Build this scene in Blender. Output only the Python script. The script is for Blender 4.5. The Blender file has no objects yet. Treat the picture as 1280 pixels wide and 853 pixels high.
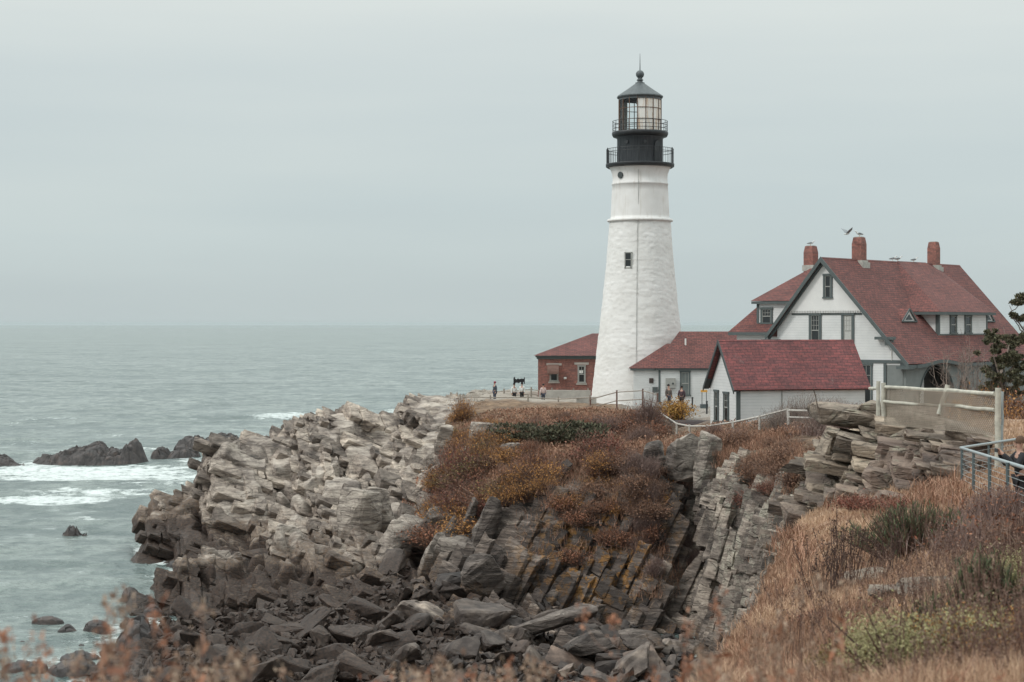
import bpy, bmesh, math, random
import numpy as np
from mathutils import Vector, Matrix
R = math.radians
random.seed(7); RNG = np.random.default_rng(11)
SC = bpy.context.scene; COL = SC.collection
F, CX, HY, EYE = 2100.0, 640.0, 406.0, 16.0      # lens in pixels, horizon row, eye height over the sea
def P(px, py, Y): return Vector(((px-CX)/F*Y, Y, EYE-(py-HY)/F*Y))
def zp(py, Y): return EYE-(py-HY)/F*Y

# ------------------------------------------------------------------ noise
def _h(*a, seed=0):
    x = np.full(np.broadcast(*a).shape, seed*2654435761+12345, dtype=np.uint64)
    for v in a:
        x = (x ^ (np.asarray(v).astype(np.int64).astype(np.uint64)*np.uint64(0x9E3779B97F4A7C15)))
        x = (x ^ (x >> np.uint64(30)))*np.uint64(0xBF58476D1CE4E5B9)
        x = (x ^ (x >> np.uint64(27)))*np.uint64(0x94D049BB133111EB)
        x = x ^ (x >> np.uint64(31))
    return (x >> np.uint64(11)).astype(np.float64)/float(1 << 53)
def vnoise(p, seed=0):
    f = np.floor(p); i = f.astype(np.int64); t = p-f; t = t*t*(3-2*t)
    r = 0
    for dx in (0, 1):
        for dy in (0, 1):
            for dz in (0, 1):
                w = (t[..., 0] if dx else 1-t[..., 0])*(t[..., 1] if dy else 1-t[..., 1])*(t[..., 2] if dz else 1-t[..., 2])
                r = r+w*_h(i[..., 0]+dx, i[..., 1]+dy, i[..., 2]+dz, seed=seed)
    return r*2-1
def fbm(p, o=4, seed=0):
    r = 0; a = 1; s = 0
    for k in range(o): r = r+a*vnoise(p*(2.03**k)+k*17.3, seed+k); s += a; a *= .5
    return r/s
def sstep(a, b, x): t = np.clip((x-a)/(b-a), 0, 1); return t*t*(3-2*t)
def blocks(p, fr, size, seed, warp=.25, tilt=1.0, crack=.12, cd=1.0):
    q = (p@np.array(fr).T)
    q = q+warp*np.stack([fbm(p*.35+9*k, 2, seed+40+k) for k in range(3)], -1)*np.mean(size)*1.6
    q = q/np.array(size)
    q2 = q[:, 2]+.28*np.sin(q[:, 2]*2.3+seed); k = np.floor(q2)
    q1 = q[:, 1]+_h(k, seed=seed+1)*7; q1 = q1+.22*np.sin(q1*2.9); j = np.floor(q1)
    q0 = q[:, 0]+_h(k, j, seed=seed+2)*9; q0 = q0+.25*np.sin(q0*2.1); i = np.floor(q0)
    fa, fb, fc = q0-i, q1-j, q2-k
    d = (_h(i, j, k, seed=seed+3)-.5)*2
    for f, s in ((fa, 4), (fb, 5), (fc, 6)): d = d+(f-.5)*(_h(i, j, k, seed=seed+s)-.5)*2.2*tilt
    e = np.minimum(np.minimum(np.minimum(fa, 1-fa)*size[0], np.minimum(fb, 1-fb)*size[1]), np.minimum(fc, 1-fc)*size[2])
    return d-cd*(1-sstep(0, crack, e))
def ledges(p, fr, size, seed, K=1.0, warp=.1, jit=.9, sharp=.16):
    """move points onto stepped bedding planes: flat treads along the beds, sheer risers, broken into blocks by joints"""
    fr = np.array(fr); q = p@fr.T; w = np.stack([fbm(p*.22+9*k, 2, seed+40+k) for k in range(3)], -1)*warp*6
    u = (q+w)/np.array(size)
    j = np.floor(u[:, 1]+.25*np.sin(u[:, 1]*2.7)); u0 = u[:, 0]+_h(j, seed=seed)*9; u0 = u0+.22*np.sin(u0*2.1); i = np.floor(u0)
    c = u[:, 2]+.2*np.sin(u[:, 2]*1.9+seed)+jit*_h(i, j, seed=seed+1); f = c-np.floor(c)
    g = sstep(.5-sharp, .5+sharp, f)+.25*(f-.5)*(1-4*np.abs(f-.5)*0)*0
    dc = (g-f)*size[2]*K
    fa = u0-i; dj = (sstep(.5-.2, .5+.2, fa)-fa)*size[0]*K*.3
    k = np.floor(c+.5); tl = ((fa-.5)*(_h(i, j, k, seed=seed+5)-.5)+(_h(i, j, k, seed=seed+6)-.5)*.6)*size[2]*.45*K
    return dc[:, None]*fr[2]+dj[:, None]*fr[0]+tl[:, None]*fr[2]
def pchip(x, y, xi):
    x = np.asarray(x, float); y = np.asarray(y, float); h = np.diff(x); s = np.diff(y, axis=0)/h[:, None]
    d = np.zeros_like(y); a, b = s[:-1], s[1:]
    w1 = (2*h[1:]+h[:-1])[:, None]; w2 = (h[1:]+2*h[:-1])[:, None]
    with np.errstate(divide='ignore', invalid='ignore'): m = (w1+w2)/(w1/a+w2/b)
    d[1:-1] = np.where(a*b > 0, m, 0); d[0] = s[0]; d[-1] = s[-1]
    k = np.clip(np.searchsorted(x, xi)-1, 0, len(x)-2); t = ((xi-x[k])/h[k])[:, None]; H = h[k][:, None]
    return (2*t**3-3*t**2+1)*y[k]+(t**3-2*t**2+t)*H*d[k]+(-2*t**3+3*t**2)*y[k+1]+(t**3-t**2)*H*d[k+1]

# ------------------------------------------------------------------ objects
def tag(o, label=None, cat=None, group=None, kind=None):
    if label: o['label'] = label
    if cat: o['category'] = cat
    if group: o['group'] = group
    if kind: o['kind'] = kind
    return o
def empty(name, loc=(0, 0, 0), rz=0):
    o = bpy.data.objects.new(name, None); COL.objects.link(o); o.location = loc; o.rotation_euler = (0, 0, rz)
    o.empty_display_size = .3; return o
def kids(o): return [c for c in bpy.data.objects if c.parent == o]
def copy_tree(o, parent=None):
    ch = kids(o)
    c = o.copy(); COL.objects.link(c)
    if parent is not None: c.parent = parent
    for k in ch: copy_tree(k, c)
    return c
def npmesh(name, V, Fc, m, parent=None, attrs=None, smooth=False):
    """numpy mesh: V (n,3), Fc (m,3|4)"""
    me = bpy.data.meshes.new(name); V = np.asarray(V, np.float32); Fc = np.asarray(Fc, np.int32)
    n, c = Fc.shape
    me.vertices.add(len(V)); me.vertices.foreach_set('co', V.ravel())
    me.loops.add(n*c); me.loops.foreach_set('vertex_index', Fc.ravel())
    me.polygons.add(n); me.polygons.foreach_set('loop_start', np.arange(0, n*c, c, dtype=np.int32))
    try: me.polygons.foreach_set('loop_total', np.full(n, c, np.int32))
    except Exception: pass
    me.polygons.foreach_set('use_smooth', np.full(n, smooth))
    for k, v in (attrs or {}).items():
        a = me.attributes.new(k, 'FLOAT', 'POINT'); a.data.foreach_set('value', np.asarray(v, np.float32))
    me.update(calc_edges=True); me.validate()
    me.materials.append(m)
    o = bpy.data.objects.new(name, me); COL.objects.link(o); o.parent = parent
    return o
class MB:
    def __init__(s): s.v = []; s.f = []; s.sm = []
    def poly(s, pts, sm=False):
        n = len(s.v); s.v += [Vector(p) for p in pts]; s.f.append(list(range(n, n+len(pts)))); s.sm.append(sm); return s
    def mesh(s, vs, fs, sm=False):
        n = len(s.v); s.v += [Vector(p) for p in vs]
        for f in fs: s.f.append([n+i for i in f]); s.sm.append(sm)
        return s
    def box(s, c, d, rz=0, M=None):
        x, y, z = [k/2 for k in d]; vs = [Vector((sx*x, sy*y, sz*z)) for sz in (-1, 1) for sy in (-1, 1) for sx in (-1, 1)]
        m = Matrix.Rotation(rz, 3, 'Z') if M is None else M
        return s.mesh([m@v+Vector(c) for v in vs], [(0, 2, 3, 1), (4, 5, 7, 6), (0, 1, 5, 4), (2, 6, 7, 3), (0, 4, 6, 2), (1, 3, 7, 5)])
    def bx(s, x0, x1, y0, y1, z0, z1): return s.box(((x0+x1)/2, (y0+y1)/2, (z0+z1)/2), (x1-x0, y1-y0, z1-z0))
    def beam(s, a, b, w, h, up=(0, 0, 1)):
        a, b = Vector(a), Vector(b); d = (b-a); L = d.length; d.normalize(); u = Vector(up)
        x = d.cross(u)
        if x.length < 1e-4: x = d.cross(Vector((1, 0, 0)))
        x.normalize(); z = x.cross(d)
        M = Matrix((x, d, z)).transposed()
        return s.box((a+b)/2, (w, L, h), M=M)
    def slab(s, pts, t):
        """plate from an outline; pts on the top side, thickness t downward along the normal"""
        p = [Vector(q) for q in pts]; n = (p[1]-p[0]).cross(p[2]-p[0]).normalized()
        if n.z < 0: p.reverse(); n = -n
        q = [v-n*t for v in p]; k = len(p)
        s.poly(p); s.poly(list(reversed(q)))
        for i in range(k): j = (i+1) % k; s.poly([p[j], p[i], q[i], q[j]])
        return s
    def prism(s, pts, off):
        p = [Vector(q) for q in pts]; o = Vector(off); q = [v+o for v in p]; k = len(p)
        n = Vector((0, 0, 0))
        for i in range(k): n += p[i].cross(p[(i+1) % k])
        if n.dot(o) > 0: p, q = q, p
        s.poly(p); s.poly(list(reversed(q)))
        for i in range(k): j = (i+1) % k; s.poly([p[j], p[i], q[i], q[j]])
        return s
    def tube(s, a, b, r0, r1=None, n=8, cap=True):
        a, b = Vector(a), Vector(b); r1 = r0 if r1 is None else r1
        d = (b-a).normalized(); x = d.orthogonal().normalized(); y = d.cross(x); vs = []
        for c, r in ((a, r0), (b, r1)):
            for k in range(n): t = 2*math.pi*k/n; vs.append(c+x*(r*math.cos(t))+y*(r*math.sin(t)))
        fs = [(k, (k+1) % n, n+(k+1) % n, n+k) for k in range(n)]; s.mesh(vs, fs, n > 5)
        if cap: s.mesh(vs[:n], [tuple(reversed(range(n)))]); s.mesh(vs[n:], [tuple(range(n))])
        return s
    def path(s, pts, r, n=6):
        for a, b in zip(pts[:-1], pts[1:]): s.tube(a, b, r, r, n)
        return s
    def lathe(s, prof, n=32, c=(0, 0, 0), sm=True, a0=0, a1=2*math.pi):
        full = abs(a1-a0-2*math.pi) < 1e-6; m = n if full else n+1; vs = []
        for r, z in prof:
            for k in range(m): t = a0+(a1-a0)*k/n; vs.append(Vector((c[0]+r*math.cos(t), c[1]+r*math.sin(t), c[2]+z)))
        fs = []
        for i in range(len(prof)-1):
            for k in range(n): k2 = (k+1) % m; fs.append((i*m+k, i*m+k2, (i+1)*m+k2, (i+1)*m+k))
        return s.mesh(vs, fs, sm)
    def build(s, name, m, parent=None, bevel=0):
        me = bpy.data.meshes.new(name); me.from_pydata([tuple(v) for v in s.v], [], s.f); me.materials.append(m)
        me.polygons.foreach_set('use_smooth', s.sm)
        uv = me.uv_layers.new(name='UVMap'); L = np.zeros((len(me.loops), 2), np.float32)
        for p in me.polygons:
            n = p.normal
            if abs(n.z) > .999 or n.length < .5: u, w = Vector((1, 0, 0)), Vector((0, 1, 0))
            else: u = Vector((-n.y, n.x, 0)).normalized(); w = n.cross(u)
            for li in p.loop_indices:
                co = me.vertices[me.loops[li].vertex_index].co; L[li] = (co.dot(u), co.dot(w))
        uv.data.foreach_set('uv', L.ravel()); me.update()
        o = bpy.data.objects.new(name, me); COL.objects.link(o); o.parent = parent
        if bevel:
            b = o.modifiers.new('b', 'BEVEL'); b.width = bevel; b.segments = 2; b.limit_method = 'ANGLE'
        return o

# ------------------------------------------------------------------ materials
def newmat(name):
    m = bpy.data.materials.new(name); m.use_nodes = True; nt = m.node_tree
    b = nt.nodes['Principled BSDF']; return m, nt, b
def N(nt, t, **k):
    n = nt.nodes.new(t)
    for a, v in k.items():
        if a.startswith('i_'):
            key = a[2:]; key = int(key) if key.isdigit() else key.replace('_', ' ')
            n.inputs[key].default_value = v
        else: setattr(n, a, v)
    return n
def ramp(nt, fac, stops, interp='LINEAR'):
    r = nt.nodes.new('ShaderNodeValToRGB'); e = r.color_ramp.elements; r.color_ramp.interpolation = interp
    while len(e) > 1: e.remove(e[-1])
    e[0].position = stops[0][0]; e[0].color = (*stops[0][1], 1)
    for p, c in stops[1:]: x = e.new(p); x.color = (*c, 1)
    if fac is not None: nt.links.new(fac, r.inputs[0])
    return r.outputs[0]
def noise(nt, vec, scale, detail=4, rough=.55):
    n = N(nt, 'ShaderNodeTexNoise'); n.inputs['Scale'].default_value = scale; n.inputs['Detail'].default_value = detail
    n.inputs['Roughness'].default_value = rough; nt.links.new(vec, n.inputs['Vector']); return n.outputs[0]
def math_(nt, op, a, b=None, clamp=False):
    n = N(nt, 'ShaderNodeMath', operation=op, use_clamp=clamp)
    for i, v in enumerate((a, b)):
        if v is None: continue
        if hasattr(v, 'links'): nt.links.new(v, n.inputs[i])
        else: n.inputs[i].default_value = v
    return n.outputs[0]
def mix(nt, f, a, b, mode='MIX'):
    n = N(nt, 'ShaderNodeMix', data_type='RGBA', blend_type=mode)
    for i, v in ((0, f), (6, a), (7, b)):
        if hasattr(v, 'links'): nt.links.new(v, n.inputs[i])
        elif i == 0: n.inputs[0].default_value = v
        else: n.inputs[i].default_value = (*v, 1)
    return n.outputs[2]
def maprange(nt, v, a, b, c=0, d=1, smooth=True):
    n = N(nt, 'ShaderNodeMapRange'); n.interpolation_type = 'SMOOTHSTEP' if smooth else 'LINEAR'
    nt.links.new(v, n.inputs[0])
    for i, x in enumerate((a, b, c, d)): n.inputs[1+i].default_value = x
    return n.outputs[0]
def bump(nt, b, h, s=.5, d=.02):
    n = N(nt, 'ShaderNodeBump'); n.inputs['Strength'].default_value = s; n.inputs['Distance'].default_value = d
    nt.links.new(h, n.inputs['Height']); nt.links.new(n.outputs[0], b.inputs['Normal'])
def pos(nt): return N(nt, 'ShaderNodeNewGeometry').outputs['Position']
def objc(nt): return N(nt, 'ShaderNodeTexCoord').outputs['Object']
def uvc(nt): return N(nt, 'ShaderNodeTexCoord').outputs['UV']
def plain(name, c, rough=.7, var=.15, scale=3, metal=0, bmp=0, bs=30):
    m, nt, b = newmat(name); v = objc(nt); n = noise(nt, v, scale, 5)
    d = tuple(x*(1-var) for x in c); u = tuple(min(1, x*(1+var)) for x in c)
    nt.links.new(ramp(nt, n, [(.3, d), (.7, u)]), b.inputs['Base Color']); b.inputs['Roughness'].default_value = rough
    b.inputs['Metallic'].default_value = metal
    if bmp: bump(nt, b, noise(nt, v, bs, 4), bmp, .03)
    return m
def leafmat(name, stops, rough=.8, sub=.0):
    """colour picked per leaf or blade by its 'v' value"""
    m, nt, b = newmat(name); a = N(nt, 'ShaderNodeAttribute', attribute_name='v')
    nt.links.new(ramp(nt, a.outputs['Fac'], stops), b.inputs['Base Color']); b.inputs['Roughness'].default_value = rough
    b.inputs['Specular IOR Level'].default_value = .2
    return m
M = {}
GG = (.075, .092, .092)       # grey-green trim
M['trim'] = plain('trim_paint', GG, .6, .12, 2)
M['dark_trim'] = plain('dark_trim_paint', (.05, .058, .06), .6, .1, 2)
M['black'] = plain('black_iron', (.022, .024, .027), .5, .25, 2)
M['roofmetal'] = plain('lantern_roof_metal', (.07, .08, .085), .5, .2, 3)
M['bronze'] = plain('weathered_bronze', (.14, .085, .06), .7, .3, 6)
M['stone'] = plain('pale_stone', (.42, .38, .34), .85, .12, 4, bmp=.4)
M['concrete'] = plain('concrete', (.36, .34, .31), .9, .15, 2, bmp=.3)
M['log'] = plain('weathered_log', (.42, .40, .34), .85, .22, 5, bmp=.6, bs=14)
M['wood'] = plain('weathered_rail', (.27, .235, .2), .85, .2, 5)
M['rail_white'] = plain('whitewashed_rail', (.42, .395, .36), .8, .15, 5)
M['rust'] = plain('rusty_post', (.13, .07, .055), .85, .2, 5)
M['galv'] = plain('galvanised_pipe', (.32, .36, .37), .45, .1, 5, metal=.35)
M['galv_dark'] = plain('grey_green_post', (.085, .11, .115), .5, .1, 5, metal=.2)
M['wire'] = plain('rusted_wire_mesh', (.3, .25, .2), .7, .2, 5)
M['greybox'] = plain('grey_enamel', (.3, .3, .28), .6, .08, 3)
M['bronze_sign'] = plain('dark_plaque', (.05, .035, .03), .5, .1, 5)
M['yellow'] = plain('yellow_panel', (.55, .28, .05), .6, .1, 3)
M['white_pipe'] = plain('white_pipe_paint', (.7, .69, .66), .6, .05, 3)
M['curtain'] = plain('pale_curtain', (.42, .42, .4), .9, .1, 12)
M['lead'] = plain('lead_flashing', (.36, .35, .32), .7, .25, 4)
M['porch'] = plain('porch_boards_and_shade', (.03, .028, .027), .8, .2, 2)  # near-black boards; on the door sheet this tone stands for shade
M['porch_wall'] = plain('porch_grey_paint', (.17, .185, .18), .7, .1, 2)  # even grey-green paint of the arcade walls
def glass():
    m, nt, b = newmat('window_glass'); b.inputs['Base Color'].default_value = (.02, .024, .026, 1); b.inputs['Roughness'].default_value = .12
    b.inputs['IOR'].default_value = 1.5; bump(nt, b, noise(nt, objc(nt), 1.2, 2), .15, .02); return m
M['glass'] = glass()
def clear():
    m, nt, b = newmat('lantern_glass'); b.inputs['Base Color'].default_value = (.93, .96, .95, 1); b.inputs['Roughness'].default_value = .03
    t = N(nt, 'ShaderNodeBsdfTransparent'); t.inputs[0].default_value = (.93, .96, .96, 1)
    mx = N(nt, 'ShaderNodeMixShader'); g = N(nt, 'ShaderNodeBsdfGlossy'); g.inputs['Roughness'].default_value = .05
    fr = N(nt, 'ShaderNodeFresnel'); fr.inputs[0].default_value = 1.45
    nt.links.new(fr.outputs[0], mx.inputs[0]); nt.links.new(t.outputs[0], mx.inputs[1]); nt.links.new(g.outputs[0], mx.inputs[2])
    nt.links.new(mx.outputs[0], nt.nodes['Material Output'].inputs[0]); return m
M['clear'] = clear()
def siding():
    m, nt, b = newmat('white_clapboard'); s = N(nt, 'ShaderNodeSeparateXYZ'); nt.links.new(pos(nt), s.inputs[0])
    f = math_(nt, 'FRACT', math_(nt, 'MULTIPLY', s.outputs[2], 1/.19)); ln = maprange(nt, f, .0, .14, 1, 0)
    n = noise(nt, pos(nt), .9, 5); c = ramp(nt, n, [(.3, (.6, .61, .605)), (.7, (.7, .705, .7))])
    c = mix(nt, math_(nt, 'MULTIPLY', ln, .6), c, (.28, .29, .29))
    nt.links.new(c, b.inputs['Base Color']); b.inputs['Roughness'].default_value = .6; bump(nt, b, f, .6, .03); return m
M['siding'] = siding()
M['white_smooth'] = plain('white_board_paint', (.67, .665, .65), .6, .05, 1.5)
def shingle(name, c1, c2, mortar, w=.34, h=.17, big=(.78, 1.16), weather=(.22, .17, .15)):
    m, nt, b = newmat(name); u = uvc(nt); t = N(nt, 'ShaderNodeTexBrick'); nt.links.new(u, t.inputs['Vector'])
    t.inputs['Color1'].default_value = (*c1, 1); t.inputs['Color2'].default_value = (*c2, 1); t.inputs['Mortar'].default_value = (*mortar, 1)
    t.inputs['Scale'].default_value = 1; t.inputs['Mortar Size'].default_value = .012 if h < .1 else .022; t.inputs['Mortar Smooth'].default_value = .3
    t.inputs['Brick Width'].default_value = w; t.inputs['Row Height'].default_value = h; t.inputs['Bias'].default_value = -.1
    n = noise(nt, objc(nt), .55, 5); n4 = noise(nt, u, 5, 4, .8); mp = N(nt, 'ShaderNodeMapping'); mp.inputs['Scale'].default_value = (1, 5.8, 1); nt.links.new(u, mp.inputs[0])
    n2 = noise(nt, mp.outputs[0], 1.1, 3, .7)
    g = ramp(nt, n, [(.3, (big[0],)*3), (.7, (big[1],)*3)]); c = mix(nt, 1, t.outputs[0], g, 'MULTIPLY')
    g2 = ramp(nt, n2, [(.34, (.66, .74, .82)), (.5, (1, 1, 1)), (.68, (1.3, 1.14, 1.1))]); c = mix(nt, .9, c, g2, 'MULTIPLY'); c = mix(nt, 1, c, ramp(nt, n4, [(.36, (.68, .7, .74)), (.5, (1, 1, 1)), (.66, (1.38, 1.3, 1.26))]), 'MULTIPLY')
    n3 = noise(nt, objc(nt), 1.6, 6, .7); c = mix(nt, maprange(nt, n3, .6, .78, 0, .45), c, weather)
    nt.links.new(c, b.inputs['Base Color']); b.inputs['Roughness'].default_value = .85; bump(nt, b, t.outputs['Fac'], .35, -.02); return m
M['roof'] = shingle('red_asphalt_shingle', (.165, .06, .05), (.118, .045, .04), (.062, .029, .029), .4, .21)
M['roof_bright'] = shingle('bright_red_shingle', (.185, .056, .054), (.11, .042, .043), (.08, .032, .033), .5, .22)
M['brick'] = shingle('red_brick', (.25, .093, .073), (.2, .075, .06), (.24, .15, .125), .22, .075, (.85, 1.1), (.24, .13, .105))
def rubble():
    m, nt, b = newmat('whitewashed_rubble'); mp = N(nt, 'ShaderNodeMapping'); mp.inputs['Scale'].default_value = (1, 1, 2.3); nt.links.new(objc(nt), mp.inputs[0])
    n = noise(nt, mp.outputs[0], 2.2, 6, .62); n0 = noise(nt, objc(nt), .35, 5)
    nt.links.new(mix(nt, maprange(nt, n, .32, .5, .35, 0), ramp(nt, n0, [(.3, (.64, .625, .6)), (.7, (.73, .715, .7))]), (.5, .48, .45)), b.inputs['Base Color'])
    b.inputs['Roughness'].default_value = .8; bump(nt, b, n, .32, .05); return m
M['rubble'] = rubble()
def plaster():
    m, nt, b = newmat('whitewashed_brick'); n = noise(nt, objc(nt), 1.1, 6); mp = N(nt, 'ShaderNodeMapping'); mp.inputs['Scale'].default_value = (3, 3, .35); nt.links.new(objc(nt), mp.inputs[0])
    st = noise(nt, mp.outputs[0], 1.4, 5)
    c = mix(nt, maprange(nt, st, .5, .75, 0, .4), ramp(nt, n, [(.3, (.65, .63, .61)), (.7, (.73, .715, .7))]), (.46, .4, .34))
    nt.links.new(c, b.inputs['Base Color']); b.inputs['Roughness'].default_value = .75; bump(nt, b, n, .3, .05); return m
M['plaster'] = plaster()
def drum():
    m, nt, b = newmat('black_painted_iron'); mp = N(nt, 'ShaderNodeMapping'); mp.inputs['Scale'].default_value = (4, 4, .5); nt.links.new(objc(nt), mp.inputs[0])
    st = noise(nt, mp.outputs[0], 1.6, 5); nt.links.new(ramp(nt, st, [(.35, (.03, .034, .04)), (.65, (.055, .06, .066)), (.8, (.1, .1, .1))]), b.inputs['Base Color'])
    b.inputs['Roughness'].default_value = .55; return m
M['drum'] = drum()
def panelwhite():
    m, nt, b = newmat('lantern_white_panel'); mp = N(nt, 'ShaderNodeMapping'); mp.inputs['Scale'].default_value = (3, 3, .4); nt.links.new(objc(nt), mp.inputs[0])
    st = noise(nt, mp.outputs[0], 1.7, 5); nt.links.new(ramp(nt, st, [(.5, (.74, .71, .67)), (.66, (.6, .45, .33))]), b.inputs['Base Color']); b.inputs['Roughness'].default_value = .7; return m
M['panelwhite'] = panelwhite()
def rockmat(name, kind='cliff'):
    m, nt, b = newmat(name); p = pos(nt); s = N(nt, 'ShaderNodeSeparateXYZ'); nt.links.new(p, s.inputs[0]); Z = s.outputs[2]
    # layered streaks follow the tilt of the bedding
    mp = N(nt, 'ShaderNodeMapping'); mp.inputs['Rotation'].default_value = (R(-12), R(24), R(10)); mp.inputs['Scale'].default_value = (.5, .5, 4.2); nt.links.new(p, mp.inputs[0])
    st = noise(nt, mp.outputs[0], 1.1, 8, .65); n1 = noise(nt, p, .22, 5); n2 = noise(nt, p, 1.7, 8, .65); n3 = noise(nt, p, 7, 6, .7)
    c = ramp(nt, st, [(.3, (.07, .06, .056)), (.42, (.22, .188, .165)), (.55, (.43, .378, .332)), (.72, (.6, .535, .475))])
    c = mix(nt, maprange(nt, n2, .4, .68, 0, .55), c, (.41, .36, .318)); c = mix(nt, maprange(nt, noise(nt, p, 4, 7, .75), .3, .46, .55, 0), c, (.1, .085, .078))
    # dark weathered rock of the cove wall, right of the pale headland
    X = s.outputs[0]; Y = s.outputs[1]
    if kind == 'cliff':
        k = math_(nt, 'ADD', X, math_(nt, 'MULTIPLY', math_(nt, 'SUBTRACT', n1, .5), 12))
        dk = maprange(nt, k, -9, -1, 0, .9)
        up = maprange(nt, k, 7.5, 10, 1, .35); dk = math_(nt, 'MULTIPLY', math_(nt, 'MULTIPLY', dk, up), maprange(nt, Y, 110, 103, 0, 1))
        darkc = ramp(nt, st, [(.3, (.02, .016, .015)), (.48, (.062, .047, .042)), (.6, (.13, .107, .097)), (.74, (.33, .28, .245))])
        c = mix(nt, dk, c, darkc)
        # pale lichen on the narrow wall
        li = math_(nt, 'MULTIPLY', maprange(nt, n2, .5, .58), math_(nt, 'MULTIPLY', maprange(nt, X, 9.5, 11), maprange(nt, Y, 66, 72)))
        c = mix(nt, math_(nt, 'MULTIPLY', li, .8), c, (.4, .385, .33))
        # orange-yellow lichen patches
        d = N(nt, 'ShaderNodeVectorMath', operation='DISTANCE'); d.inputs[1].default_value = (4.7, 91, 4.0); nt.links.new(p, d.inputs[0])
        yl = math_(nt, 'MULTIPLY', maprange(nt, d.outputs['Value'], 1.5, 6, 1, 0), maprange(nt, n2, .5, .56))
        c = mix(nt, math_(nt, 'MULTIPLY', yl, .85), c, (.3, .15, .035))
        # brown turf stains creeping over ledges
    bv = N(nt, 'ShaderNodeAttribute', attribute_name='bv').outputs['Fac']; c = mix(nt, 1, c, ramp(nt, bv, [(0, (1, 1, 1)), (.04, (.34, .32, .31)), (.3, (.66, .63, .62)), (.6, (.95, .92, .9)), (1, (1.28, 1.24, 1.19))]), 'MULTIPLY')
    if kind == 'outcrop':
        c = mix(nt, 1, c, (.8, .76, .7), 'MULTIPLY'); c = mix(nt, maprange(nt, n1, .45, .6, 0, .5), c, (.2, .13, .11))
        c = mix(nt, maprange(nt, n3, .6, .66, 0, .6), c, (.045, .045, .04))
        c = mix(nt, maprange(nt, n2, .56, .66, 0, .5), c, (.33, .34, .26))
    c = mix(nt, 1, c, ramp(nt, noise(nt, p, .3, 7, .7), [(.36, (.34, .31, .3)), (.46, (.72, .69, .67)), (.58, (1.02, 1.0, .97)), (.7, (1.12, 1.1, 1.06))]), 'MULTIPLY')
    # tide: orange-brown weed band then near-black wet rock
    zz = math_(nt, 'ADD', Z, math_(nt, 'MULTIPLY', math_(nt, 'SUBTRACT', n2, .5), 2.6))
    zz = math_(nt, 'ADD', zz, math_(nt, 'MULTIPLY', math_(nt, 'SUBTRACT', n1, .5), 4.5))
    zz = math_(nt, 'ADD', zz, maprange(nt, s.outputs[0], -22.5, -19, 0, .7)); zz = math_(nt, 'ADD', zz, maprange(nt, s.outputs[0], -5, 1, 0, 2.2))
    c = mix(nt, maprange(nt, zz, 3.9, 2.9, 0, .7), c, mix(nt, maprange(nt, n3, .4, .6), (.07, .05, .042), (.13, .075, .04)))
    weed = ramp(nt, n3, [(.35, (.018, .012, .01)), (.6, (.055, .032, .022)), (.75, (.12, .062, .032))])
    c = mix(nt, maprange(nt, zz, 2.9, 2.2, 0, .93), c, weed)
    c = mix(nt, maprange(nt, n3, .3, .42, .3, 0), c, (.07, .06, .055))
    nt.links.new(maprange(nt, zz, .2, 2.2, .5, .9), b.inputs['Roughness'])
    # fissures: joints and parting planes of the bedding
    w1 = N(nt, 'ShaderNodeVectorMath', operation='ADD'); nz_ = N(nt, 'ShaderNodeTexNoise'); nz_.inputs['Scale'].default_value = .8; nt.links.new(p, nz_.inputs['Vector']); sc_ = N(nt, 'ShaderNodeVectorMath', operation='SCALE'); sc_.inputs['Scale'].default_value = .5; nt.links.new(nz_.outputs['Color'], sc_.inputs[0]); nt.links.new(p, w1.inputs[0]); nt.links.new(sc_.outputs[0], w1.inputs[1])
    cr = None
    for sx_, sz_, wd in ((.42, 2.4, .045), (1.1, 6.0, .06)):
        mq = N(nt, 'ShaderNodeMapping'); mq.inputs['Rotation'].default_value = (R(-18), R(24), R(12)) if kind != 'outcrop' else (0, R(10), 0); mq.inputs['Scale'].default_value = (sx_, sx_*.9, sz_); nt.links.new(w1.outputs[0], mq.inputs[0])
        vo = N(nt, 'ShaderNodeTexVoronoi', feature='DISTANCE_TO_EDGE'); vo.inputs['Scale'].default_value = 1; nt.links.new(mq.outputs[0], vo.inputs['Vector']); e_ = maprange(nt, vo.outputs['Distance'], 0, wd, 1, 0)
        cr = e_ if cr is None else math_(nt, 'MAXIMUM', cr, math_(nt, 'MULTIPLY', e_, .45))
    cr = math_(nt, 'MULTIPLY', cr, maprange(nt, n2, .42, .62, .1, 1)); dc = mix(nt, math_(nt, 'MULTIPLY', cr, .5), c, (.03, .025, .022))
    nt.links.new(dc, b.inputs['Base Color'])
    h = math_(nt, 'SUBTRACT', math_(nt, 'ADD', math_(nt, 'MULTIPLY', st, 1.2), math_(nt, 'MULTIPLY', n3, .5)), math_(nt, 'MULTIPLY', cr, .8)); bump(nt, b, h, .85, .13)
    return m, nt, b, c
M['rock'] = rockmat('layered_cliff_rock')[0]
M['outcrop'] = rockmat('lichened_outcrop_rock', 'outcrop')[0]
def tidal():
    m, nt, b = newmat('dark_wet_rock'); p = pos(nt); n = noise(nt, p, 1.3, 8, .65)
    nt.links.new(ramp(nt, n, [(.3, (.022, .02, .02)), (.55, (.06, .05, .048)), (.75, (.12, .085, .07))]), b.inputs['Base Color']); b.inputs['Roughness'].default_value = .6
    bump(nt, b, n, .8, .15); return m
M['wetrock'] = tidal()
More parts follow.
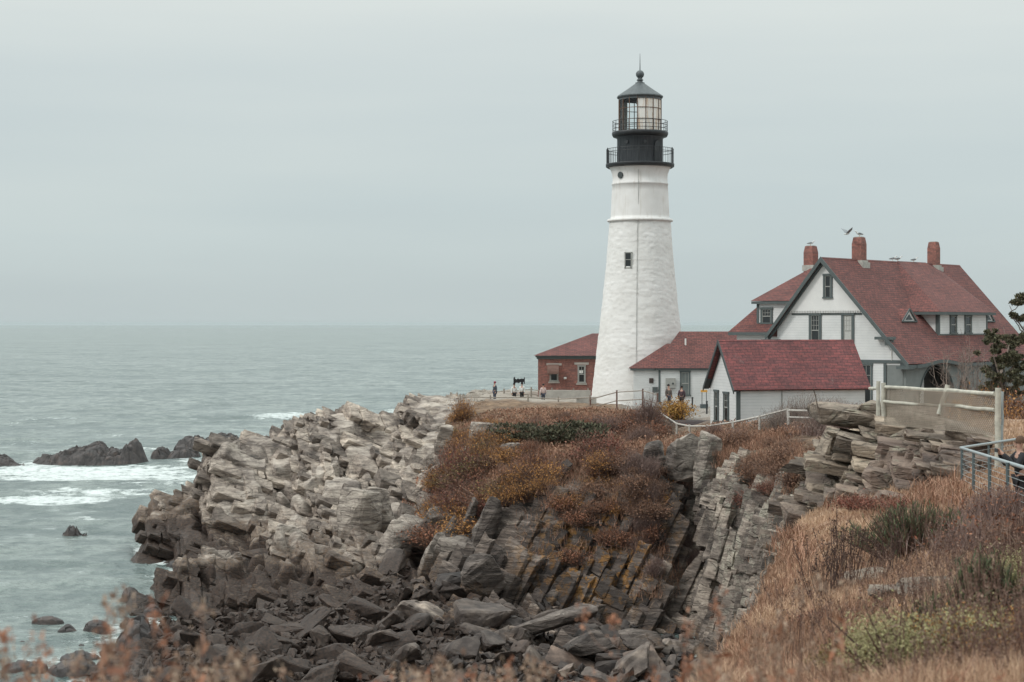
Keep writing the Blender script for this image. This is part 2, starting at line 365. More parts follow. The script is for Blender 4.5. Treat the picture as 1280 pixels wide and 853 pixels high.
def stoneveg():
    m, nt, b = newmat('stone_block'); p = pos(nt); o = N(nt, 'ShaderNodeObjectInfo'); n = noise(nt, p, 1.3, 7, .6); n3 = noise(nt, p, 9, 5)
    s = N(nt, 'ShaderNodeSeparateXYZ'); nt.links.new(p, s.inputs[0])
    c = ramp(nt, n, [(.3, (.06, .052, .05)), (.5, (.14, .122, .113)), (.7, (.3, .265, .235))])
    t = ramp(nt, o.outputs['Random'], [(0, (.22, .2, .2)), (.35, (.42, .37, .35)), (.6, (.8, .72, .66)), (.82, (.72, .52, .43)), (1, (1.6, 1.5, 1.38))])
    c = mix(nt, 1, c, t, 'MULTIPLY')
    zz = math_(nt, 'ADD', s.outputs[2], math_(nt, 'MULTIPLY', math_(nt, 'SUBTRACT', n, .5), 2)); k = math_(nt, 'ADD', zz, math_(nt, 'MULTIPLY', s.outputs[0], .26))
    c = mix(nt, maprange(nt, k, 1.6, .3, 0, .88), c, ramp(nt, n3, [(.35, (.018, .013, .011)), (.7, (.065, .04, .029))]))
    nt.links.new(c, b.inputs['Base Color']); b.inputs['Roughness'].default_value = .8; bump(nt, b, n, .6, .1); return m
M['boulder'] = stoneveg()
HAZE, SKY_0, SKY_K, SUN, EXPO = 1.5e-5, .575, 1.1, 1.3, .1
# ------------------------------------------------------------------ terrain: profiles from near to far at chosen bearings
# each entry: (Y, z, rock)
G0 = [(1.5, 14.4, 0), (6, 13.9, 0)]
def zz(py, Y): return (Y, zp(py, Y))
COLS = {
 -260: [(1.5,14.4,0),(5,13.8,0),(10,9.5,0),(28,3,.8),(56,1.2,1),(64,-.4,1),(85,-2.4,1),(95,-2.8,1),(105,-2.8,1),(115,-3,1),(125,-3,1),(135,-3,1),(145,-3,1),(165,-3,1),(280,-6,1)],
 0:    [(1.5,14.4,0),(5,13.8,0),(10,9.5,0),(28,3,.8),(58,1.4,1),(70,.1,1),(80,-1.2,1),(92,-2.5,1),(104,-2.6,1),(115,-3,1),(125,-3,1),(135,-3,1),(145,-3,1),(165,-3,1),(280,-6,1)],
 110:  [(1.5,14.4,0),(5,13.8,0),(10,9.5,0),(28,3,.8),(60,1.4,1),(73,.5,1),(81,-.4,1),(90,-1.5,1),(100,-2.2,1),(108,-2.6,1),(115,-3,1),(125,-3,1),(140,-3,1),(165,-3,1),(280,-6,1)],
 150:  [(1.5,14.4,0),(5,13.8,0),(10,9.5,0),(28,3,.8),(60,1.4,1),(75,.9,1),(84,.3,1),(90,-.6,1),(98,-1.5,1),(107,-2.2,1),(112,-2.6,1),(123,-3,1),(135,-3,1),(160,-3,1),(280,-6,1)],
 171:  [(1.5,14.4,0),(5,13.8,0),(10,9.5,0),(28,3,.8),(60,1.4,1),(76,1,1),(86,.6,1),(91,-.4,1),(98,-1.4,1),(109,-1.8,1),(113.5,-.8,1),(118,.1,1),(121,-.8,1),(130,-3,1),(280,-6,1)],
 184:  [(1.5,14.4,0),(5,13.8,0),(10,9.5,0),(28,3,.8),(60,1.4,1),(77,1.1,1),(88,.7,1),(92,0,1),(98,-1,1),(111,-1,1),(114,1.8,1),(118,zp(634,118),1),(122,1.2,1),(131,-3,1),(280,-6,1)],
 201:  [(1.5,14.4,0),(5,13.8,0),(10,9.5,0),(28,3,.8),(60,1.4,1),(78,1.1,1),(89,.6,1),(93.5,.9,1),(98,-.2,1),(111,-.4,1),(115,2.2,1),(119,zp(628,119),1),(124,1.5,1),(133,-3,1),(280,-6,1)],
 217:  [(1.5,14.4,0),(5,13.8,0),(10,9.5,0),(28,3,.8),(60,1.4,1),(78,1.2,1),(90,.6,1),(96,zp(694,96),1),(100,.9,1),(111,.3,1),(116,2.9,1),(120,zp(622,120),1),(125,2,1),(134,-3,1),(280,-6,1)],
 241:  [(1.5,14.4,0),(5,13.8,0),(10,9.5,0),(28,3,.8),(60,1.4,1),(78,1.3,1),(90,.7,1),(98,zp(673,98),1),(102,1.8,1),(111,1.3,1),(117,3.6,1),(121,zp(604,121),1),(126,3,1),(136,-3,1),(280,-6,1)],
 262:  [(1.5,14.4,0),(5,13.8,0),(10,9.5,0),(28,3,.8),(60,1.4,1),(78,1.3,1),(90,.8,1),(100,zp(666,100),1),(104,2.1,1),(112,zp(662,112),1),(117,zp(612,117),1),(122,zp(566,122),1),(127,5,1),(140,-3,1),(280,-6,1)],
 277:  [(1.5,14.4,0),(5,13.8,0),(10,9.5,0),(28,3,.8),(60,1.4,1),(78,1.3,1),(90,.9,1),(100,zp(670,100),1),(104,2.0,1),(112,zp(660,112),1),(117,zp(605,117),1),(122,zp(548,122),1),(129,5.8,1),(143,-3,1),(280,-6,1)],
 300:  [(1.5,14.4,0),(5,13.8,0),(10,9.5,0),(28,3,.8),(60,1.5,1),(78,1.3,1),(90,1,1),(100.5,zp(677,100.5),1),(105,1.9,1),(113,zp(660,113),1),(118,zp(600,118),1),(125,zp(540,125),1),(133,5.8,1),(148,-3,1),(280,-6,1)],
 330:  [(1.5,14.4,0),(5,13.8,0),(10,9.5,0),(28,3,.8),(60,1.5,1),(78,1.4,1),(90,1.1,1),(100.5,zp(682,100.5),1),(106,2.1,1),(114,zp(650,114),1),(119,zp(596,119),1),(127,zp(541,127),1),(135,6,1),(152,-3,1),(280,-6,1)],
 346:  [(1.5,14.4,0),(5,13.8,0),(10,9.5,0),(28,3,.8),(60,1.5,1),(78,1.4,1),(90,1.1,1),(103,zp(644,103),1),(108,2.6,1),(115,zp(634,115),1),(120,zp(590,120),1),(128,zp(540,128),1),(136,6.5,1),(155,-3,1),(280,-6,1)],
 372:  [(1.5,14.4,0),(5,13.8,0),(10,9.5,0),(28,3,.8),(60,1.5,1),(78,1.4,1),(90,1.2,1),(103,zp(650,103),1),(108,2.8,1),(115,zp(625,115),1),(121,zp(580,121),1),(130,zp(527,130),1),(138,7,1),(158,-3,1),(280,-6,1)],
 400:  [(1.5,14.4,0),(5,13.8,0),(10,9.5,0),(28,3,.8),(60,1.5,1),(78,1.4,1),(90,1.3,1),(100,zp(683,100),1),(107,zp(650,107),1),(114,zp(618,114),1),(122,zp(568,122),1),(132,zp(513,132),1),(140,7,1),(160,-3,1),(280,-6,1)],
 440:  [(1.5,14.4,0),(5,13.8,0),(10,9.5,0),(28,3,.8),(60,1.6,1),(77,1.4,1),(89,1.4,1),(97,zp(700,97),1),(106,zp(657,106),1),(114,zp(615,114),1),(123,zp(565,123),1),(133,zp(510,133),1),(141,7.6,1),(163,-3,1),(280,-6,1)],
 492:  [(1.5,14.4,0),(5,13.8,0),(10,9.5,0),(28,3,.8),(60,1.6,1),(76,1.5,1),(88,1.5,1),(96,zp(702,96),1),(106,zp(652,106),1),(115,zp(608,115),1),(125,zp(563,125),1),(136,zp(523,136),1),(144,7.4,1),(166,-3,1),(280,-6,1)],
 508:  [(1.5,14.4,0),(5,13.8,0),(10,9.5,0),(28,3,.8),(60,1.6,1),(76,1.5,1),(88,1.5,1),(96,zp(702,96),1),(106,zp(650,106),1),(115,zp(606,115),1),(126,zp(558,126),1),(138,zp(505,138),1),(148,9.2,1),(168,-3,1),(280,-6,1)],
 535:  [(1.5,14.4,0),(5,13.8,0),(10,9.5,0),(28,3,.8),(60,1.6,1),(75,1.4,1),(87,1.6,1),(95,zp(700,95),1),(104,zp(650,104),1),(112,zp(605,112),1),(125,zp(548,125),1),(140,zp(490,140),1),(152,10,.9),(172,-3,1),(280,-6,1)],
 575:  [(1.5,14.4,0),(5,13.8,0),(10,9.5,0),(28,3,.8),(60,1.6,1),(75,1.4,1),(87,1.6,1),(94,zp(695,94),1),(101,zp(645,101),.75),(108,zp(600,108),.2),(122,zp(545,122),.15),(138,zp(497,138),.7),(156,10.0,.6),(175,-3,1),(280,-6,1)],
 630:  [(1.5,14.4,0),(5,13.8,0),(10,9.5,0),(28,3,.8),(60,1.6,1),(75,.9,1),(88.5,1.2,1),(92.5,zp(690,92.5),1),(96.5,zp(625,96.5),.9),(104,zp(585,104),.25),(118,zp(540,118),.1),(134,zp(502,134),.1),(160,9.8,.5),(178,-3,1),(280,-6,1)],
 690:  [(1.5,14.4,0),(5,13.8,0),(10,9.5,0),(28,3,.8),(60,1.5,1),(74.5,.5,1),(87.5,.65,1),(91.5,zp(690,91.5),1),(94.6,zp(608,94.6),.85),(104,zp(565,104),.05),(120,zp(525,120),0),(134,9.7,0),(160,9.8,.2),(180,-3,1),(280,-6,1)],
 750:  [(1.5,14.4,0),(5,13.8,0),(10,9.5,0),(28,3,.7),(60,1.5,1),(74,.4,1),(86.4,.45,1),(90.3,zp(700,90.3),1),(93.3,zp(608,93.3),.7),(103,zp(565,103),0),(120,zp(522,120),0),(134,9.6,0),(165,9.8,.2),(185,-3,1),(280,-6,1)],
 820:  [(1.5,14.4,0),(6,13.9,0),(11,11.5,0),(28,5,.5),(58,2,1),(73,.45,1),(85,.45,1),(89.3,zp(690,89.3),1),(92.3,zp(605,92.3),.55),(101,zp(562,101),0),(116,9.2,0),(134,9.6,0),(168,9.8,0),(188,-3,1),(280,-6,1)],
 862:  [(1.5,14.4,0),(6,14,0),(12,12.7,0),(28,7,.5),(56,3,1),(72,.5,1),(86,.6,1),(91.5,zp(690,91.5),.85),(95,zp(600,95),.6),(100,zp(562,100),.1),(112,9.4,0),(134,9.6,0),(170,9.8,0),(190,-3,1),(280,-6,1)],
 892:  [(1.5,14.4,0),(6,14.1,0),(13,zp(858,13),0),(22,10.6,.3),(48,5,1),(69,.9,1),(80.5,zp(792,80.5),1),(84.5,zp(700,84.5),1),(87.5,zp(612,87.5),1),(95,zp(562,95),.25),(106,9.6,0),(134,9.7,0),(172,9.8,0),(192,-3,1),(280,-6,1)],
 925:  [(1.5,14.4,0),(6,14.15,0),(13,zp(868,13),0),(24,zp(795,24),0),(40,6.2,.9),(62,3.2,1),(78,zp(785,78),1),(81.5,zp(700,81.5),1),(84.5,zp(620,84.5),1),(93,zp(570,93),.25),(106,9.7,0),(134,9.8,0),(174,9.8,0),(194,-3,1),(280,-6,1)],
 962:  [(1.5,14.4,0),(6,14.2,0),(13,zp(858,13),0),(25,zp(760,25),0),(38,zp(718,38),0),(49,7.4,.9),(66,zp(738,66),1),(72,zp(680,72),1),(79,zp(615,79),.8),(90,zp(570,90),.1),(105,9.8,0),(134,9.8,0),(175,9.8,0),(196,-3,1),(280,-6,1)],
 1000: [(1.5,14.4,0),(6,14.25,0),(13,zp(848,13),0),(26,zp(735,26),0),(41,zp(672,41),0),(50,zp(656,50),.1),(57,8.8,1),(66,zp(652,66),.9),(74,zp(602,74),.6),(86,zp(560,86),.0),(100,9.9,0),(134,9.9,0),(176,9.8,0),(198,-3,1),(280,-6,1)],
 1024: [(1.5,14.4,0),(6,14.25,0),(13,zp(842,13),0),(26,zp(726,26),0),(41,zp(662,41),0),(49,zp(642,49),.2),(53,zp(622,53),1),(56,zp(590,56),1),(61,10.6,.8),(75,9.9,.0),(100,9.9,0),(134,9.9,0),(176,9.8,0),(198,-3,1),(280,-6,1)],
 1045: [(1.5,14.4,0),(6,14.3,0),(13,zp(838,13),0),(26,zp(716,26),0),(40,zp(655,40),0),(48,zp(634,48),.3),(51.5,zp(600,51.5),1),(54,zp(548,54),1),(58,12.1,.9),(68,10.3,.1),(98,10,0),(134,9.9,0),(176,9.8,0),(198,-3,1),(280,-6,1)],
 1110: [(1.5,14.4,0),(6,14.35,0),(13,zp(825,13),0),(26,zp(700,26),0),(38,zp(650,38),0),(45,zp(622,45),.3),(48,zp(590,48),1),(51,zp(542,51),1),(56,12.7,.8),(68,11,0),(96,10.1,0),(134,10,0),(178,9.8,0),(200,-3,1),(280,-6,1)],
 1190: [(1.5,14.4,0),(6,14.4,0),(12,zp(815,12),0),(24,zp(690,24),0),(35,zp(634,35),0),(41,zp(605,41),.3),(43.5,zp(578,43.5),1),(46,zp(548,46),1),(52,12.9,.4),(68,11.4,0),(95,10.2,0),(134,10,0),(178,9.8,0),(200,-3,1),(280,-6,1)],
 1290: [(1.5,14.4,0),(6,14.4,0),(12,zp(803,12),0),(24,zp(688,24),0),(34,zp(642,34),0),(41,12.5,0),(44,12.9,0),(47,13,0),(54,12.9,0),(70,11.4,0),(96,10.2,0),(134,10,0),(178,9.8,0),(200,-3,1),(280,-6,1)],
 3400: [(1.5,14.4,0),(6,14.5,0),(12,14.3,0),(24,14.1,0),(34,14.0,0),(41,14,0),(44,14,0),(47,14,0),(54,13.8,0),(70,13.5,0),(96,12.5,0),(134,11.5,0),(178,10.5,0),(200,9,0),(280,6,0)],
 1480: [(1.5,14.4,0),(6,14.5,0),(12,14,0),(24,13.4,0),(34,13.2,0),(41,13.1,0),(44,13.1,0),(47,13.1,0),(54,13,0),(70,12,0),(96,10.5,0),(134,10,0),(178,9.8,0),(200,-3,1),(280,-6,1)],
}
_cx = np.array(sorted(COLS)); _ct = np.array([COLS[k] for k in sorted(COLS)], float)   # (cols, rows, 3)
NR = _ct.shape[1]
def profile(px, tt):
    """px (n,), tt (m,) in row units -> (n,m,3) = Y, z, rock"""
    px = np.clip(np.atleast_1d(px).astype(float), _cx[0], _cx[-1])
    a = pchip(_cx, _ct.reshape(len(_cx), -1), px).reshape(len(px), NR, 3)
    b = a.transpose(1, 0, 2).reshape(NR, -1)
    return pchip(np.arange(NR), b, np.asarray(tt, float)).reshape(len(tt), len(px), 3).transpose(1, 0, 2)
SEG = [8, 12, 26, 34, 30, 70, 110, 90, 80, 90, 110, 34, 26, 6]
TT = np.concatenate([np.linspace(i, i+1, n, endpoint=False) for i, n in enumerate(SEG)]+[[NR-1]])
PX = np.concatenate([np.arange(-260, 120, 8), np.arange(120, 1250, 1.45), np.arange(1250, 1480, 5), np.arange(1480, 3400, 30)])
G = profile(PX, TT); Yg, Zg, Rg = G[..., 0], G[..., 1], np.clip(G[..., 2], 0, 1)
Xg = (PX[:, None]-CX)/F*Yg
B0 = np.stack([Xg, Yg, Zg], -1)
du = np.gradient(B0, axis=0); dv = np.gradient(B0, axis=1); Nn = np.cross(du, dv); Nn /= np.linalg.norm(Nn, axis=-1, keepdims=True)+1e-9
Nn *= np.sign(Nn[..., 2:3]+1e-9)
def blur(A, ax, w):
    c = np.cumsum(np.concatenate([np.repeat(A.take([0], ax), w+1, ax), A, np.repeat(A.take([-1], ax), w, ax)], ax), ax)
    n_ = A.shape[ax]; return (np.take(c, np.arange(2*w+1, 2*w+1+n_), ax)-np.take(c, np.arange(0, n_), ax))/(2*w+1)
Nn = blur(blur(blur(blur(Nn, 0, 14), 1, 14), 0, 8), 1, 8); Nn /= np.linalg.norm(Nn, axis=-1, keepdims=True)
shp = B0.shape[:2]; p = B0.reshape(-1, 3); n = Nn.reshape(-1, 3); pxf = np.repeat(PX, len(TT)); ttf = np.tile(TT, len(PX))
wob = fbm(p*.35, 4, 3); wob2 = fbm(p*1.6, 3, 8)
rock = sstep(.35, .6, Rg.ravel()+wob*.45+wob2*.25)
def frame(deg, yaw=0, pit=0):
    a = R(deg); v = [Vector((math.cos(a), 0, math.sin(a))), Vector((0, 1, 0)), Vector((-math.sin(a), 0, math.cos(a)))]
    m = Matrix.Rotation(R(yaw), 3, 'Z')@Matrix.Rotation(R(pit), 3, 'X'); return [list(m@w) for w in v]
d = np.zeros(len(p))
def zone(mask, fr, sizes, amps, seed):
    i = np.nonzero(mask > .01)[0]; q = p[i]; r = 0
    for k, (s, a) in enumerate(zip(sizes, amps)): r = r+a*blocks(q, fr, s, seed+11*k, crack=.08+.03*min(s), cd=.9 if k else .6)
    d[i] += mask[i]*r
wv = pxf+wob*35
far = sstep(4.6, 5.4, ttf)
mA = sstep(560, 520, wv)*far; mR = sstep(1005, 1030, wv)*sstep(4.8, 5.2, ttf); mC = np.clip(1-mA-mR, 0, 1)*far; mN = (1-far)*np.clip(1-mR, 0, 1)
mL = mC*sstep(862, 885, wv*0+pxf+wob*12)*sstep(1010, 985, pxf); mC = mC-mL
def gully(fr, sc, seed): q_ = (p@np.array(fr).T)*np.array(sc); return np.clip(1-np.abs(fbm(q_, 3, seed))*5.5, 0, 1)**1.5
gul = gully(frame(-24, 14, 22), (.34, .12, .3), 71)*mA*2.0*sstep(10.9, 10.2, ttf)+gully(frame(-24, 14, 22), (.1, .3, .5), 72)*mA*1.3*sstep(10.9, 10.2, ttf)+gully(frame(68, 42, 16), (.07, .3, .34), 73)*mC*1.5+gully(frame(74, 34, 6), (.1, .3, .4), 74)*mL*1.1
d += rock*(-gul+fbm(p*2.2, 4, 21)*.06+fbm(p*.18, 3, 5)*.5*mA+fbm(p*.6, 4, 6)*.25)
sunk = rock*np.clip(mA+mC+mL+mR, 0, 1)
zone(mN*rock, frame(20, 0, 10), [(2.2, 2, 1), (.8, .7, .4)], [.25, .12], 404)
d += (1-rock)*(fbm(p*.5, 4, 31)*.28*sstep(3.5, 6, ttf)+fbm(p*.9, 3, 33)*.08)
beach = sstep(4.2, 5.0, ttf)*sstep(6.3, 5.7, ttf)*sstep(880, 850, pxf)
d = d*(1-.45*beach)
n = Nn.reshape(-1, 3); sunk = sunk*(1-beach); D = p+n*(d-.55*sunk)[:, None]
D[:, 2] = np.where(ttf < 1.5, p[:, 2]+.03*wob2, D[:, 2])
GRID = D.reshape(*shp, 3)
nu, nv = shp; ii = np.arange(nu*nv).reshape(nu, nv)
Fq = np.stack([ii[:-1, :-1], ii[1:, :-1], ii[1:, 1:], ii[:-1, 1:]], -1).reshape(-1, 4)
def groundmat():
    m, nt, b, c = rockmat('headland_surface'); p_ = pos(nt)
    a = N(nt, 'ShaderNodeAttribute', attribute_name='rock').outputs['Fac']; n = noise(nt, p_, 1.1, 6, .65); n2 = noise(nt, p_, 6, 5, .7)
    veg = ramp(nt, n, [(.3, (.06, .038, .026)), (.45, (.13, .08, .05)), (.6, (.22, .145, .09)), (.75, (.3, .2, .12))])
    s = N(nt, 'ShaderNodeSeparateXYZ'); nt.links.new(p_, s.inputs[0])
    tan = ramp(nt, n2, [(.3, (.24, .15, .1)), (.7, (.42, .28, .19))])
    nearf = maprange(nt, s.outputs[1], 62, 52, 0, 1); veg = mix(nt, nearf, veg, tan)
    # gravel yard round the buildings
    gv = math_(nt, 'MULTIPLY', maprange(nt, s.outputs[1], 108, 116), maprange(nt, s.outputs[0], 7.5, 9.5))
    veg = mix(nt, gv, veg, ramp(nt, n2, [(.35, (.2, .18, .16)), (.65, (.32, .29, .26))]))
    gv2 = maprange(nt, s.outputs[1], 134, 138); veg = mix(nt, gv2, veg, (.3, .26, .22))
    k = maprange(nt, math_(nt, 'ADD', a, math_(nt, 'MULTIPLY', math_(nt, 'SUBTRACT', n2, .5), .6)), .35, .65)
    nt.links.new(mix(nt, k, veg, c), b.inputs['Base Color']); return m
terrain = npmesh('headland_ground', D, Fq, groundmat(), attrs={'rock': rock, 'bv': rock*0}); tag(terrain, kind='structure')
# ---- jointed bedrock: the headland's beds as blocks laid along the bedding of each part of the cliff
YR = np.arange(40, 182, .25); HG = np.zeros((len(PX), len(YR))); MG = {k: np.zeros_like(HG) for k in 'ACLRB'}
base_acc = np.maximum.accumulate(Yg, 1); sh2 = lambda q: q.reshape(shp)
src = {'A': sh2(mA*rock), 'C': sh2(mC*rock), 'L': sh2(mL*rock), 'R': sh2(mR*rock), 'B': sh2(beach)}; zb_ = (p+n*(rock*(fbm(p*.18, 3, 5)*.5*mA-gul)+fbm(p*.5, 3, 19)*.35*rock)[:, None])[:, 2].reshape(shp)
for i in range(len(PX)):
    HG[i] = np.interp(YR, base_acc[i], zb_[i])
    for k in MG: MG[k][i] = np.interp(YR, base_acc[i], src[k][i])
def look(A, X, Y):
    px = CX+X/Y*F; fi = np.interp(px, PX, np.arange(len(PX))); fj = np.clip((Y-YR[0])/.25, 0, len(YR)-1.001); i = np.clip(fi.astype(int), 0, len(PX)-2); j = fj.astype(int); u = fi-i; v = fj-j
    return A[i, j]*(1-u)*(1-v)+A[i+1, j]*u*(1-v)+A[i, j+1]*(1-u)*v+A[i+1, j+1]*u*v
def cuts(rg, lo, hi, mn, mx):
    n_ = int((hi-lo)/mn)+2; st = mn+(mx-mn)*rg.random(n_)**2.3; e = lo-rg.random()*mx+np.cumsum(st); return e[:np.searchsorted(e, hi)+1]
def cube_tpl(n_=4, rnd=.1):
    vs = {}; fs = []
    def vid(x, y, z):
        k = (x, y, z)
        if k not in vs: vs[k] = len(vs)
        return vs[k]
    for ax in range(3):
        for sd in (0, n_):
            for a_ in range(n_):
                for b_ in range(n_):
                    q = []
                    for (da, db) in ((0, 0), (1, 0), (1, 1), (0, 1)):
                        c = [0, 0, 0]; c[ax] = sd; c[(ax+1) % 3] = a_+da; c[(ax+2) % 3] = b_+db; q.append(vid(*c))
                    fs.append(q if sd else q[::-1])
    V = np.array([k for k in vs], float)/n_*2-1
    g = np.array([-1, -.9, -.45, 0, .45, .9, 1]); V = g[np.round((V+1)*3).astype(int)]
    e = np.abs(V) > .99; c = e.sum(1); V = V*np.where((c >= 2)[:, None] & e, 1-rnd*.5*(c[:, None]-1), 1)
    return V, np.array(fs)
TPL = cube_tpl(6)
def bedrock(zone_, fr, lo, hi, tk, bl, al, seed, deep=1.5, lift=.0, rough=.05, gap=.03, tilt=.05, skip=.03, off=.05, jt=.1):
    """fr: rows a, b, c; lo/hi: world box; tk, bl, al: ranges of bed thickness, width and length"""
    rg = np.random.default_rng(seed); fr = np.array(fr); cn = np.array([[x, y, z] for x in (lo[0], hi[0]) for y in (lo[1], hi[1]) for z in (lo[2], hi[2])])@fr.T; mn, mx = cn.min(0), cn.max(0)
    C_, S_z = [], []
    ck = cuts(rg, mn[2], mx[2], *tk)
    for c0, c1 in zip(ck[:-1], ck[1:]):
        bk = cuts(rg, mn[1], mx[1], *bl); f_ = np.clip((c1-c0)/tk[1]*1.6, .6, 1.3)
        for b0, b1 in zip(bk[:-1], bk[1:]):
            ak = cuts(rg, mn[0], mx[0], al[0]*f_, al[1]*f_); m_ = len(ak)-1
            C_.append(np.stack([(ak[:-1]+ak[1:])/2, np.full(m_, (b0+b1)/2), np.full(m_, (c0+c1)/2)], 1)); S_z.append(np.stack([ak[1:]-ak[:-1], np.full(m_, b1-b0), np.full(m_, c1-c0)], 1))
    C_ = np.concatenate(C_); S_z = np.concatenate(S_z); Wc = C_@fr
    ok = np.all((Wc > lo) & (Wc < hi), 1); C_, S_z, Wc = C_[ok], S_z[ok], Wc[ok]
    h = look(HG, Wc[:, 0], Wc[:, 1])+lift-Wc[:, 2]; mk = look(MG[zone_], Wc[:, 0], Wc[:, 1])
    half = .25*np.abs(S_z@np.abs(fr[:, 2]))
    ok = (mk > .5) & (h > half*.75+rg.normal(0, .07, len(h))) & (h < deep+half) & (rg.random(len(h)) > skip); C_, S_z, Wc = C_[ok], S_z[ok], Wc[ok]
    n_ = len(C_); T, Fc = TPL; jit = rg.normal(0, jt, (n_, 8, 3)); cor = np.array([[x, y, z] for x in (-1, 1) for y in (-1, 1) for z in (-1, 1)])
    w = np.stack([np.prod(1+T*c, 1)/8 for c in cor], 1)                       # trilinear corner weights
    L = T[None]+np.einsum('vc,ncd->nvd', w, jit); L = L*((S_z-gap)/2*(1+rg.normal(0, .05, (n_, 3))))[:, None, :]
    an = rg.normal(0, tilt, (n_, 3)); L = L+np.cross(np.broadcast_to(an[:, None, :], L.shape), L)+(rg.normal(0, off, (n_, 1, 1))*np.array([0, 0, 1]))+(rg.normal(0, off, (n_, 1, 1))*np.array([.6, .6, 0]))
    Wp = (C_[:, None, :]+L)@fr; q = Wp.reshape(-1, 3)
    nn_ = (L/(S_z[:, None, :]/2)).reshape(-1, 3); nn_ = np.sign(nn_)*np.abs(nn_)**4; nn_ = nn_@fr; nn_ /= np.linalg.norm(nn_, axis=1, keepdims=True)+1e-9
    q = q+nn_*(fbm(q*1.5, 4, seed)*rough*1.8+fbm(q*5, 3, seed+3)*rough)[:, None]+.25*rough*np.stack([fbm(q*4+7*k_, 2, seed+9+k_) for k_ in range(3)], -1)
    F_ = (Fc[None]+np.arange(n_)[:, None, None]*len(T)).reshape(-1, 4)
    print('bedrock', zone_, n_)
    return q, F_, np.repeat(.08+.92*rg.random(n_), len(T))
def beds(name, parts, m):
    V, Fc, A, t = [], [], [], 0
    for v, f, a in parts: V.append(v); Fc.append(f+t); A.append(a); t += len(v)
    o = npmesh(name, np.concatenate(V), np.concatenate(Fc), m, attrs={'bv': np.concatenate(A)}); return tag(o, kind='structure')
beds('headland_bedrock', [
  bedrock('A', frame(-24, 14, 22), (-30, 90, -1), (-2, 150, 11), (.2, 1.25), (.8, 2.8), (.8, 4.6), 1, deep=1.3, rough=.068, gap=.03, tilt=.01, off=.04, jt=.07, lift=-.12),
  bedrock('C', frame(68, 42, 16), (-6, 78, -1), (12.5, 106, 10), (.2, .7), (.7, 1.9), (1.4, 5.5), 2, deep=1.4, rough=.05, gap=.045, tilt=.02, off=.13, jt=.11),
  bedrock('L', frame(74, 34, 6), (8, 55, -1), (16, 96, 11), (.22, .8), (.5, 1.4), (.7, 2.8), 3, deep=1.4, rough=.09, gap=.03, tilt=.02, off=.1, jt=.09)], M['rock'])
beds('outcrop_bedrock', [bedrock('R', frame(-11, -8, 10), (8, 40, 8), (15.5, 62, 14), (.09, .4), (.5, 1.4), (.45, 2.8), 4, deep=1.1, rough=.045, gap=.02, tilt=.014, off=.04, jt=.07)], M['outcrop'])

def column(px):
    j = int(np.clip(np.searchsorted(PX, px), 1, len(PX)-1)); t = (px-PX[j-1])/(PX[j]-PX[j-1]); return GRID[j-1]*(1-t)+GRID[j]*t
def hit(px, py, tmin=0):
    """first point of the ground seen along a sight line"""
    c = column(px); s = HY+(EYE-c[:, 2])/c[:, 1]*F
    k = np.nonzero((s <= py) & (TT >= tmin))[0]
    k = k[0] if len(k) else len(c)-1
    return Vector(c[max(k, 1)])
def ground(X, Y):
    c = column(CX+X/Y*F); return float(np.interp(Y, np.maximum.accumulate(c[:, 1]), c[:, 2]))
def ground_base(px, Y):
    pf = profile([px], TT)[0]; return float(np.interp(Y, pf[:, 0], pf[:, 1]))

# ------------------------------------------------------------------ sea
sy = np.concatenate([np.geomspace(38, 6000, 900), np.geomspace(6200, 42000, 24)]); sx = np.linspace(-900, 2200, 760)
SX = (sx[:, None]-CX)/F*sy[None, :]*1.0; SY = np.repeat(sy[None, :], len(sx), 0)
w = 0
for lam, amp, ang in ((26, .3, 12), (14, .24, 8), (9, .2, -14), (5.5, .15, 22), (3.4, .1, -30)):
    k = 2*math.pi/lam; a = R(ang); ph = k*(SX*math.sin(a)-SY*math.cos(a)); q = np.stack([SX*.04, SY*.06, 0*SX], -1)
    res = np.clip((lam/(SY*.0064*2.5)), 0, 1)**2
    nz = vnoise(q.reshape(-1, 3)*(14/lam), int(lam*10)).reshape(SX.shape)
    w = w+amp*res*(1-np.abs(np.sin(ph/2+nz*3)))*(.6+.6*nz)
p3 = np.stack([SX, SY, 0*SX], -1).reshape(-1, 3)
gz_ = look(HG, SX.ravel(), np.clip(SY.ravel(), 41, 180)).reshape(SX.shape); gz_ = np.where((SY > 181) | (SY < 41), -5, gz_); SZ = w*(1-.85*sstep(-2.5, -.3, gz_))-.08*1
foam = np.zeros(SX.size)
def patch(px, py, wpx, hpx, s=1.0, rot=0):
    Y = EYE*F/(py-HY); c = ((px-CX)/F*Y, Y); a = wpx/2/F*Y; bb = abs(EYE*F/(py+hpx/2-HY)-EYE*F/(py-hpx/2-HY))/2
    dx = SX.ravel()-c[0]; dy = SY.ravel()-c[1]; t = R(rot); ex = (dx*math.cos(t)+dy*math.sin(t))/a; ey = (-dx*math.sin(t)+dy*math.cos(t))/bb
    np.maximum(foam, s*np.clip(1-(ex**2+ey**2), 0, 1)**.5, out=foam)
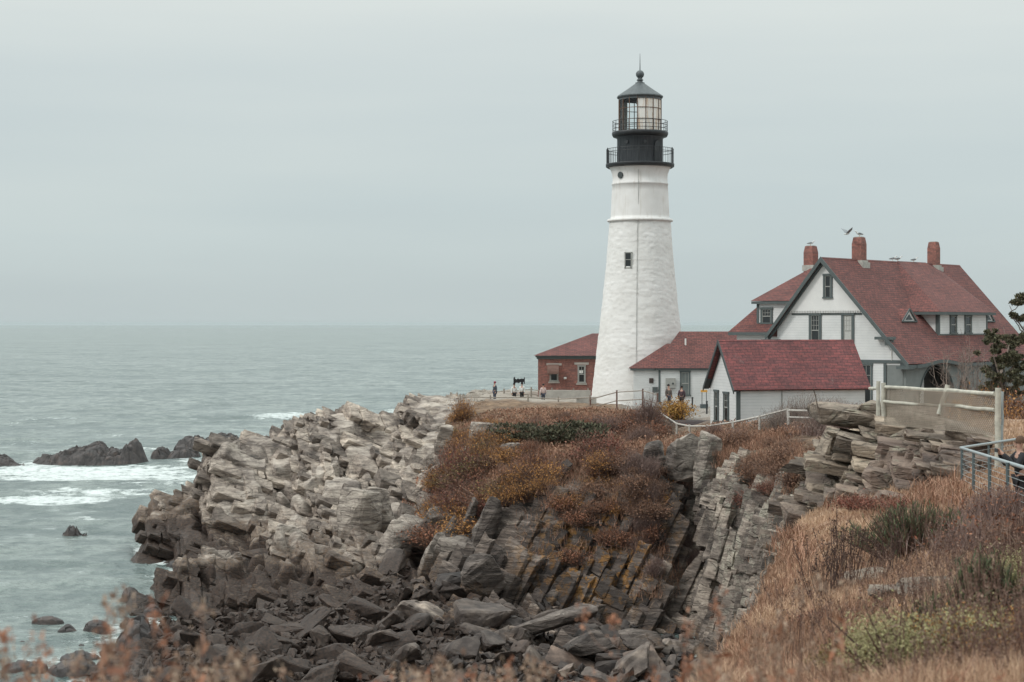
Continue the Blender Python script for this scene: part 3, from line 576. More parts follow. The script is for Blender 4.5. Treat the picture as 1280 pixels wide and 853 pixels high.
for a in ((110, 592, 330, 22, 1), (100, 600, 300, 14, 1.0), (200, 598, 230, 14, .85), (30, 588, 90, 26, .9), (250, 578, 90, 14, .7), (120, 566, 280, 8, .6), (100, 571, 60, 12, .5),
          (120, 617, 240, 11, .8), (60, 626, 230, 15, 1.0), (190, 609, 130, 6, .6), (70, 524, 130, 6, .62), (20, 530, 70, 5, .5), (360, 520, 130, 10, .9), (90, 650, 160, 6, .5), (220, 640, 60, 8, .6), (420, 524, 60, 6, .6), (500, 514, 60, 8, .8), (160, 544, 120, 5, .4), (30, 555, 110, 8, .5), (310, 546, 60, 8, .55),
          (25, 772, 46, 9, .75), (100, 675, 70, 6, .45), (130, 790, 110, 46, .42), (60, 805, 160, 40, .4), (165, 760, 70, 26, .45), (190, 712, 60, 26, .3)): patch(*a)
sh_ = (gz_ > -1.2)&(SY < 180)&(SY > 70)&(SX < -12); foam = np.maximum(foam, (sh_*(.42+.3*sstep(-1.0, -.35, gz_))).ravel()); foam += .12*fbm(p3*np.array([.03, .09, 1]), 3, 77)
def seamat():
    m, nt, b = newmat('sea_water'); p_ = pos(nt)
    s0 = noise(nt, p_, .9, 5, .65); s1 = noise(nt, p_, .34, 5, .65); s2 = noise(nt, p_, .11, 5, .7); s3 = noise(nt, p_, .032, 5, .7); s4 = noise(nt, p_, .008, 4, .6)
    a = N(nt, 'ShaderNodeAttribute', attribute_name='foam').outputs['Fac']; fn = noise(nt, p_, .5, 8, .75)
    f = maprange(nt, math_(nt, 'ADD', a, math_(nt, 'MULTIPLY', math_(nt, 'SUBTRACT', fn, .5), 2.3)), .5, .85)
    c = ramp(nt, s4, [(.35, (.188, .225, .21)), (.65, (.245, .28, .262))])
    for q_, lo, hi, am in ((s0, .38, .52, .5), (s1, .38, .54, .7), (s2, .38, .54, .65), (s3, .38, .52, .5)): c = mix(nt, maprange(nt, q_, lo, hi, am, 0), c, (.07, .1, .098))  # dark wave troughs: reflection contrast painted into the water colour
    c = mix(nt, math_(nt, 'MULTIPLY', maprange(nt, s1, .58, .68), .5), c, (.42, .46, .45))  # light wave crests, also painted as colour
    wc = math_(nt, 'MULTIPLY', maprange(nt, s0, .66, .72), maprange(nt, s2, .55, .65)); f = math_(nt, 'MAXIMUM', f, wc)
    f = math_(nt, 'MULTIPLY', f, maprange(nt, s0, .3, .52, .25, 1)); c = mix(nt, math_(nt, 'MULTIPLY', f, .88), c, (.66, .7, .69)); n1, n2 = s1, s0
    nt.links.new(c, b.inputs['Base Color']); nt.links.new(maprange(nt, f, 0, 1, .22, .8), b.inputs['Roughness']); b.inputs['IOR'].default_value = 1.33
    h = math_(nt, 'ADD', math_(nt, 'MULTIPLY', n1, 1.0), math_(nt, 'MULTIPLY', n2, .3)); bump(nt, b, h, 1.0, .9); return m
nu2, nv2 = SX.shape; ii = np.arange(nu2*nv2).reshape(nu2, nv2)
sea = npmesh('sea', np.stack([SX, SY, SZ], -1).reshape(-1, 3), np.stack([ii[:-1, :-1], ii[1:, :-1], ii[1:, 1:], ii[:-1, 1:]], -1).reshape(-1, 4), seamat(), attrs={'foam': foam}, smooth=True)
tag(sea, kind='structure')

# ------------------------------------------------------------------ rocks
def stone_proto(name, dims, seed, m, parent=None, lv=2, rough=.06, cut=14):
    rr = random.Random(seed); bm = bmesh.new()
    for k in range(cut):
        v = Vector((rr.uniform(-1, 1), rr.uniform(-1, 1), rr.uniform(-1, 1)))
        mx = max(abs(v.x), abs(v.y), abs(v.z)); v = v/mx*rr.uniform(.8, 1)
        bm.verts.new((v.x*dims[0]/2, v.y*dims[1]/2, v.z*dims[2]/2))
    bmesh.ops.convex_hull(bm, input=bm.verts)
    bmesh.ops.delete(bm, geom=[v for v in bm.verts if not v.link_faces], context='VERTS')
    bmesh.ops.dissolve_limit(bm, angle_limit=R(14), verts=bm.verts, edges=bm.edges)
    bmesh.ops.bevel(bm, geom=list(bm.edges), offset=min(dims)*.045, segments=1, affect='EDGES', profile=.6)
    bmesh.ops.triangulate(bm, faces=bm.faces)
    for k in range(lv): bmesh.ops.subdivide_edges(bm, edges=[e for e in bm.edges if e.calc_length() > max(dims)*.09], cuts=1); bmesh.ops.triangulate(bm, faces=bm.faces)
    V = np.array([v.co[:] for v in bm.verts]); s = np.mean(dims)
    off = blocks(V+seed, frame(10), (s*.6, s*.5, s*.22), seed, crack=.02*s, cd=.6)*rough*s*.5+fbm(V*3/s+seed, 4, seed)*rough*s
    nv_ = V/(np.linalg.norm(V, axis=1, keepdims=True)+1e-6)
    V = V+nv_*off[:, None]
    for v, c in zip(bm.verts, V): v.co = c
    me = bpy.data.meshes.new(name); bm.to_mesh(me); bm.free(); me.materials.append(m)
    o = bpy.data.objects.new(name, me); COL.objects.link(o); o.parent = parent; return o
def put(o, loc, rot=(0, 0, 0), s=1): o.location = loc; o.rotation_euler = rot; o.scale = (s, s, s) if not hasattr(s, '__len__') else s; return o
# rocks in the sea
def searock(name, px0, px1, ytop, ybase, label, seed, peaks, group=None, depth=.5):
    """low reef: ridge heightfield on its own elliptical plan, edge below water"""
    Y = EYE*F/(ybase-HY); w = (px1-px0)/F*Y; h = EYE-(ytop-HY)/F*(Y+w*depth*.3); c = Vector((((px0+px1)/2-CX)/F*Y, Y+w*depth*.45, 0))
    n = 90; u = np.linspace(-1, 1, n); U, Vv = np.meshgrid(u, u, indexing='ij'); x = U*w/2*1.05; y = Vv*w/2*depth*1.1
    r = np.sqrt(U**2+Vv**2); e = np.clip(1-r**2, 0, 1); z = 0
    for (cx_, hh, sp) in peaks: z = np.maximum(z, hh*np.exp(-np.abs((U-cx_)/sp)**2.4-(Vv/.8)**2*.6))
    q = np.stack([x+seed*13, y, 0*x], -1).reshape(-1, 3)
    bl = blocks(q+[0, 0, 3], frame(-15, 20), (1.6, 1.1, .8), seed, crack=.1, cd=.5).reshape(x.shape)
    bs = blocks(q+[0, 0, 3], frame(-15, 20), (.6, .5, .4), seed+5, crack=.06, cd=.5).reshape(x.shape)
    z = z*h*np.clip(e*2.6, 0, 1)*.95+(bl*.2+bs*.12+fbm(q*.6, 5, seed).reshape(x.shape)*.8)*min(1, h/1.8)*np.clip(e*3, 0, 1)-.5*(1-np.clip(e*3, 0, 1))-.05
    ix = np.arange(n*n).reshape(n, n)
    o = npmesh(name, np.stack([x, y, z], -1).reshape(-1, 3), np.stack([ix[:-1, :-1], ix[1:, :-1], ix[1:, 1:], ix[:-1, 1:]], -1).reshape(-1, 4), M['wetrock'])
    o.location = c; return tag(o, label, 'rock', group)
searock('sea_reef', 28, 184, 553, 583, 'long dark reef ringed by white foam, widest of the sea rocks', 1, [(-.05, .85, .5), (.1, .95, .25), (.66, 1.0, .22), (-.65, .42, .4), (.35, .68, .6)], depth=.4)
searock('sea_reef', -60, 42, 570, 585, 'low dark reef cut by the picture edge, washed by breaking foam', 2, [(0, 1, .6)], depth=.3)
searock('sea_reef', 178, 252, 555, 577, 'jagged dark reef in foam between the long reef and the headland', 3, [(-.45, .95, .3), (.3, .85, .6)], depth=.5)
searock('sea_reef', 208, 310, 544, 566, 'dark reef farthest back, half hidden behind the pale headland', 4, [(-.4, .85, .5), (.3, 1.05, .6)], depth=.5)
searock('sea_rock', 185, 232, 576.5, 581, 'thin flat dark rock just awash in foam by the jagged reef', 5, [(0, 1, .8)], depth=.2)
searock('sea_rock', 74, 108, 654, 672, 'small black pointed rock alone in open water', 6, [(-.15, 1.1, .4), (.7, .25, .25)], depth=.6)
searock('sea_rock', 143, 192, 732, 754, 'black sloping rock just off the headland foot', 7, [(-.3, 1.1, .5), (.4, .6, .5)], depth=.6)
searock('sea_rock', 34, 80, 771, 781, 'flat dark rock awash near the shore, farthest from the headland', 8, [(0, 1.1, .8)], depth=.5)
searock('sea_rock', 68, 96, 780, 793, 'small brown rock touching the flat rock awash', 9, [(0, 1.1, .8)], depth=.6)
searock('sea_rock', 99, 137, 778, 793, 'squarish dark rock in shallow water with a flat top', 10, [(0, 1.2, 1)], depth=.6)
searock('sea_rock', 146, 174, 770, 784, 'small dark rock beside the big weedy shore boulder', 11, [(0, 1.1, .8)], depth=.6)
searock('sea_rock', 96, 106, 803, 808, 'tiny black rock barely above the water', 12, [(0, 1.1, .8)], depth=.6)
searock('sea_rock', 68, 126, 811, 828, 'flat rock with orange-brown weed near the shore grass', 13, [(0, 1.1, .9)], depth=.5)
searock('sea_rock', 205, 226, 700, 711, 'small dark rock between the two ridge tips', 21, [(0, 1.1, .8)], depth=.6)
searock('sea_rock', 20, 34, 800, 806, 'tiny dark rock awash nearest the left picture edge', 22, [(0, 1.1, .8)], depth=.6)
searock('sea_rock', 176, 204, 757, 770, 'small dark rock tucked against the nearer ridge foot', 23, [(0, 1.1, .8)], depth=.6)
searock('sea_rock', 118, 134, 826, 835, 'tiny brown rock beside the weedy flat rock', 14, [(0, 1.1, .9)], depth=.5)
searock('sea_rock', 135, 205, 778, 820, 'big dark weed-covered boulder at the water edge', 15, [(-.1, 1.1, .6), (.4, .8, .5)], depth=.8)
searock('sea_rock', -10, 60, 822, 845, 'brown shore rock behind the blurred plants at the corner', 16, [(0, 1.1, .9)], depth=.5)
searock('sea_rock', 50, 120, 826, 848, 'dark shore rock partly under the blurred red plants', 17, [(0, 1.1, .9)], depth=.6)
# beach boulders
pro = [stone_proto('boulder', (random.uniform(1.1, 1.9), random.uniform(.8, 1.2), random.uniform(.4, .95)), 50+k, M['boulder'], lv=2) for k in range(12)]
SIZES = ['weed-dark stone', 'grey angular stone']
def lab_beach(px, py, s):
    if px < 420: return ('weed-dark angular stone in the rubble under the nearer rock ridge', 'weed-dark stones under the nearer rock ridge')
    if py > 800 and px > 600: return ('pale pinkish angular stone in the rubble at the cove floor', 'pale stones on the cove floor')
    return ('grey angular stone in the rubble below the boulders of the cove', 'grey stones below the cove boulders')
used = set(); cnt = 0
rr = random.Random(5)
while cnt < 235:
    px = rr.uniform(200, 885); lo = np.interp(px, [200, 260, 330, 420, 500, 560, 620, 700, 760, 870], [765, 768, 760, 735, 700, 705, 722, 765, 785, 795]); py = lo+(870-lo)*rr.random()
    q = hit(px, py, 4.3)
    if q.y > 112: continue
    s = .5+rr.random()**2.2*1.45; pi = rr.randrange(12)
    o = pro[pi] if pi not in used else copy_tree(pro[pi]); used.add(pi)
    put(o, q+Vector((0, 0, .14*s)), (rr.gauss(0, .35)-.1, rr.gauss(0, .3)-.25, rr.uniform(0, 6.3)), (s*rr.uniform(.8, 1.3), s*rr.uniform(.8, 1.1), s*rr.uniform(.7, 1.2)))
    l = lab_beach(px, py, s); tag(o, l[0], 'boulder', l[1]); cnt += 1
for k_ in range(40):
    px = rr.uniform(95, 215); py = rr.uniform(785, 850)
    if px < 160 and py < 808: continue
    Y = (EYE-.25)*F/(py-HY); s_b = rr.uniform(.55, 1.35); pi = rr.randrange(12); o = pro[pi] if pi not in used else copy_tree(pro[pi]); used.add(pi)
    put(o, P(px, py, Y), (rr.gauss(0, .25), rr.gauss(0, .25), rr.uniform(0, 6.3)), (s_b*1.2, s_b, s_b)); tag(o, 'dark wet boulder at the waterline left of the cove rubble', 'boulder', 'wet boulders at the waterline')
for k in set(range(12))-used: bpy.data.objects.remove(pro[k])
# boulders one can name, (px centre, py centre, Y, w, d, h metres, rot, label)
HERO = [
 (452, 647, 105.5, 2.6, 2.4, 3.6, (0, .12, .3), 'tall pale boulder with a sloping face, largest below the pale headland'),
 (474, 640, 107.5, 2.2, 2.2, 3.2, (0, -.05, 1.3), 'shaded boulder leaning against the back of the tall pale boulder'),
 (497, 682, 100, 2.0, 2.2, 3.1, (.1, .35, .5), 'pale wedge boulder below the dark blocky boulder'),
 (524, 668, 101, 3.4, 2.2, 2.0, (0, .1, .1), 'dark blocky boulder with a pale top under the rust plants'),
 (553, 648, 101.5, 1.9, 1.6, 1.4, (0, 0, .4), 'rounded greenish-grey boulder at the foot of the rust plants'),
 (566, 700, 94.5, 2.3, 2.0, 2.4, (.15, .2, 0), 'rounded ribbed grey boulder among the upright slabs'),
 (598, 722, 90.5, 2.0, 1.8, 2.7, (.1, -.45, .4), 'pale cracked boulder leaning left of the tilted slabs'),
 (541, 696, 96, .9, 1.3, 2.8, (.1, .3, .2), 'narrow upright pale slab left of the rounded ribbed boulder'),
 (562, 668, 98, .7, 1.2, 2.2, (.1, .4, .2), 'thin leaning pale slab above the rounded ribbed boulder'),
 (588, 648, 98, .7, 1.2, 2.5, (.1, .45, .2), 'thin bright slab leaning under the dark turf'),
 (604, 672, 95, 1.2, 1.2, 4.6, (.15, .32, .2), 'tall narrow grey slab right of the rounded ribbed boulder'),
 (520, 774, 83, 2.6, 1.8, 1.8, (0, .06, .1), 'black flat-topped block in the rubble'),
 (600, 778, 82, 2.5, 2.0, 1.9, (.1, .1, .4), 'dark round-shouldered boulder in the middle of the rubble'),
 (688, 778, 81.5, 4.6, 1.4, .8, (0, -.22, .1), 'long flat slab lying across the rubble'),
 (740, 800, 78, 2.6, 1.7, 1.0, (0, -.1, .3), 'wide pale flat stone at the cliff foot'),
 (800, 800, 79, 2.2, 1.6, 1.1, (0, .2, .6), 'brown wedge stone at the cliff foot near the dark cleft'),
 (480, 812, 77, 2.6, 1.6, .9, (0, -.35, .3), 'long dark sloping stone in the lower rubble'),
 (440, 795, 79, 1.9, 1.5, 1.0, (0, .2, .9), 'dark wedge boulder at the foot of the nearer ridge'),
 (568, 818, 76, 1.8, 1.3, .9, (0, .3, 1.2), 'bluish dark boulder in the lower rubble'),
 (605, 545, 113, 1.9, 1.8, 1.9, (0, .1, .3), 'pale rounded boulder standing out of the clifftop shrubs'),
 (598, 568, 110, 2.2, 1.8, 1.8, (0, .1, 1), 'grey boulder below the pale rounded clifftop boulder'),
 (638, 568, 108, 1.6, 1.4, 1.3, (0, 0, .5), 'small pale boulder below the dark juniper'),
 (555, 552, 117, 1.0, 1.4, 2.2, (0, .2, .2), 'dark upright rock at the edge of the orange shrubs'),
 (822, 572, 94, 1.6, 1.5, 1.9, (0, .15, .2), 'smallest of three rounded slabs on the cove rim'),
 (858, 572, 93, 1.9, 1.6, 2.9, (.1, .12, .2), 'broad striped slab in the middle of the cove rim trio'),
 (886, 578, 92, 1.5, 1.5, 3.2, (.1, .18, .3), 'tall striped slab nearest the shed on the cove rim'),
 (522, 620, 112, 1.9, .9, .35, (.1, 0, .1), 'flat brown slab lying in the rust plants'),
]
for i, (px, py, Y, w_, d_, h_, rot, lab) in enumerate(HERO):
    nm = 'rock_slab' if min(w_, h_) < 1.25 else 'boulder'
    o = stone_proto(nm, (w_*1.15, d_*1.1, h_*1.1), 300+i, M['rock'] if i not in (11, 12, 16, 17, 18) else M['boulder'], lv=3, rough=.045, cut=18)
    o.rotation_euler = rot; o.location = P(px, py, Y)
    tag(o, lab, 'slab' if nm == 'rock_slab' else 'boulder')
# lichened slabs on the near outcrop
OUT = [
 (1080, 522, 53.2, 3.4, 2.2, .8, (.0, .06, .1), 'huge overhanging grey slab crowning the outcrop'),
 (1118, 520, 52.6, 2.6, 1.5, .75, (.05, .1, 0), 'black-speckled slab jutting right from the crowning slab'),
 (1082, 556, 51.3, 2.3, 1.2, .45, (.1, .32, .1), 'pale slab sloping down under the overhanging slab'),
 (1160, 528, 49.8, 2.2, 1.4, .4, (.0, .2, .1), 'flat pale-topped slab below the leaning fence post'),
 (1157, 548, 49.6, 2.1, 1.3, .7, (0, .05, .2), 'blocky brown ledge under the flat pale-topped slab'),
 (1148, 563, 48.8, 1.1, 1.0, .8, (0, 0, .3), 'pinkish square block above the rusty blocks'),
 (1178, 563, 48.6, .9, 1.0, .85, (0, 0, .1), 'pink squarish block at the right end of the brown ledge'),
 (1117, 573, 48.6, .9, .9, .85, (0, .05, .2), 'small rust-red block with a pink top'),
 (1137, 582, 48, 1.5, 1.0, .95, (.05, .2, .3), 'largest rust-red block, sloping to the right'),
 (1175, 583, 47.6, 2.2, 1.1, .7, (0, .05, 0), 'greenish broken ledge beside the rust-red block'),
 (1095, 588, 48.2, .5, .6, .55, (0, .05, .2), 'small grey cube of rock on the lower ledges'),
 (1120, 603, 47, 2.0, .9, .42, (.1, .3, 0), 'long pale slab sloping down to the tan grass'),
 (1212, 545, 47, 1.5, 1.1, .5, (.1, .3, 0), 'brown tilted slab under the wire fence'),
 (1205, 565, 46.4, 1.2, 1.0, .6, (.1, .1, 0), 'low grey block under the wire fence'),
 (1030, 562, 52, .2, .8, 1.2, (.1, .35, .3), 'narrow upright stone at the dark gap of the outcrop'),
 (1048, 622, 49, .8, .8, .5, (0, .2, 0), 'rounded stone at the foot of the outcrop'),
]
for i, (px, py, Y, w_, d_, h_, rot, lab) in enumerate(OUT):
    o = stone_proto('rock_slab', (w_*1.12, d_*1.1, h_*1.15), 700+i, M['outcrop'], lv=3, rough=.05, cut=26)
    o.rotation_euler = rot; o.location = P(px, py, Y); tag(o, lab, 'slab')
for i, (px, py, s, lab) in enumerate([(1092, 731, 1.0, 'flat pale stone in the tan grass left of the others'), (1128, 758, .85, 'flat pale stone nearest the yellow-green bush'), (1192, 748, 1.2, 'wide flat pale stone in grass below the green broom')]):
    o = stone_proto('flat_stone', (s, s*.7, .22), 800+i, M['outcrop'], lv=1); o.location = hit(px, py)+Vector((0, 0, .09)); tag(o, lab, 'stone')
# rubble too small to count
def rubble_field():
    n_ = 3600; V = []; Fc = []; base = []
    for k in range(6):
        rr_ = random.Random(k+900); bm = bmesh.new()
        for j in range(9): bm.verts.new((rr_.uniform(-1, 1), rr_.uniform(-.8, .8), rr_.uniform(-.5, .5)))
        bmesh.ops.convex_hull(bm, input=bm.verts); bmesh.ops.delete(bm, geom=[v for v in bm.verts if not v.link_faces], context='VERTS'); bmesh.ops.triangulate(bm, faces=bm.faces)
        bm.verts.index_update(); base.append((np.array([v.co[:] for v in bm.verts]), np.array([[v.index for v in f.verts] for f in bm.faces]))); bm.free()
    t = 0; rr_ = random.Random(77)
    for k in range(n_):
        px = rr_.uniform(190, 895); lo = np.interp(px, [190, 260, 330, 420, 500, 560, 620, 700, 760, 890], [765, 768, 760, 735, 690, 700, 722, 762, 783, 790]); py = lo+(860-lo)*rr_.random()
        q = hit(px, py, 4.3)
        if q.y > 112: continue
        b, f = base[rr_.randrange(6)]; s = .1+.3*rr_.random()**2; m_ = np.array(Matrix.Rotation(rr_.uniform(0, 6.3), 3, Vector((rr_.random(), rr_.random(), rr_.random())).normalized()))
        V.append((b*s)@m_.T+np.array(q)+[0, 0, s*.3]); Fc.append(f+t); t += len(b)
    return tag(npmesh('rubble', np.concatenate(V), np.concatenate(Fc), M['boulder']), 'small broken stones filling the gaps between the boulders of the cove', 'rubble', kind='stuff')
rubble_field()
# ------------------------------------------------------------------ buildings
class Fr:
    """a building's own frame: origin, turn, and points of its planes seen at a bearing of the photo"""
    def __init__(s, o, yaw): s.o = Vector(o); s.yaw = yaw; s.m = Matrix.Rotation(yaw, 3, 'Z')
    def on(s, px, py, n, c):
        """local point where the sight line meets the local plane n.x = c"""
        mi = s.m.transposed(); e = mi@(Vector((0, 0, EYE))-s.o); d = mi@(P(px, py, 1)-Vector((0, 0, EYE))); n = Vector(n)
        return e+d*((c-n.dot(e))/n.dot(d))
    def root(s, name): return empty(name, s.o, s.yaw)
def window(root, cx, z0, z1, w, plane, at, out, panes=(2, 4), trim=None, name='window', fw=.13, sash=True, glassm=None, curtain=False, label=None):
    """plane 'y' = wall facing -y at y=at ; 'x' = wall facing +x at x=at"""
    trim = trim or M['trim']
    def B(mb, a0, a1, za, zb, d0, d1):
        if plane == 'y': mb.bx(a0, a1, at-d1, at-d0, za, zb)
        else: mb.bx(at+d0, at+d1, a0, a1, za, zb)
    a0, a1 = cx-w/2, cx+w/2; f = MB()
    B(f, a0, a0+fw, z0, z1, -.02, .07); B(f, a1-fw, a1, z0, z1, -.02, .07)
    B(f, a0-.03, a1+.03, z1-.002, z1+fw*.9, -.02, .1); B(f, a0-.04, a1+.04, z0-.08, z0+.04, -.02, .12)
    fr = f.build(name, trim, root)
    g = MB(); B(g, a0+fw, a1-fw, z0+.04, z1, -.01, .012); g.build('pane', glassm or M['glass'], fr)
    s = MB(); b0, b1 = a0+fw, a1-fw
    if sash:
        zm = (z0+z1)/2; B(s, b0, b1, zm-.035, zm+.035, .013, .05); B(s, b0, b0+.04, z0+.04, z1, .013, .045); B(s, b1-.04, b1, z0+.04, z1, .013, .045); B(s, b0+.04, b1-.04, z1-.05, z1-.002, .013, .045)
        for k in range(1, panes[0]): x = b0+(b1-b0)*k/panes[0]; B(s, x-.014, x+.014, zm+.035, z1-.05, .013, .035)
        nz = panes[1]//2
        for k in range(1, nz): z = zm+(z1-zm)*k/nz; B(s, b0+.04, b1-.04, z-.014, z+.014, .013, .033)
        s.build('sash', M['greybox'] if trim is not M['greybox'] else trim, fr)
    if curtain:
        c = MB(); B(c, b0+.05, b1-.05, z0+.06, z1-.05, .0125, .02); c.build('curtain', M['curtain'], fr)
    return fr
# ---- lighthouse
TY = 138.0; TB = 9.5; k = TY/F
def tz(py): return zp(py, TY)-TB
lt = empty('lighthouse', (P(800, 500, TY).x, TY, TB)); tag(lt, 'tall white tapering lighthouse tower with a black lantern on top', 'lighthouse')
prof = [(64, -.6), (61, tz(500)), (57.6, tz(470)), (54.4, tz(440)), (51, tz(412)), (47.8, tz(385)), (44.2, tz(350)), (41.2, tz(318)), (39, tz(290)), (38, tz(277))]
pr = []
for (a, b), (c_, d_) in zip(prof[:-1], prof[1:]):
    n_ = max(2, int((d_-b)/.09))
    for j in range(n_): t = j/n_; pr.append(((a+(c_-a)*t)*k, b+(d_-b)*t))
pr.append((38*k, tz(277)))
nn = 220; Vt = []
for r, z in pr:
    for j in range(nn): t = 2*math.pi*j/nn; Vt.append((r*math.cos(t), r*math.sin(t), z))
Vt = np.array(Vt); bl = blocks(np.stack([np.arctan2(Vt[:, 1], Vt[:, 0])*3.2+50, Vt[:, 2]*0, Vt[:, 2]], -1), [[1, 0, 0], [0, 1, 0], [0, 0, 1]], (.62, 9, .27), 5, warp=.12, tilt=1, crack=.05, cd=.9)
rn = Vt[:, :2]/np.linalg.norm(Vt[:, :2], axis=1, keepdims=True); off = bl*.014+fbm(Vt*1.3, 4, 9)*.02; Vt[:, :2] += rn*off[:, None]
ix = np.arange(len(pr)*nn).reshape(len(pr), nn); nx_ = np.roll(ix, -1, 1)
npmesh('lower_tower', Vt, np.stack([ix[:-1], nx_[:-1], nx_[1:], ix[1:]], -1).reshape(-1, 4), M['rubble'], lt, smooth=True)
MB().lathe([(r*k, tz(y)) for r, y in ((37.4, 278), (40.6, 277.5), (41, 276.5), (40.6, 274.6), (37, 273.8), (36.6, 271))], 64).build('ledge', M['plaster'], lt)
MB().lathe([(r*k, tz(y)) for r, y in ((36.7, 273), (35.2, 240), (34.6, 232.2), (35.3, 231.8), (35.3, 229.8), (34.4, 229.3), (34.2, 222), (34.8, 218), (37, 212), (39.4, 208.6))], 64).build('upper_tower', M['plaster'], lt)
MB().lathe([(r*k, tz(y)) for r, y in ((39, 208.8), (40.2, 210.6), (42.6, 209), (42.8, 206.4), (42.8, 205.6), (28, 205.2))], 64).build('lower_gallery', M['black'], lt)
MB().lathe([(28.7*k, tz(205.4)), (28.6*k, tz(174)), (29.6*k, tz(173.4)), (29.6*k, tz(171.8))], 40).build('watch_room', M['drum'], lt)
MB().lathe([(r*k, tz(y)) for r, y in ((29, 172.2), (33.6, 171.6), (35, 169), (35.2, 166.6), (34.6, 165.6), (24, 165.2))], 64).build('upper_gallery', M['black'], lt)
def rail(name, r, z0, z1, nb, rings, tb, tr):
    g = MB(); n_ = 64
    for z in rings: g.path([Vector((r*math.cos(2*math.pi*j/n_), r*math.sin(2*math.pi*j/n_), z)) for j in range(n_+1)], tr, 5)
    for j in range(nb): t = 2*math.pi*(j+.4)/nb; g.tube((r*math.cos(t), r*math.sin(t), z0), (r*math.cos(t), r*math.sin(t), z1), tb, None, 5)
    return g.build(name, M['black'], lt)
rail('railing', 41.8*k, tz(206), tz(187), 76, (tz(187.2), tz(191)), .013, .022)
g = MB()
for j in range(10): t = 2*math.pi*(j+.35)/10; g.tube((42*k*math.cos(t), 42*k*math.sin(t), tz(206)), (42*k*math.cos(t), 42*k*math.sin(t), tz(186)), .045, None, 6)
g.build('railing_posts', M['black'], lt)
rail('railing', 34.2*k, tz(166), tz(152), 20, (tz(152.2), tz(157.5), tz(162)), .02, .024)
rl = 26.6*k; n_ = 16; fan = [2*math.pi*(j+.5)/n_ for j in range(n_)]
g = MB()
for t in fan: g.tube((rl*math.cos(t), rl*math.sin(t), tz(165.4)), (rl*math.cos(t), rl*math.sin(t), tz(122)), .036, None, 6)
for z in (tz(151), tz(137), tz(123)): g.path([Vector((rl*math.cos(t), rl*math.sin(t), z)) for t in fan+[fan[0]+2*math.pi]], .03, 5)
g.build('lantern_frame', M['bronze'], lt)
MB().lathe([(rl*.985, tz(165.2)), (rl*.985, tz(122.4))], 8, sm=False, a0=fan[0]+2*math.pi*3/16, a1=fan[0]+2*math.pi*11/16).build('lantern_glass', M['clear'], lt)
MB().lathe([(rl*.985, tz(165.2)), (rl*.985, tz(121.8))], 8, sm=False, a0=fan[0]-2*math.pi*5/16, a1=fan[0]+2*math.pi*3/16).build('blanking_panels', M['panelwhite'], lt)
MB().lathe([(2.2*k, tz(165)), (4.2*k, tz(161)), (4.2*k, tz(157)), (1.8*k, tz(152)), (1.8*k, tz(132)), (5*k, tz(130)), (5*k, tz(126)), (0, tz(124))], 16).build('beacon', M['greybox'], lt)
MB().lathe([(27*k, tz(126)), (27*k, tz(122.5)), (28.6*k, tz(123)), (29.2*k, tz(121.6)), (28.4*k, tz(120.4)), (16*k, tz(112)), (6*k, tz(104.8)), (5.8*k, tz(103.6)), (3.6*k, tz(103.2)), (3.2*k, tz(101.5)), (4.4*k, tz(100.4)), (3*k, tz(99)), (2.8*k, tz(97.4))], n_, sm=False, a0=fan[0], a1=fan[0]+2*math.pi).build('roof', M['roofmetal'], lt)
MB().lathe([(5.2*k*math.sin(R(a)), tz(93.2)-5.2*k*math.cos(R(a))) for a in range(0, 181, 15)], 20).build('ball', M['roofmetal'], lt)
MB().tube((0, 0, tz(89)), (0, 0, tz(67)), .045, .012, 6).build('lightning_rod', M['roofmetal'], lt)
def onr(py, ang, extra=0): # radius on the tower at this row
    r = float(np.interp(-py, [-500, -440, -385, -350, -318, -290, -277], [61, 54.4, 47.8, 44.2, 41.2, 39, 38])) if py > 277 else 35.2
    return Vector(((r*k+extra)*math.sin(R(ang)), -(r*k+extra)*math.cos(R(ang)), tz(py)))
c_ = onr(327, -24); w_ = MB(); Mw = Matrix.Rotation(R(-24), 3, 'Z')
for dx, dz, sx_, sz_ in ((-.27, 0, .08, 1.25), (.27, 0, .08, 1.25), (0, .62, .62, .09), (0, -.62, .66, .09), (0, .05, .5, .05)): w_.box(Mw@Vector((dx, -.01, dz))+c_, (sx_, .16, sz_), M=Mw)
wf = w_.build('window', M['greybox'], lt); MB().box(c_, (.5, .1, 1.2), M=Mw).build('pane', M['glass'], wf)
c_ = onr(221, -48); Mw = Matrix.Rotation(R(-48), 3, 'Z'); MB().tube(Mw@Vector((0, .12, 0))+c_, Mw@Vector((0, -.04, 0))+c_, .27, None, 18).build('porthole', M['dark_trim'], lt)
MB().path([onr(y, -7.5, .035) for y in (208, 230, 231.5, 274)], .02, 5).path([onr(y, -7.5, .07) for y in (274.2, 277.5)]+[onr(y, -9, .04) for y in (290, 318, 350, 385, 412, 440, 470, 500)], .02, 5).build('cable', M['greybox'], lt)
g = MB()
for a in (-38, 8): g.tube((28.7*k*math.sin(R(a)), -28.7*k*math.cos(R(a)), tz(180)), (30*k*math.sin(R(a)), -30*k*math.cos(R(a)), tz(180)), .14, None, 12)
g.build('vent', M['black'], lt)
a = R(44); g = MB(); Mw = Matrix.Rotation(a, 3, 'Z'); c_ = Vector((28.7*k*math.sin(a), -28.7*k*math.cos(a), 0))
pts = [Vector((x, -.03, z)) for x, z in [(-.4, tz(205)), (.4, tz(205)), (.4, tz(184))]+[(.4*math.cos(R(t)), tz(184)+.4*math.sin(R(t))) for t in range(15, 180, 15)]+[(-.4, tz(184))]]
g.prism([Mw@p_+c_ for p_ in pts], Mw@Vector((0, -.06, 0))); g.build('door', M['black'], lt)

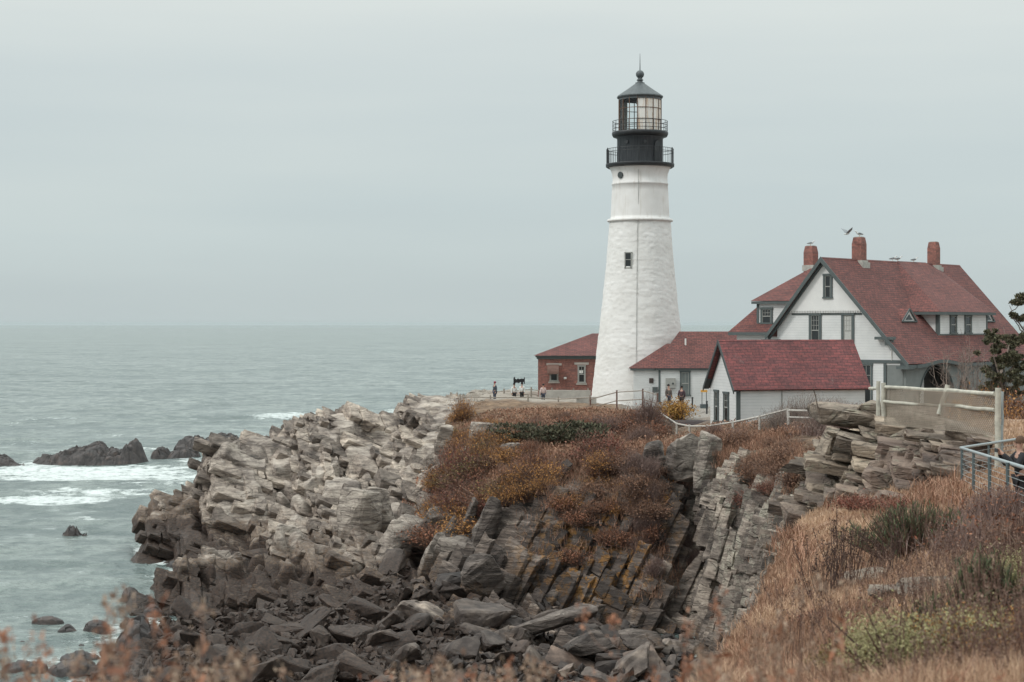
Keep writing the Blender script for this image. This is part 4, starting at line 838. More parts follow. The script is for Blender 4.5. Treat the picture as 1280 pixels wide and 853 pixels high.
# ---- brick fog signal house
GZ = 9.8
b = Fr((P(672.5, 480, 148).x, 148, GZ-.1), R(-3)); bh = b.root('brick_house'); tag(bh, 'small red brick house with a hipped roof, left of the lighthouse', 'house')
ez = zp(445, 148)-b.o.z; L = 11.0; W = 8.5
MB().bx(0, L, 0, W, -.7, ez-.12).build('wall', M['brick'], bh)
MB().bx(-.22, L+.22, -.22, W+.22, ez-.12, ez+.02).bx(-.12, L+.12, -.12, W+.12, ez-.28, ez-.122).build('cornice', M['trim'], bh)
e_ = .36; apz = zp(417, 148+W/2)-b.o.z; A, B_, C_, D_ = (-e_, -e_, ez+.02), (L+e_, -e_, ez+.02), (L+e_, W+e_, ez+.02), (-e_, W+e_, ez+.02); r1, r2 = (4.75, W/2, apz), (L-4.75, W/2, apz)
MB().poly([A, B_, r2, r1]).poly([B_, C_, r2]).poly([C_, D_, r1, r2]).poly([D_, A, r1]).poly([D_, C_, B_, A]).build('roof', M['roof'], bh)
def by(x, y): q = b.on(x, y, (0, 1, 0), 0); return q.x, q.z
for (xa, xb, ya, yb) in ((687, 698, 459, 476), (722, 732, 458, 478)):
    x0, z1 = by(xa, ya); x1, z0 = by(xb, yb)
    window(bh, (x0+x1)/2, z0, z1, x1-x0, 'y', -.005, 1, trim=M['greybox'], fw=.1)
    MB().bx(x0-.28, x1+.28, -.05, .02, z1+.14, z1+.33).build('lintel', M['stone'], bh)
    MB().bx(x0-.12, x1+.12, -.09, .02, z0-.22, z0-.09).build('sill', M['stone'], bh)
x0, zt = by(684.5, 456); x1, zb = by(698.5, 467.5)
pts = [(-1.0*math.sin(R(a)), zb+(zt-zb)*math.cos(R(a))) for a in range(0, 91, 10)]
MB().prism([(x0, y-.06, z) for y, z in pts]+[(x0, -.06, zb)], (.03, 0, 0)).prism([(x1, y-.06, z) for y, z in pts]+[(x1, -.06, zb)], (-.03, 0, 0)).build('hood_cheek', M['stone'], bh)
g = MB()
for (y0, z0), (y1, z1) in zip(pts[:-1], pts[1:]): g.slab([(x0-.01, y0-.06, z0+.01), (x1+.01, y0-.06, z0+.01), (x1+.01, y1-.06, z1+.01), (x0-.01, y1-.06, z1+.01)], .03)
g.build('hood', M['rust'], bh)
x0, z0 = by(706.5, 473.5); MB().tube((x0, 0, z0), (x0, -.25, z0+.05), .04).lathe([(0, .1), (.12, .08), (.14, -.08), (0, -.1)], 10, c=(x0, -.3, z0+.05)).build('lamp', M['white_pipe'], bh)
x0, z0 = by(726, 465); MB().bx(x0-.15, x0+.2, -.025, -.0155, z0-.12, z0+.12).build('notice', M['white_pipe'], bh)

# ---- link building beside the tower
l = Fr((P(824, 480, 131).x, 131, GZ-.1), R(-4)); lk = l.root('keepers_annex'); tag(lk, 'low white clapboard annex with a red roof, between the tower and the big house', 'house')
def ly(x, y, c=0): q = l.on(x, y, (0, 1, 0), c); return q.x, q.z
ez = ly(824, 460.5)[1]; L = 8.2; W = 7.5
MB().bx(0, L, 0, W, -.6, ez-.1).build('wall', M['siding'], lk)
MB().bx(-2.0, -.002, 1.0, W-1, -.6, ez-.15).build('side_wall', M['siding'], lk)
MB().bx(-.2, L, -.2, -.03, ez-.16, ez+.03).bx(-2.25, -.202, .78, .97, ez-.2, ez-.02).build('gutter', M['trim'], lk)
MB().bx(-.06, .1, -.04, .0-.001, -.6, ez-.16).build('corner_board', M['trim'], lk)
rz_ = zp(414.6, 134.6)-l.o.z; rx = ly(849, 414.6, W/2)[0]
e_ = .28; A, B_, C_, D_ = (-.32, -e_, ez), (L, -e_, ez), (L, W+e_, ez), (-.32, W+e_, ez); r1, r2 = (rx, W/2, rz_), (L, W/2, rz_)
MB().poly([A, B_, r2, r1]).poly([C_, D_, r1, r2]).poly([D_, A, r1]).poly([D_, C_, B_, A]).build('roof', M['roof'], lk)
lx, lz = ly(834.5, 430, W/2-1); A, B_, C_, D_ = (-2.35, .75, ez-.03), (.9, .75, ez-.03), (.9, W-.7, ez-.03), (-2.35, W-.7, ez-.03)
MB().poly([A, B_, (lx+1.5, W/2, lz), (lx-.05, W/2, lz)]).poly([C_, D_, (lx-.05, W/2, lz), (lx+1.5, W/2, lz)]).poly([D_, A, (lx-.05, W/2, lz)]).poly([D_, C_, B_, A]).build('side_roof', M['roof'], lk)
x0, _ = ly(850, 480); x1, _ = ly(863, 480); _, zb = ly(856, 494); window(lk, (x0+x1)/2, zb, ez-.3, x1-x0, 'y', -.005, 1, fw=.12, curtain=False, glassm=plain('screened_glass', (.13, .15, .145), .5), panes=(2, 2))
x0, z1 = ly(832, 472.5); x1, z0 = ly(844.5, 485.5); MB().bx(x0, x1, -.3, -.01, z0, z1).build('utility_box', M['greybox'], lk, .02)
x0, z1 = ly(841, 479.5); MB().tube((x0, -.3, z1), (x0, -.36, z1), .08).build('meter', M['dark_trim'], lk)
x0, z1 = ly(811.5, 473, 1); x1, z0 = ly(816.8, 479, 1); MB().bx(x0, x1, .93, .995, z0, z1).build('plaque', M['bronze_sign'], lk)
x0, z1 = ly(815.5, 484, 1); x1, z0 = ly(822, 490, 1); MB().bx(x0, x1, .7, .995, z0, z1).build('cabinet', M['trim'], lk)
nrm = Vector((0, -(rz_-ez), W/2+e_)).normalized(); q = l.on(857, 431, nrm, nrm.dot(Vector((0, -e_, ez)))); MB().tube(q-Vector((0, 0, .1)), q+Vector((0, 0, .48)), .07, None, 10).build('vent_pipe', M['white_pipe'], lk)

# ---- oil house / shed
s_ = Fr((P(897.5, 425, 105).x, 105, GZ-.15), R(-75.5)); sh = s_.root('garage'); tag(sh, 'white clapboard garage with a bright red gable roof, nearest of the buildings', 'garage')
H = 15.05-s_.o.z; HW = 2.58; EZ = 12.02-s_.o.z; LN = 9.2; WX = 2.28; sl = (H-EZ)/HW
wz = H-.22-sl*WX
g = MB(); g.poly([(-WX, .38, -.8), (WX, .38, -.8), (WX, .38, wz), (0, .38, H-.22), (-WX, .38, wz)]); g.poly([(WX, .38, -.8), (WX, LN-.3, -.8), (WX, LN-.3, wz), (WX, .38, wz)])
g.poly([(-WX, LN-.3, -.8), (-WX, .38, -.8), (-WX, .38, wz), (-WX, LN-.3, wz)]); g.poly([(WX, LN-.3, -.8), (-WX, LN-.3, -.8), (-WX, LN-.3, wz), (0, LN-.3, H-.22), (WX, LN-.3, wz)]); g.build('wall', M['siding'], sh)
g = MB(); t = .12
for sx_ in (1, -1): g.slab([(0, 0, H), (sx_*HW, 0, EZ), (sx_*HW, LN, EZ), (0, LN, H)], t)
g.build('roof', M['roof_bright'], sh)
g = MB()
for sx_ in (1, -1):
    g.prism([(0, -.03, H+.01), (sx_*(HW+.02), -.03, EZ-.01), (sx_*(HW+.02), -.03, EZ-.26), (0, -.03, H-.28)], (0, .06, 0))
    g.prism([(0, .36, H-.15), (sx_*WX, .36, H-.15-sl*WX), (sx_*WX, .36, H-.35-sl*WX), (0, .36, H-.38)], (0, .016, 0))
g.build('bargeboard', M['dark_trim'], sh)
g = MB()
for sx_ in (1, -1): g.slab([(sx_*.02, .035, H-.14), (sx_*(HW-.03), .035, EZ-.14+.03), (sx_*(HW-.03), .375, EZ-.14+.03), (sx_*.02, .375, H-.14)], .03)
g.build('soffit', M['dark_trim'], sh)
g = MB().bx(WX-.02, WX+.035, .36, .56, -.8, wz-.1).bx(WX-.16, WX+.035, .34, .379, -.8, wz-.02); g.build('corner_board', M['trim'], sh)
g = MB()
for j in range(9): g.bx(WX+.002, HW-.04, .6+j*1.02, .68+j*1.02, wz-.22, wz-.08)
g.build('rafter_tails', M['dark_trim'], sh)
for (xa, xb, ya, yb) in ((893.5, 898.8, 489.5, 527), (905, 911.6, 492, 527)):
    q0 = s_.on(xa, ya, (0, 1, 0), .38); q1 = s_.on(xb, yb, (0, 1, 0), .38); window(sh, (q0.x+q1.x)/2, q1.z, q0.z, abs(q1.x-q0.x), 'y', .375, 1, panes=(2, 4), fw=.14)
MB().tube((WX+.04, 3.3, -.5), (WX+.04, 3.3, wz), .03).build('downpipe', M['greybox'], sh)

# ---- keeper's house
h_ = Fr((22.7, 122, GZ-.2), math.atan2(-.658, .753)); ho = h_.root('keepers_house'); tag(ho, 'large white house with steep red roofs, dormers and three brick chimneys', 'house')
RH = 20.9-h_.o.z; KR, KL = 1.0946, 1.213; WR, WL = 6.98, -4.7; LS = 21.4
zr = lambda w: RH-(KR*w if w > 0 else -KL*w)
def hy(x, y, c=0): q = h_.on(x, y, (0, 1, 0), c); return q.x, q.z
# shell
g = MB()
WLX, WRX = -4.0, 6.35
g.poly([(WLX, 0, -.6), (4.95, 0, -.6), (4.95, 0, 3.55), (WRX, 0, 3.55), (WRX, 0, zr(WRX)-.3), (0, 0, RH-.3), (WLX, 0, zr(WLX)-.3)])
g.poly([(WLX, LS-.4, -.6), (WLX, 0, -.6), (WLX, 0, zr(WLX)-.3), (WLX, LS-.4, zr(WLX)-.3)])
g.poly([(4.95, 0, -.6), (4.95, LS-.4, -.6), (4.95, LS-.4, 3.55), (4.95, 0, 3.55)])
g.poly([(4.95, 0, 3.55), (4.95, LS-.4, 3.55), (WRX, LS-.4, 3.55), (WRX, 0, 3.55)])
g.poly([(WRX, LS-.4, -.6), (WLX, LS-.4, -.6), (WLX, LS-.4, zr(WLX)-.3), (0, LS-.4, RH-.3), (WRX, LS-.4, zr(WRX)-.3)])
g.build('wall', M['siding'], ho)
g = MB()
g.slab([(0, -.55, RH), (WR, -.55, zr(WR)), (WR, LS, zr(WR)), (0, LS, RH)], .16); g.slab([(0, -.55, RH), (WL, -.55, zr(WL)), (WL, LS, zr(WL)), (0, LS, RH)], .16)
g.build('roof', M['roof'], ho)
g = MB()
for ww, kk in ((WR+.02, KR), (WL-.02, -KL)):
    z1 = RH-abs(ww)*abs(kk); g.prism([(0, -.6, RH+.02), (ww, -.6, z1+.02), (ww, -.6, z1-.34), (0, -.6, RH-.38)], (0, .08, 0))
    w2 = ww*.985; g.prism([(0, -.3, RH-.2), (w2, -.3, RH-.2-abs(w2*kk)), (w2, -.3, RH-.5-abs(w2*kk)), (0, -.3, RH-.55)], (0, .14, 0))
g.build('bargeboard', M['trim'], ho)
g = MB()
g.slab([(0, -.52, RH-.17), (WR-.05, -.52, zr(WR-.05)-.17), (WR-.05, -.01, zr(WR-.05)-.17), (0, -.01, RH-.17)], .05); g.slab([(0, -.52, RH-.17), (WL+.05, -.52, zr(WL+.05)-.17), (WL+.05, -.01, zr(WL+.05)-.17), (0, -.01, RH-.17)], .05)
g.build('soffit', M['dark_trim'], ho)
# upper gable board with its scalloped hem
xa, z1 = hy(995.5, 389, -.12); xb, _ = hy(1079, 389, -.12)
fx0 = (RH-.45-z1)/KL; fx1 = (RH-.45-z1)/KR
MB().prism([(-fx0, -.14, z1), (fx1, -.14, z1), (0, -.14, RH-.45)], (0, .12, 0)).build('gable_board', M['white_smooth'], ho)
g = MB(); n_ = 44
for j in range(n_): x = -fx0+(fx0+fx1)*(j+.25)/n_; w_ = (fx0+fx1)/n_*.5; g.bx(x, x+w_, -.15, -.05, z1-.16, z1+.02)
g.build('scalloped_hem', M['white_smooth'], ho)
g = MB().bx(-fx0+.1, fx1-.1, -.04, -.005, z1-.3, z1-.165); g.build('frieze', M['trim'], ho)
x0, zt = hy(1030.5, 345); x1, zb = hy(1042, 372); window(ho, (x0+x1)/2, zb, zt, x1-x0, 'y', -.14, 1, panes=(1, 2), fw=.16, name='window')
for (xa, xb, cur) in ((1011.5, 1027, False), (1052, 1068, True)):
    x0, _ = hy(xa, 410); x1, _ = hy(xb, 410); window(ho, (x0+x1)/2, hy(1030, 432)[1], z1-.32, x1-x0, 'y', -.005, 1, panes=(3, 6), fw=.2, curtain=cur)
zb1 = hy(1110, 452.5)[1]
MB().bx(-1, WRX+.25, -.07, -.005, zb1-.1, zb1+.12).build('belt_course', M['trim'], ho)
xw = hy(1083, 465)[0]; window(ho, xw, .6, zb1-.25, 1.0, 'y', -.005, 1)
MB().bx(4.78, 4.99, -.05, -.003, -.5, zb1-.101).bx(WRX-.25, WRX+.2, -.06, .3, zb1-.45, zb1-.101).build('corner_board', M['trim'], ho)
# eave brackets on the gable
g = MB(); q = hy(1109, 423, -.3); g.bx(q[0]-.9, q[0]+.55, -.5, -.07, q[1]-.1, q[1]+.1).bx(q[0]-.15, q[0]+.4, -.4, -.07, q[1]-.5, q[1]-.101)
g.bx(WL-.35, WL+1.0, -.62, .1, zr(WL)-.5, zr(WL)-.28).bx(WR-.9, WR+.12, -.62, .1, zr(WR)-.38, zr(WR)-.18); g.build('bracket', M['trim'], ho)
MB().tube((q[0]+.2, -.06, zb1+.1), (q[0]+.2, -.06, q[1]-.4), .03).build('downpipe', M['white_pipe'], ho)
# porch arcade along the long side and a small arch at its end
def arch_wall(x0, x1, z0, z1, holes, mk, th):
    """panel with round-headed openings; mk(a, z, d) places a point"""
    g = MB(); xs = [x0]
    def quad(p_): g.prism([mk(a, z, 0) for a, z in p_], Vector(mk(0, 0, th))-Vector(mk(0, 0, 0)))
    cur = x0
    for (c_, r, zs) in holes:
        quad([(cur, z0), (c_-r, z0), (c_-r, z1), (cur, z1)]) if c_-r > cur+.01 else None
        n_ = 12
        for j in range(n_):
            a0, a1 = math.pi*(1-j/n_), math.pi*(1-(j+1)/n_)
            quad([(c_+r*math.cos(a0), zs+r*math.sin(a0)), (c_+r*math.cos(a1), zs+r*math.sin(a1)), (c_+r*math.cos(a1), z1), (c_+r*math.cos(a0), z1)])
        cur = c_+r
    quad([(cur, z0), (x1, z0), (x1, z1), (cur, z1)])
    return g
AX = 6.5
def hx(x, y, c=AX): q = h_.on(x, y, (1, 0, 0), c); return q.y, q.z
aL, aT = hx(1149, 470); aR, _ = hx(1192, 470); ac = (aL+aR)/2; ar = (aR-aL)/2; atop = hx(1172, 456)[1]
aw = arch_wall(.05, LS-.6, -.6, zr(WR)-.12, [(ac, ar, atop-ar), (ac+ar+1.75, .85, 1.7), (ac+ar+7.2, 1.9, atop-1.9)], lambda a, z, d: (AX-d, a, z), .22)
aw.build('arcade', M['porch_wall'], ho)
arch_wall(5.0, AX-.23, -.6, zb1-.11, [(5.72, .52, 1.55)], lambda a, z, d: (a, d+.02, z), .2).build('end_arch', M['porch_wall'], ho)
for y0_, y1_ in ((-.5, aL-.2), (aR+.2, ac+ar+4.6), (ac+ar+9.7, LS)): MB().bx(AX-.1, WR+.03, y0_, y1_, zr(WR)-.3, zr(WR)-.08).build('gutter', M['trim'], ho)
# eyebrow roofs over the two big arches
for (cc, rr_) in ((ac, ar+.5), (ac+ar+7.2, 2.5)):
    hh = atop+.35-zr(WR)+.1; prf = [(cc+rr_*1.25*t, zr(WR)-.2+hh*.5*(1+math.cos(math.pi*t))) for t in np.linspace(-1, 1, 21)]
    g = MB(); f = MB()
    for (s0, z0), (s1, z1_) in zip(prf[:-1], prf[1:]):
        w0 = (RH-z0)/KR-.05; w1 = (RH-z1_)/KR-.05
        if z0 > zr(WR)-.16 or z1_ > zr(WR)-.16: g.slab([(WR+.06, s0, z0+.14), (WR+.06, s1, z1_+.14), (w1-.3, s1, z1_+.18), (w0-.3, s0, z0+.18)], .1)
        f.prism([(WR+.07, s0, z0+.12), (WR+.07, s1, z1_+.12), (WR+.07, s1, z1_-.12), (WR+.07, s0, z0-.12)], (-.1, 0, 0))
        if z0 > zr(WR)-.1: f.prism([(AX+.004, s0, z0-.1), (AX+.004, s1, z1_-.1), (AX+.004, s1, zr(WR)-.2), (AX+.004, s0, zr(WR)-.2)], (-.2, 0, 0))
    g.build('eyebrow_roof', M['roof'], ho); f.build('eyebrow_fascia', M['trim'], ho)
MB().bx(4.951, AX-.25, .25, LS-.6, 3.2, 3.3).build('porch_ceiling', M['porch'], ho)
MB().bx(4.951, 5.0, ac-ar+3.7, ac+ar+3.6, -.4, 3.1).build('porch_door_shade', M['porch'], ho)  # door widened to a near-black sheet; porch shade put into its colour
MB().path([Vector((AX+.02, ac+(ar+.08)*math.cos(R(t)), atop-ar+(ar+.08)*math.sin(R(t)))) for t in range(0, 181, 12)], .07, 6).build('arch_trim', M['trim'], ho)
MB().box((4.98, ac-.9, 1.75), (.14, .25, .45)).build('porch_lamp', M['dark_trim'], ho)
# big dormer on the long side
DW, s0, s1, ze = 5.2, 7.44, 15.55, 7.35
g = MB(); wi = (RH-ze)/KR
g.poly([(DW, s0, zr(DW)-.1), (DW, s1, zr(DW)-.1), (DW, s1, ze-.15), (DW, s0, ze-.15)])
g.poly([(wi-.3, s0, ze-.15), (wi-.3, s0, zr(wi-.3)-.1), (DW, s0, zr(DW)-.1), (DW, s0, ze-.15)]); g.poly([(DW, s1, ze-.15), (DW, s1, zr(DW)-.1), (wi-.3, s1, zr(wi-.3)-.1), (wi-.3, s1, ze-.15)])
dm = g.build('dormer', M['siding'], ho)
A, Vl, Hh, T, Rr, U, V2 = (0, 10.9, RH+.03), (wi-.15, 6.55, ze+.03), (DW+.45, 6.95, ze), (0, 15.5, RH+.04), (DW+.45, s1+.5, ze), (.55, 17.0, zr(.55)+.04), (wi-.15, s1+1.2, ze+.03)
MB().poly([A, Vl, Hh]).poly([A, Hh, T]).poly([T, Hh, Rr]).poly([T, Rr, U]).poly([U, Rr, V2]).poly([Vl, V2, Rr, Hh]).build('dormer_roof', M['roof'], dm)
MB().bx(DW+.3, DW+.47, 6.93, s1+.52, ze-.22, ze-.02).beam(Vector(Hh)-Vector((0, 0, .12)), Vector(Vl)-Vector((0, 0, .14)), .12, .2).beam(Vector(Rr)-Vector((0, 0, .12)), Vector(V2)-Vector((0, 0, .14)), .12, .2).build('dormer_fascia', M['trim'], dm)
MB().bx(DW+.001, DW+.05, s0-.02, s0+.2, zr(DW)+.02, ze-.16).bx(DW-.2, DW+.05, s0-.05, s0-.002, zr(DW)+.02, ze-.16).bx(DW+.001, DW+.04, s1-.18, s1+.02, zr(DW)+.02, ze-.16).bx(DW+.001, DW+.06, s0+.2, s1-.18, zr(DW)+.02, zr(DW)+.1).build('dormer_trim', M['trim'], dm)
for (xa, xb) in ((1187, 1195.5), (1205.5, 1214)):
    a0, zt = hx(xa, 391, DW); a1, zb = hx(xb, 418, DW); window(ho, (a0+a1)/2, zr(DW)+.15, ze-.32, a1-a0, 'x', DW+.005, 1, panes=(1, 2), fw=.18)
# small triangular vents
nv_ = Vector((KR, 0, 1)).normalized(); cR = nv_.dot(Vector((0, 0, RH)))
for (xa, xb, yb, yt, xt) in ((1126, 1144.5, 402, 386, 1134.5), (1227, 1242, 402, 388, 1230.5)):
    q0 = h_.on(xa, yb, nv_, cR); q1 = h_.on(xb, yb, nv_, cR); w_ = max(q0.x, q1.x)+.02; zb = zr(w_)+.02; sa, sb = q0.y, q1.y
    zt = h_.on(xt, yt, (1, 0, 0), w_).z; sc = (sa+sb)/2; back = (RH-zt)/KR
    g = MB(); g.slab([(w_+.12, sa, zb), (w_+.12, sc, zt), (back-.2, sc, zt)], .05); g.slab([(w_+.12, sb, zb), (w_+.12, sc, zt), (back-.2, sc, zt)], .05); v_ = g.build('vent_dormer', M['roof'], ho)
    g = MB()
    g.beam((w_+.1, sa, zb-.03), (w_+.1, sc, zt-.03), .07, .12).beam((w_+.1, sb, zb-.03), (w_+.1, sc, zt-.03), .07, .12).beam((w_+.1, sa, zb), (w_+.1, sb, zb), .07, .1); g.build('vent_trim', M['trim'], v_)
    MB().poly([(w_+.02, sa, zb), (w_+.02, sb, zb), (w_+.02, sc, zt)]).build('vent_board', M['white_smooth'], v_)
    MB().poly([(w_+.05, sa+(sc-sa)*.5, zb+.12), (w_+.05, sb-(sb-sc)*.5, zb+.12), (w_+.05, sc, zb+.12+(zt-zb)*.45)]).build('pane', M['glass'], v_)
# left wing with its own dormer
es, ew, ezw = 1.7, -9.45, 15.42-h_.o.z
wn = MB(); wn.bx(ew+.45, WLX-.002, es+.45, 10.5, -.6, ezw-.15).build('wing_wall', M['siding'], ho)
MB().bx(ew, WL-.1, es-.06, es+.12, ezw-.22, ezw).bx(ew-.06, ew+.1, es, 11, ezw-.22, ezw).build('wing_gutter', M['trim'], ho)
top = 8.15; g = MB(); g.poly([(ew-.05, es-.05, ezw), (WL+.6, es-.05, ezw), (WL+1.6, 3.6, top), (-7.5, 3.5, top)]); g.poly([(ew-.05, 11.2, ezw), (ew-.05, es-.05, ezw), (-7.5, 3.5, top), (-7.5, 10, top)]); g.build('wing_roof', M['roof'], ho)
dS = 2.25; q0 = h_.on(947, 380, (0, 1, 0), dS); q1 = h_.on(947, 407.5, (0, 1, 0), dS); zt = q0.z; x0 = q0.x
wd = MB().bx(x0, -2.2, dS, 10, q1.z-.02, 8.05).build('wing_dormer', M['siding'], ho)
MB().bx(x0-.06, x0+.14, dS-.05, dS-.003, q1.z, 8.05).bx(x0-.35, -2.6, dS-.34, dS-.18, 7.98, 8.17).bx(x0-.36, x0-.2, dS-.18, 10.4, 7.98, 8.17).build('wing_dormer_trim', M['trim'], wd)
ap1, ap2 = (-5.0, 6.4, 10.78), (0, 6.6, RH-.25); A, B_ = (x0-.4, dS-.38, 8.2), (-1.8, dS-.38, 8.2); D_ = (x0-.4, 10.4, 8.2)
MB().poly([A, B_, (-1.6, 6.4, 10.78), ap1]).poly([D_, A, ap1]).poly([(0, 10.4, 8.2), D_, ap1, (0, 6.4, 10.78)]).poly([D_, (0, 10.4, 8.2), B_, A]).build('wing_dormer_roof', M['roof'], wd)
xa = h_.on(951, 390, (0, 1, 0), dS).x; qq = h_.on(966, 404, (0, 1, 0), dS); zt = h_.on(958, 387, (0, 1, 0), dS).z; window(ho, (xa+qq.x)/2, qq.z, zt, qq.x-xa, 'y', dS-.005, 1, panes=(3, 4), fw=.17)
# chimneys
def chimney(w, s, zb, zt, wd_, n_=4):
    g = MB(); a = wd_/2
    g.bx(w-a, w+a, s-a, s+a, zb-1, zt-.55); g.bx(w-a-.001, w+a+.001, s-a-.001, s+a+.001, zt-.549, zt-.5)
    vs = [(w+x*a*f_, s+y*a*f_, z) for z, f_ in ((zt-.499, 1), (zt, .8)) for x, y in ((-1, -1), (1, -1), (1, 1), (-1, 1))]; g.mesh(vs, [(0, 1, 5, 4), (1, 2, 6, 5), (2, 3, 7, 6), (3, 0, 4, 7), (4, 5, 6, 7)])
    c_ = g.build('chimney', M['brick'], ho)
    MB().bx(w-a*.65, w+a*.65, s-a*.65, s+a*.65, zt+.001, zt+.05).build('chimney_cap', M['lead'], c_)
    a += .08; MB().bx(w-a, w+a, s-a, s+a, zb-.5, zb-.05).bx(w-.1, w+a+.14, s-a-.06, s+a+.06, zb-.75, zb-.2).build('flashing', M['lead'], c_)
def topz(py, w, s): q = h_.m@Vector((w, s, 0))+h_.o; return zp(py, q.y)-h_.o.z
for (w, s, pb, pt, wd_) in ((0, 5.0, 325, 297, .8), (0, 16.9, 331, 303, .75), (-5.3, 6.9, 331, 308, .82)): chimney(w, s, topz(pb, w, s), topz(pt, w, s), wd_)

# ------------------------------------------------------------------ fences and furniture
def poly_fence(name, pts, label, cat='fence', post_h=1.1, rails=(1.0, .55), pr_=.05, rr_=.035, m=None, pm=None, panel=None, round_=True, extra=None):
    """pts: (px, py of the post top, Y)"""
    m = m or M['wood']; pm = pm or m; tops = [P(*q) for q in pts]; base = Vector((tops[0].x, tops[0].y, tops[0].z-post_h))
    root = empty(name, base); tag(root, label, cat)
    for t in tops:
        g = MB(); a = t-base; g.tube(a-Vector((0, 0, post_h+.35)), a, pr_*1.08, pr_, 8) if round_ else g.box(a-Vector((0, 0, post_h/2+.1)), (pr_*2, pr_*2, post_h+.3)); g.build('post', pm, root)
    for a, b_ in zip(tops[:-1], tops[1:]):
        for r in rails:
            o = Vector((0, 0, r-post_h)); MB().tube(a-base+o, b_-base+o, rr_, None, 7).build('rail', m, root)
    if panel:
        h0, h1, sp = panel; g = MB()
        for a, b_ in zip(tops[:-1], tops[1:]):
            a = a-base; b_ = b_-base; L_ = (b_-a).length; d_ = (b_-a); n_ = int(L_/sp); hh = h1-h0
            for j in range(-int(hh/sp), n_+1):
                for sg in (1, -1):
                    u0 = j*sp if sg > 0 else j*sp+hh; z0 = h0; u1 = u0+sg*hh; z1_ = h1
                    lo, hi = sorted((u0, u1))
                    def cut(u): t_ = (u-u0)/(u1-u0); return Vector((0, 0, -post_h+z0+(z1_-z0)*t_))
                    ua, ub = max(lo, 0), min(hi, L_)
                    if ub-ua > .02: g.beam(a+d_*(ua/L_)+cut(ua), a+d_*(ub/L_)+cut(ub), .008, .008)
        g.build('wire_mesh', M['wire'], root)
    return root
# log fence with wire mesh by the outcrop
f_ = [(1101, 480, 48.2), (1250, 484, 42)]
fr_ = empty('log_fence', P(1250, 600, 42)); tag(fr_, 'pale log fence filled with wire mesh, above the rock outcrop', 'fence'); bo = fr_.location.copy()
def lg(name, a, b_, r, m=None): g = MB(); a = a-bo; b_ = b_-bo; n_ = 6; pts = [a.lerp(b_, j/n_)+Vector((random.uniform(-.012, .012), 0, random.uniform(-.012, .012))) for j in range(n_+1)]; g.path(pts, r, 10); return g.build(name, m or M['log'], fr_)
lg('post', P(1247, 610, 42), P(1247.5, 485, 42), .075); lg('post', P(1104.5, 520, 48), P(1104, 479, 48), .07); lg('post', P(1173.5, 518, 45), P(1185, 481.5, 45), .07); lg('post', P(1098, 520, 49), P(1098, 477, 49), .06); lg('post', P(1253, 490, 42.6), P(1252.6, 560, 42.6), .035, M['galv'])
lg('rail', P(1106, 484, 48), P(1183, 488.5, 45), .05); lg('rail', P(1184, 488, 45), P(1244, 492.5, 42), .055); lg('rail', P(1104, 502, 48), P(1180, 508, 45), .045); lg('rail', P(1180, 506, 45), P(1243, 513, 42), .05); lg('rail', P(1097, 486, 49), P(1087, 486, 54), .05)
g = MB(); a = P(1105, 485, 48.15)-bo; b_ = P(1246, 493, 42.15)-bo; zl0, zl1 = a.z-1.05, b_.z-1.02; L_ = (b_-a).length; hh = 1.05; sp = .095
for j in range(-int(hh/sp), int(L_/sp)+1):
    for sg in (1, -1):
        u0 = j*sp if sg > 0 else j*sp+hh; u1 = u0+sg*hh; ua, ub = max(min(u0, u1), 0), min(max(u0, u1), L_)
        if ub-ua > .02:
            c0 = (ua-u0)/(u1-u0)*hh-hh; c1 = (ub-u0)/(u1-u0)*hh-hh; g.beam(a.lerp(b_, ua/L_)+Vector((0, 0, c0)), a.lerp(b_, ub/L_)+Vector((0, 0, c1)), .014, .014)
g.build('wire_mesh', M['wire'], fr_)
# metal guard rail with cables
gr = empty('metal_railing', P(1204, 600, 40)); tag(gr, 'grey metal pipe railing with thin cables, around the lookout at the edge', 'railing'); bo = gr.location.copy()
def gt(name, a, b_, r, m): return MB().tube(a-bo, b_-bo, r, None, 8).build(name, m, gr)
c0 = P(1201, 560, 40)
gt('top_rail', c0, P(1269, 549.5, 42.5), .035, M['galv']); gt('top_rail', c0, P(1300, 591, 27), .035, M['galv'])
ends = []
for (px, pt, pb, Y) in ((1202.5, 561, 606, 39.9), (1217, 566, 612, 37.2), (1237, 571.5, 622, 33.4), (1259.5, 578.5, 640, 30.6), (1297, 590, 690, 27.3)): gt('post', P(px, pb, Y), P(px, pt, Y), .035, M['galv_dark']); ends.append((px, pt, Y))
gt('post', P(1236, 598, 41.3), P(1236, 555, 41.3), .03, M['galv_dark']); gt('post', P(1252, 612, 42), P(1251.5, 532, 42), .045, M['galv'])
for j in range(1, 8):
    g = MB()
    for (x0, y0, Y0), (x1, y1, Y1) in zip(ends[:-1], ends[1:]): g.tube(P(x0, y0+j*.12*F/Y0, Y0)-bo, P(x1, y1+j*.12*F/Y1, Y1)-bo, .006, None, 4)
    g.tube(P(1203, 561+j*.12*F/40, 40)-bo, P(1269, 550+j*.12*F/42.5, 42.5)-bo, .006, None, 4); g.build('cable', M['galv'], gr)
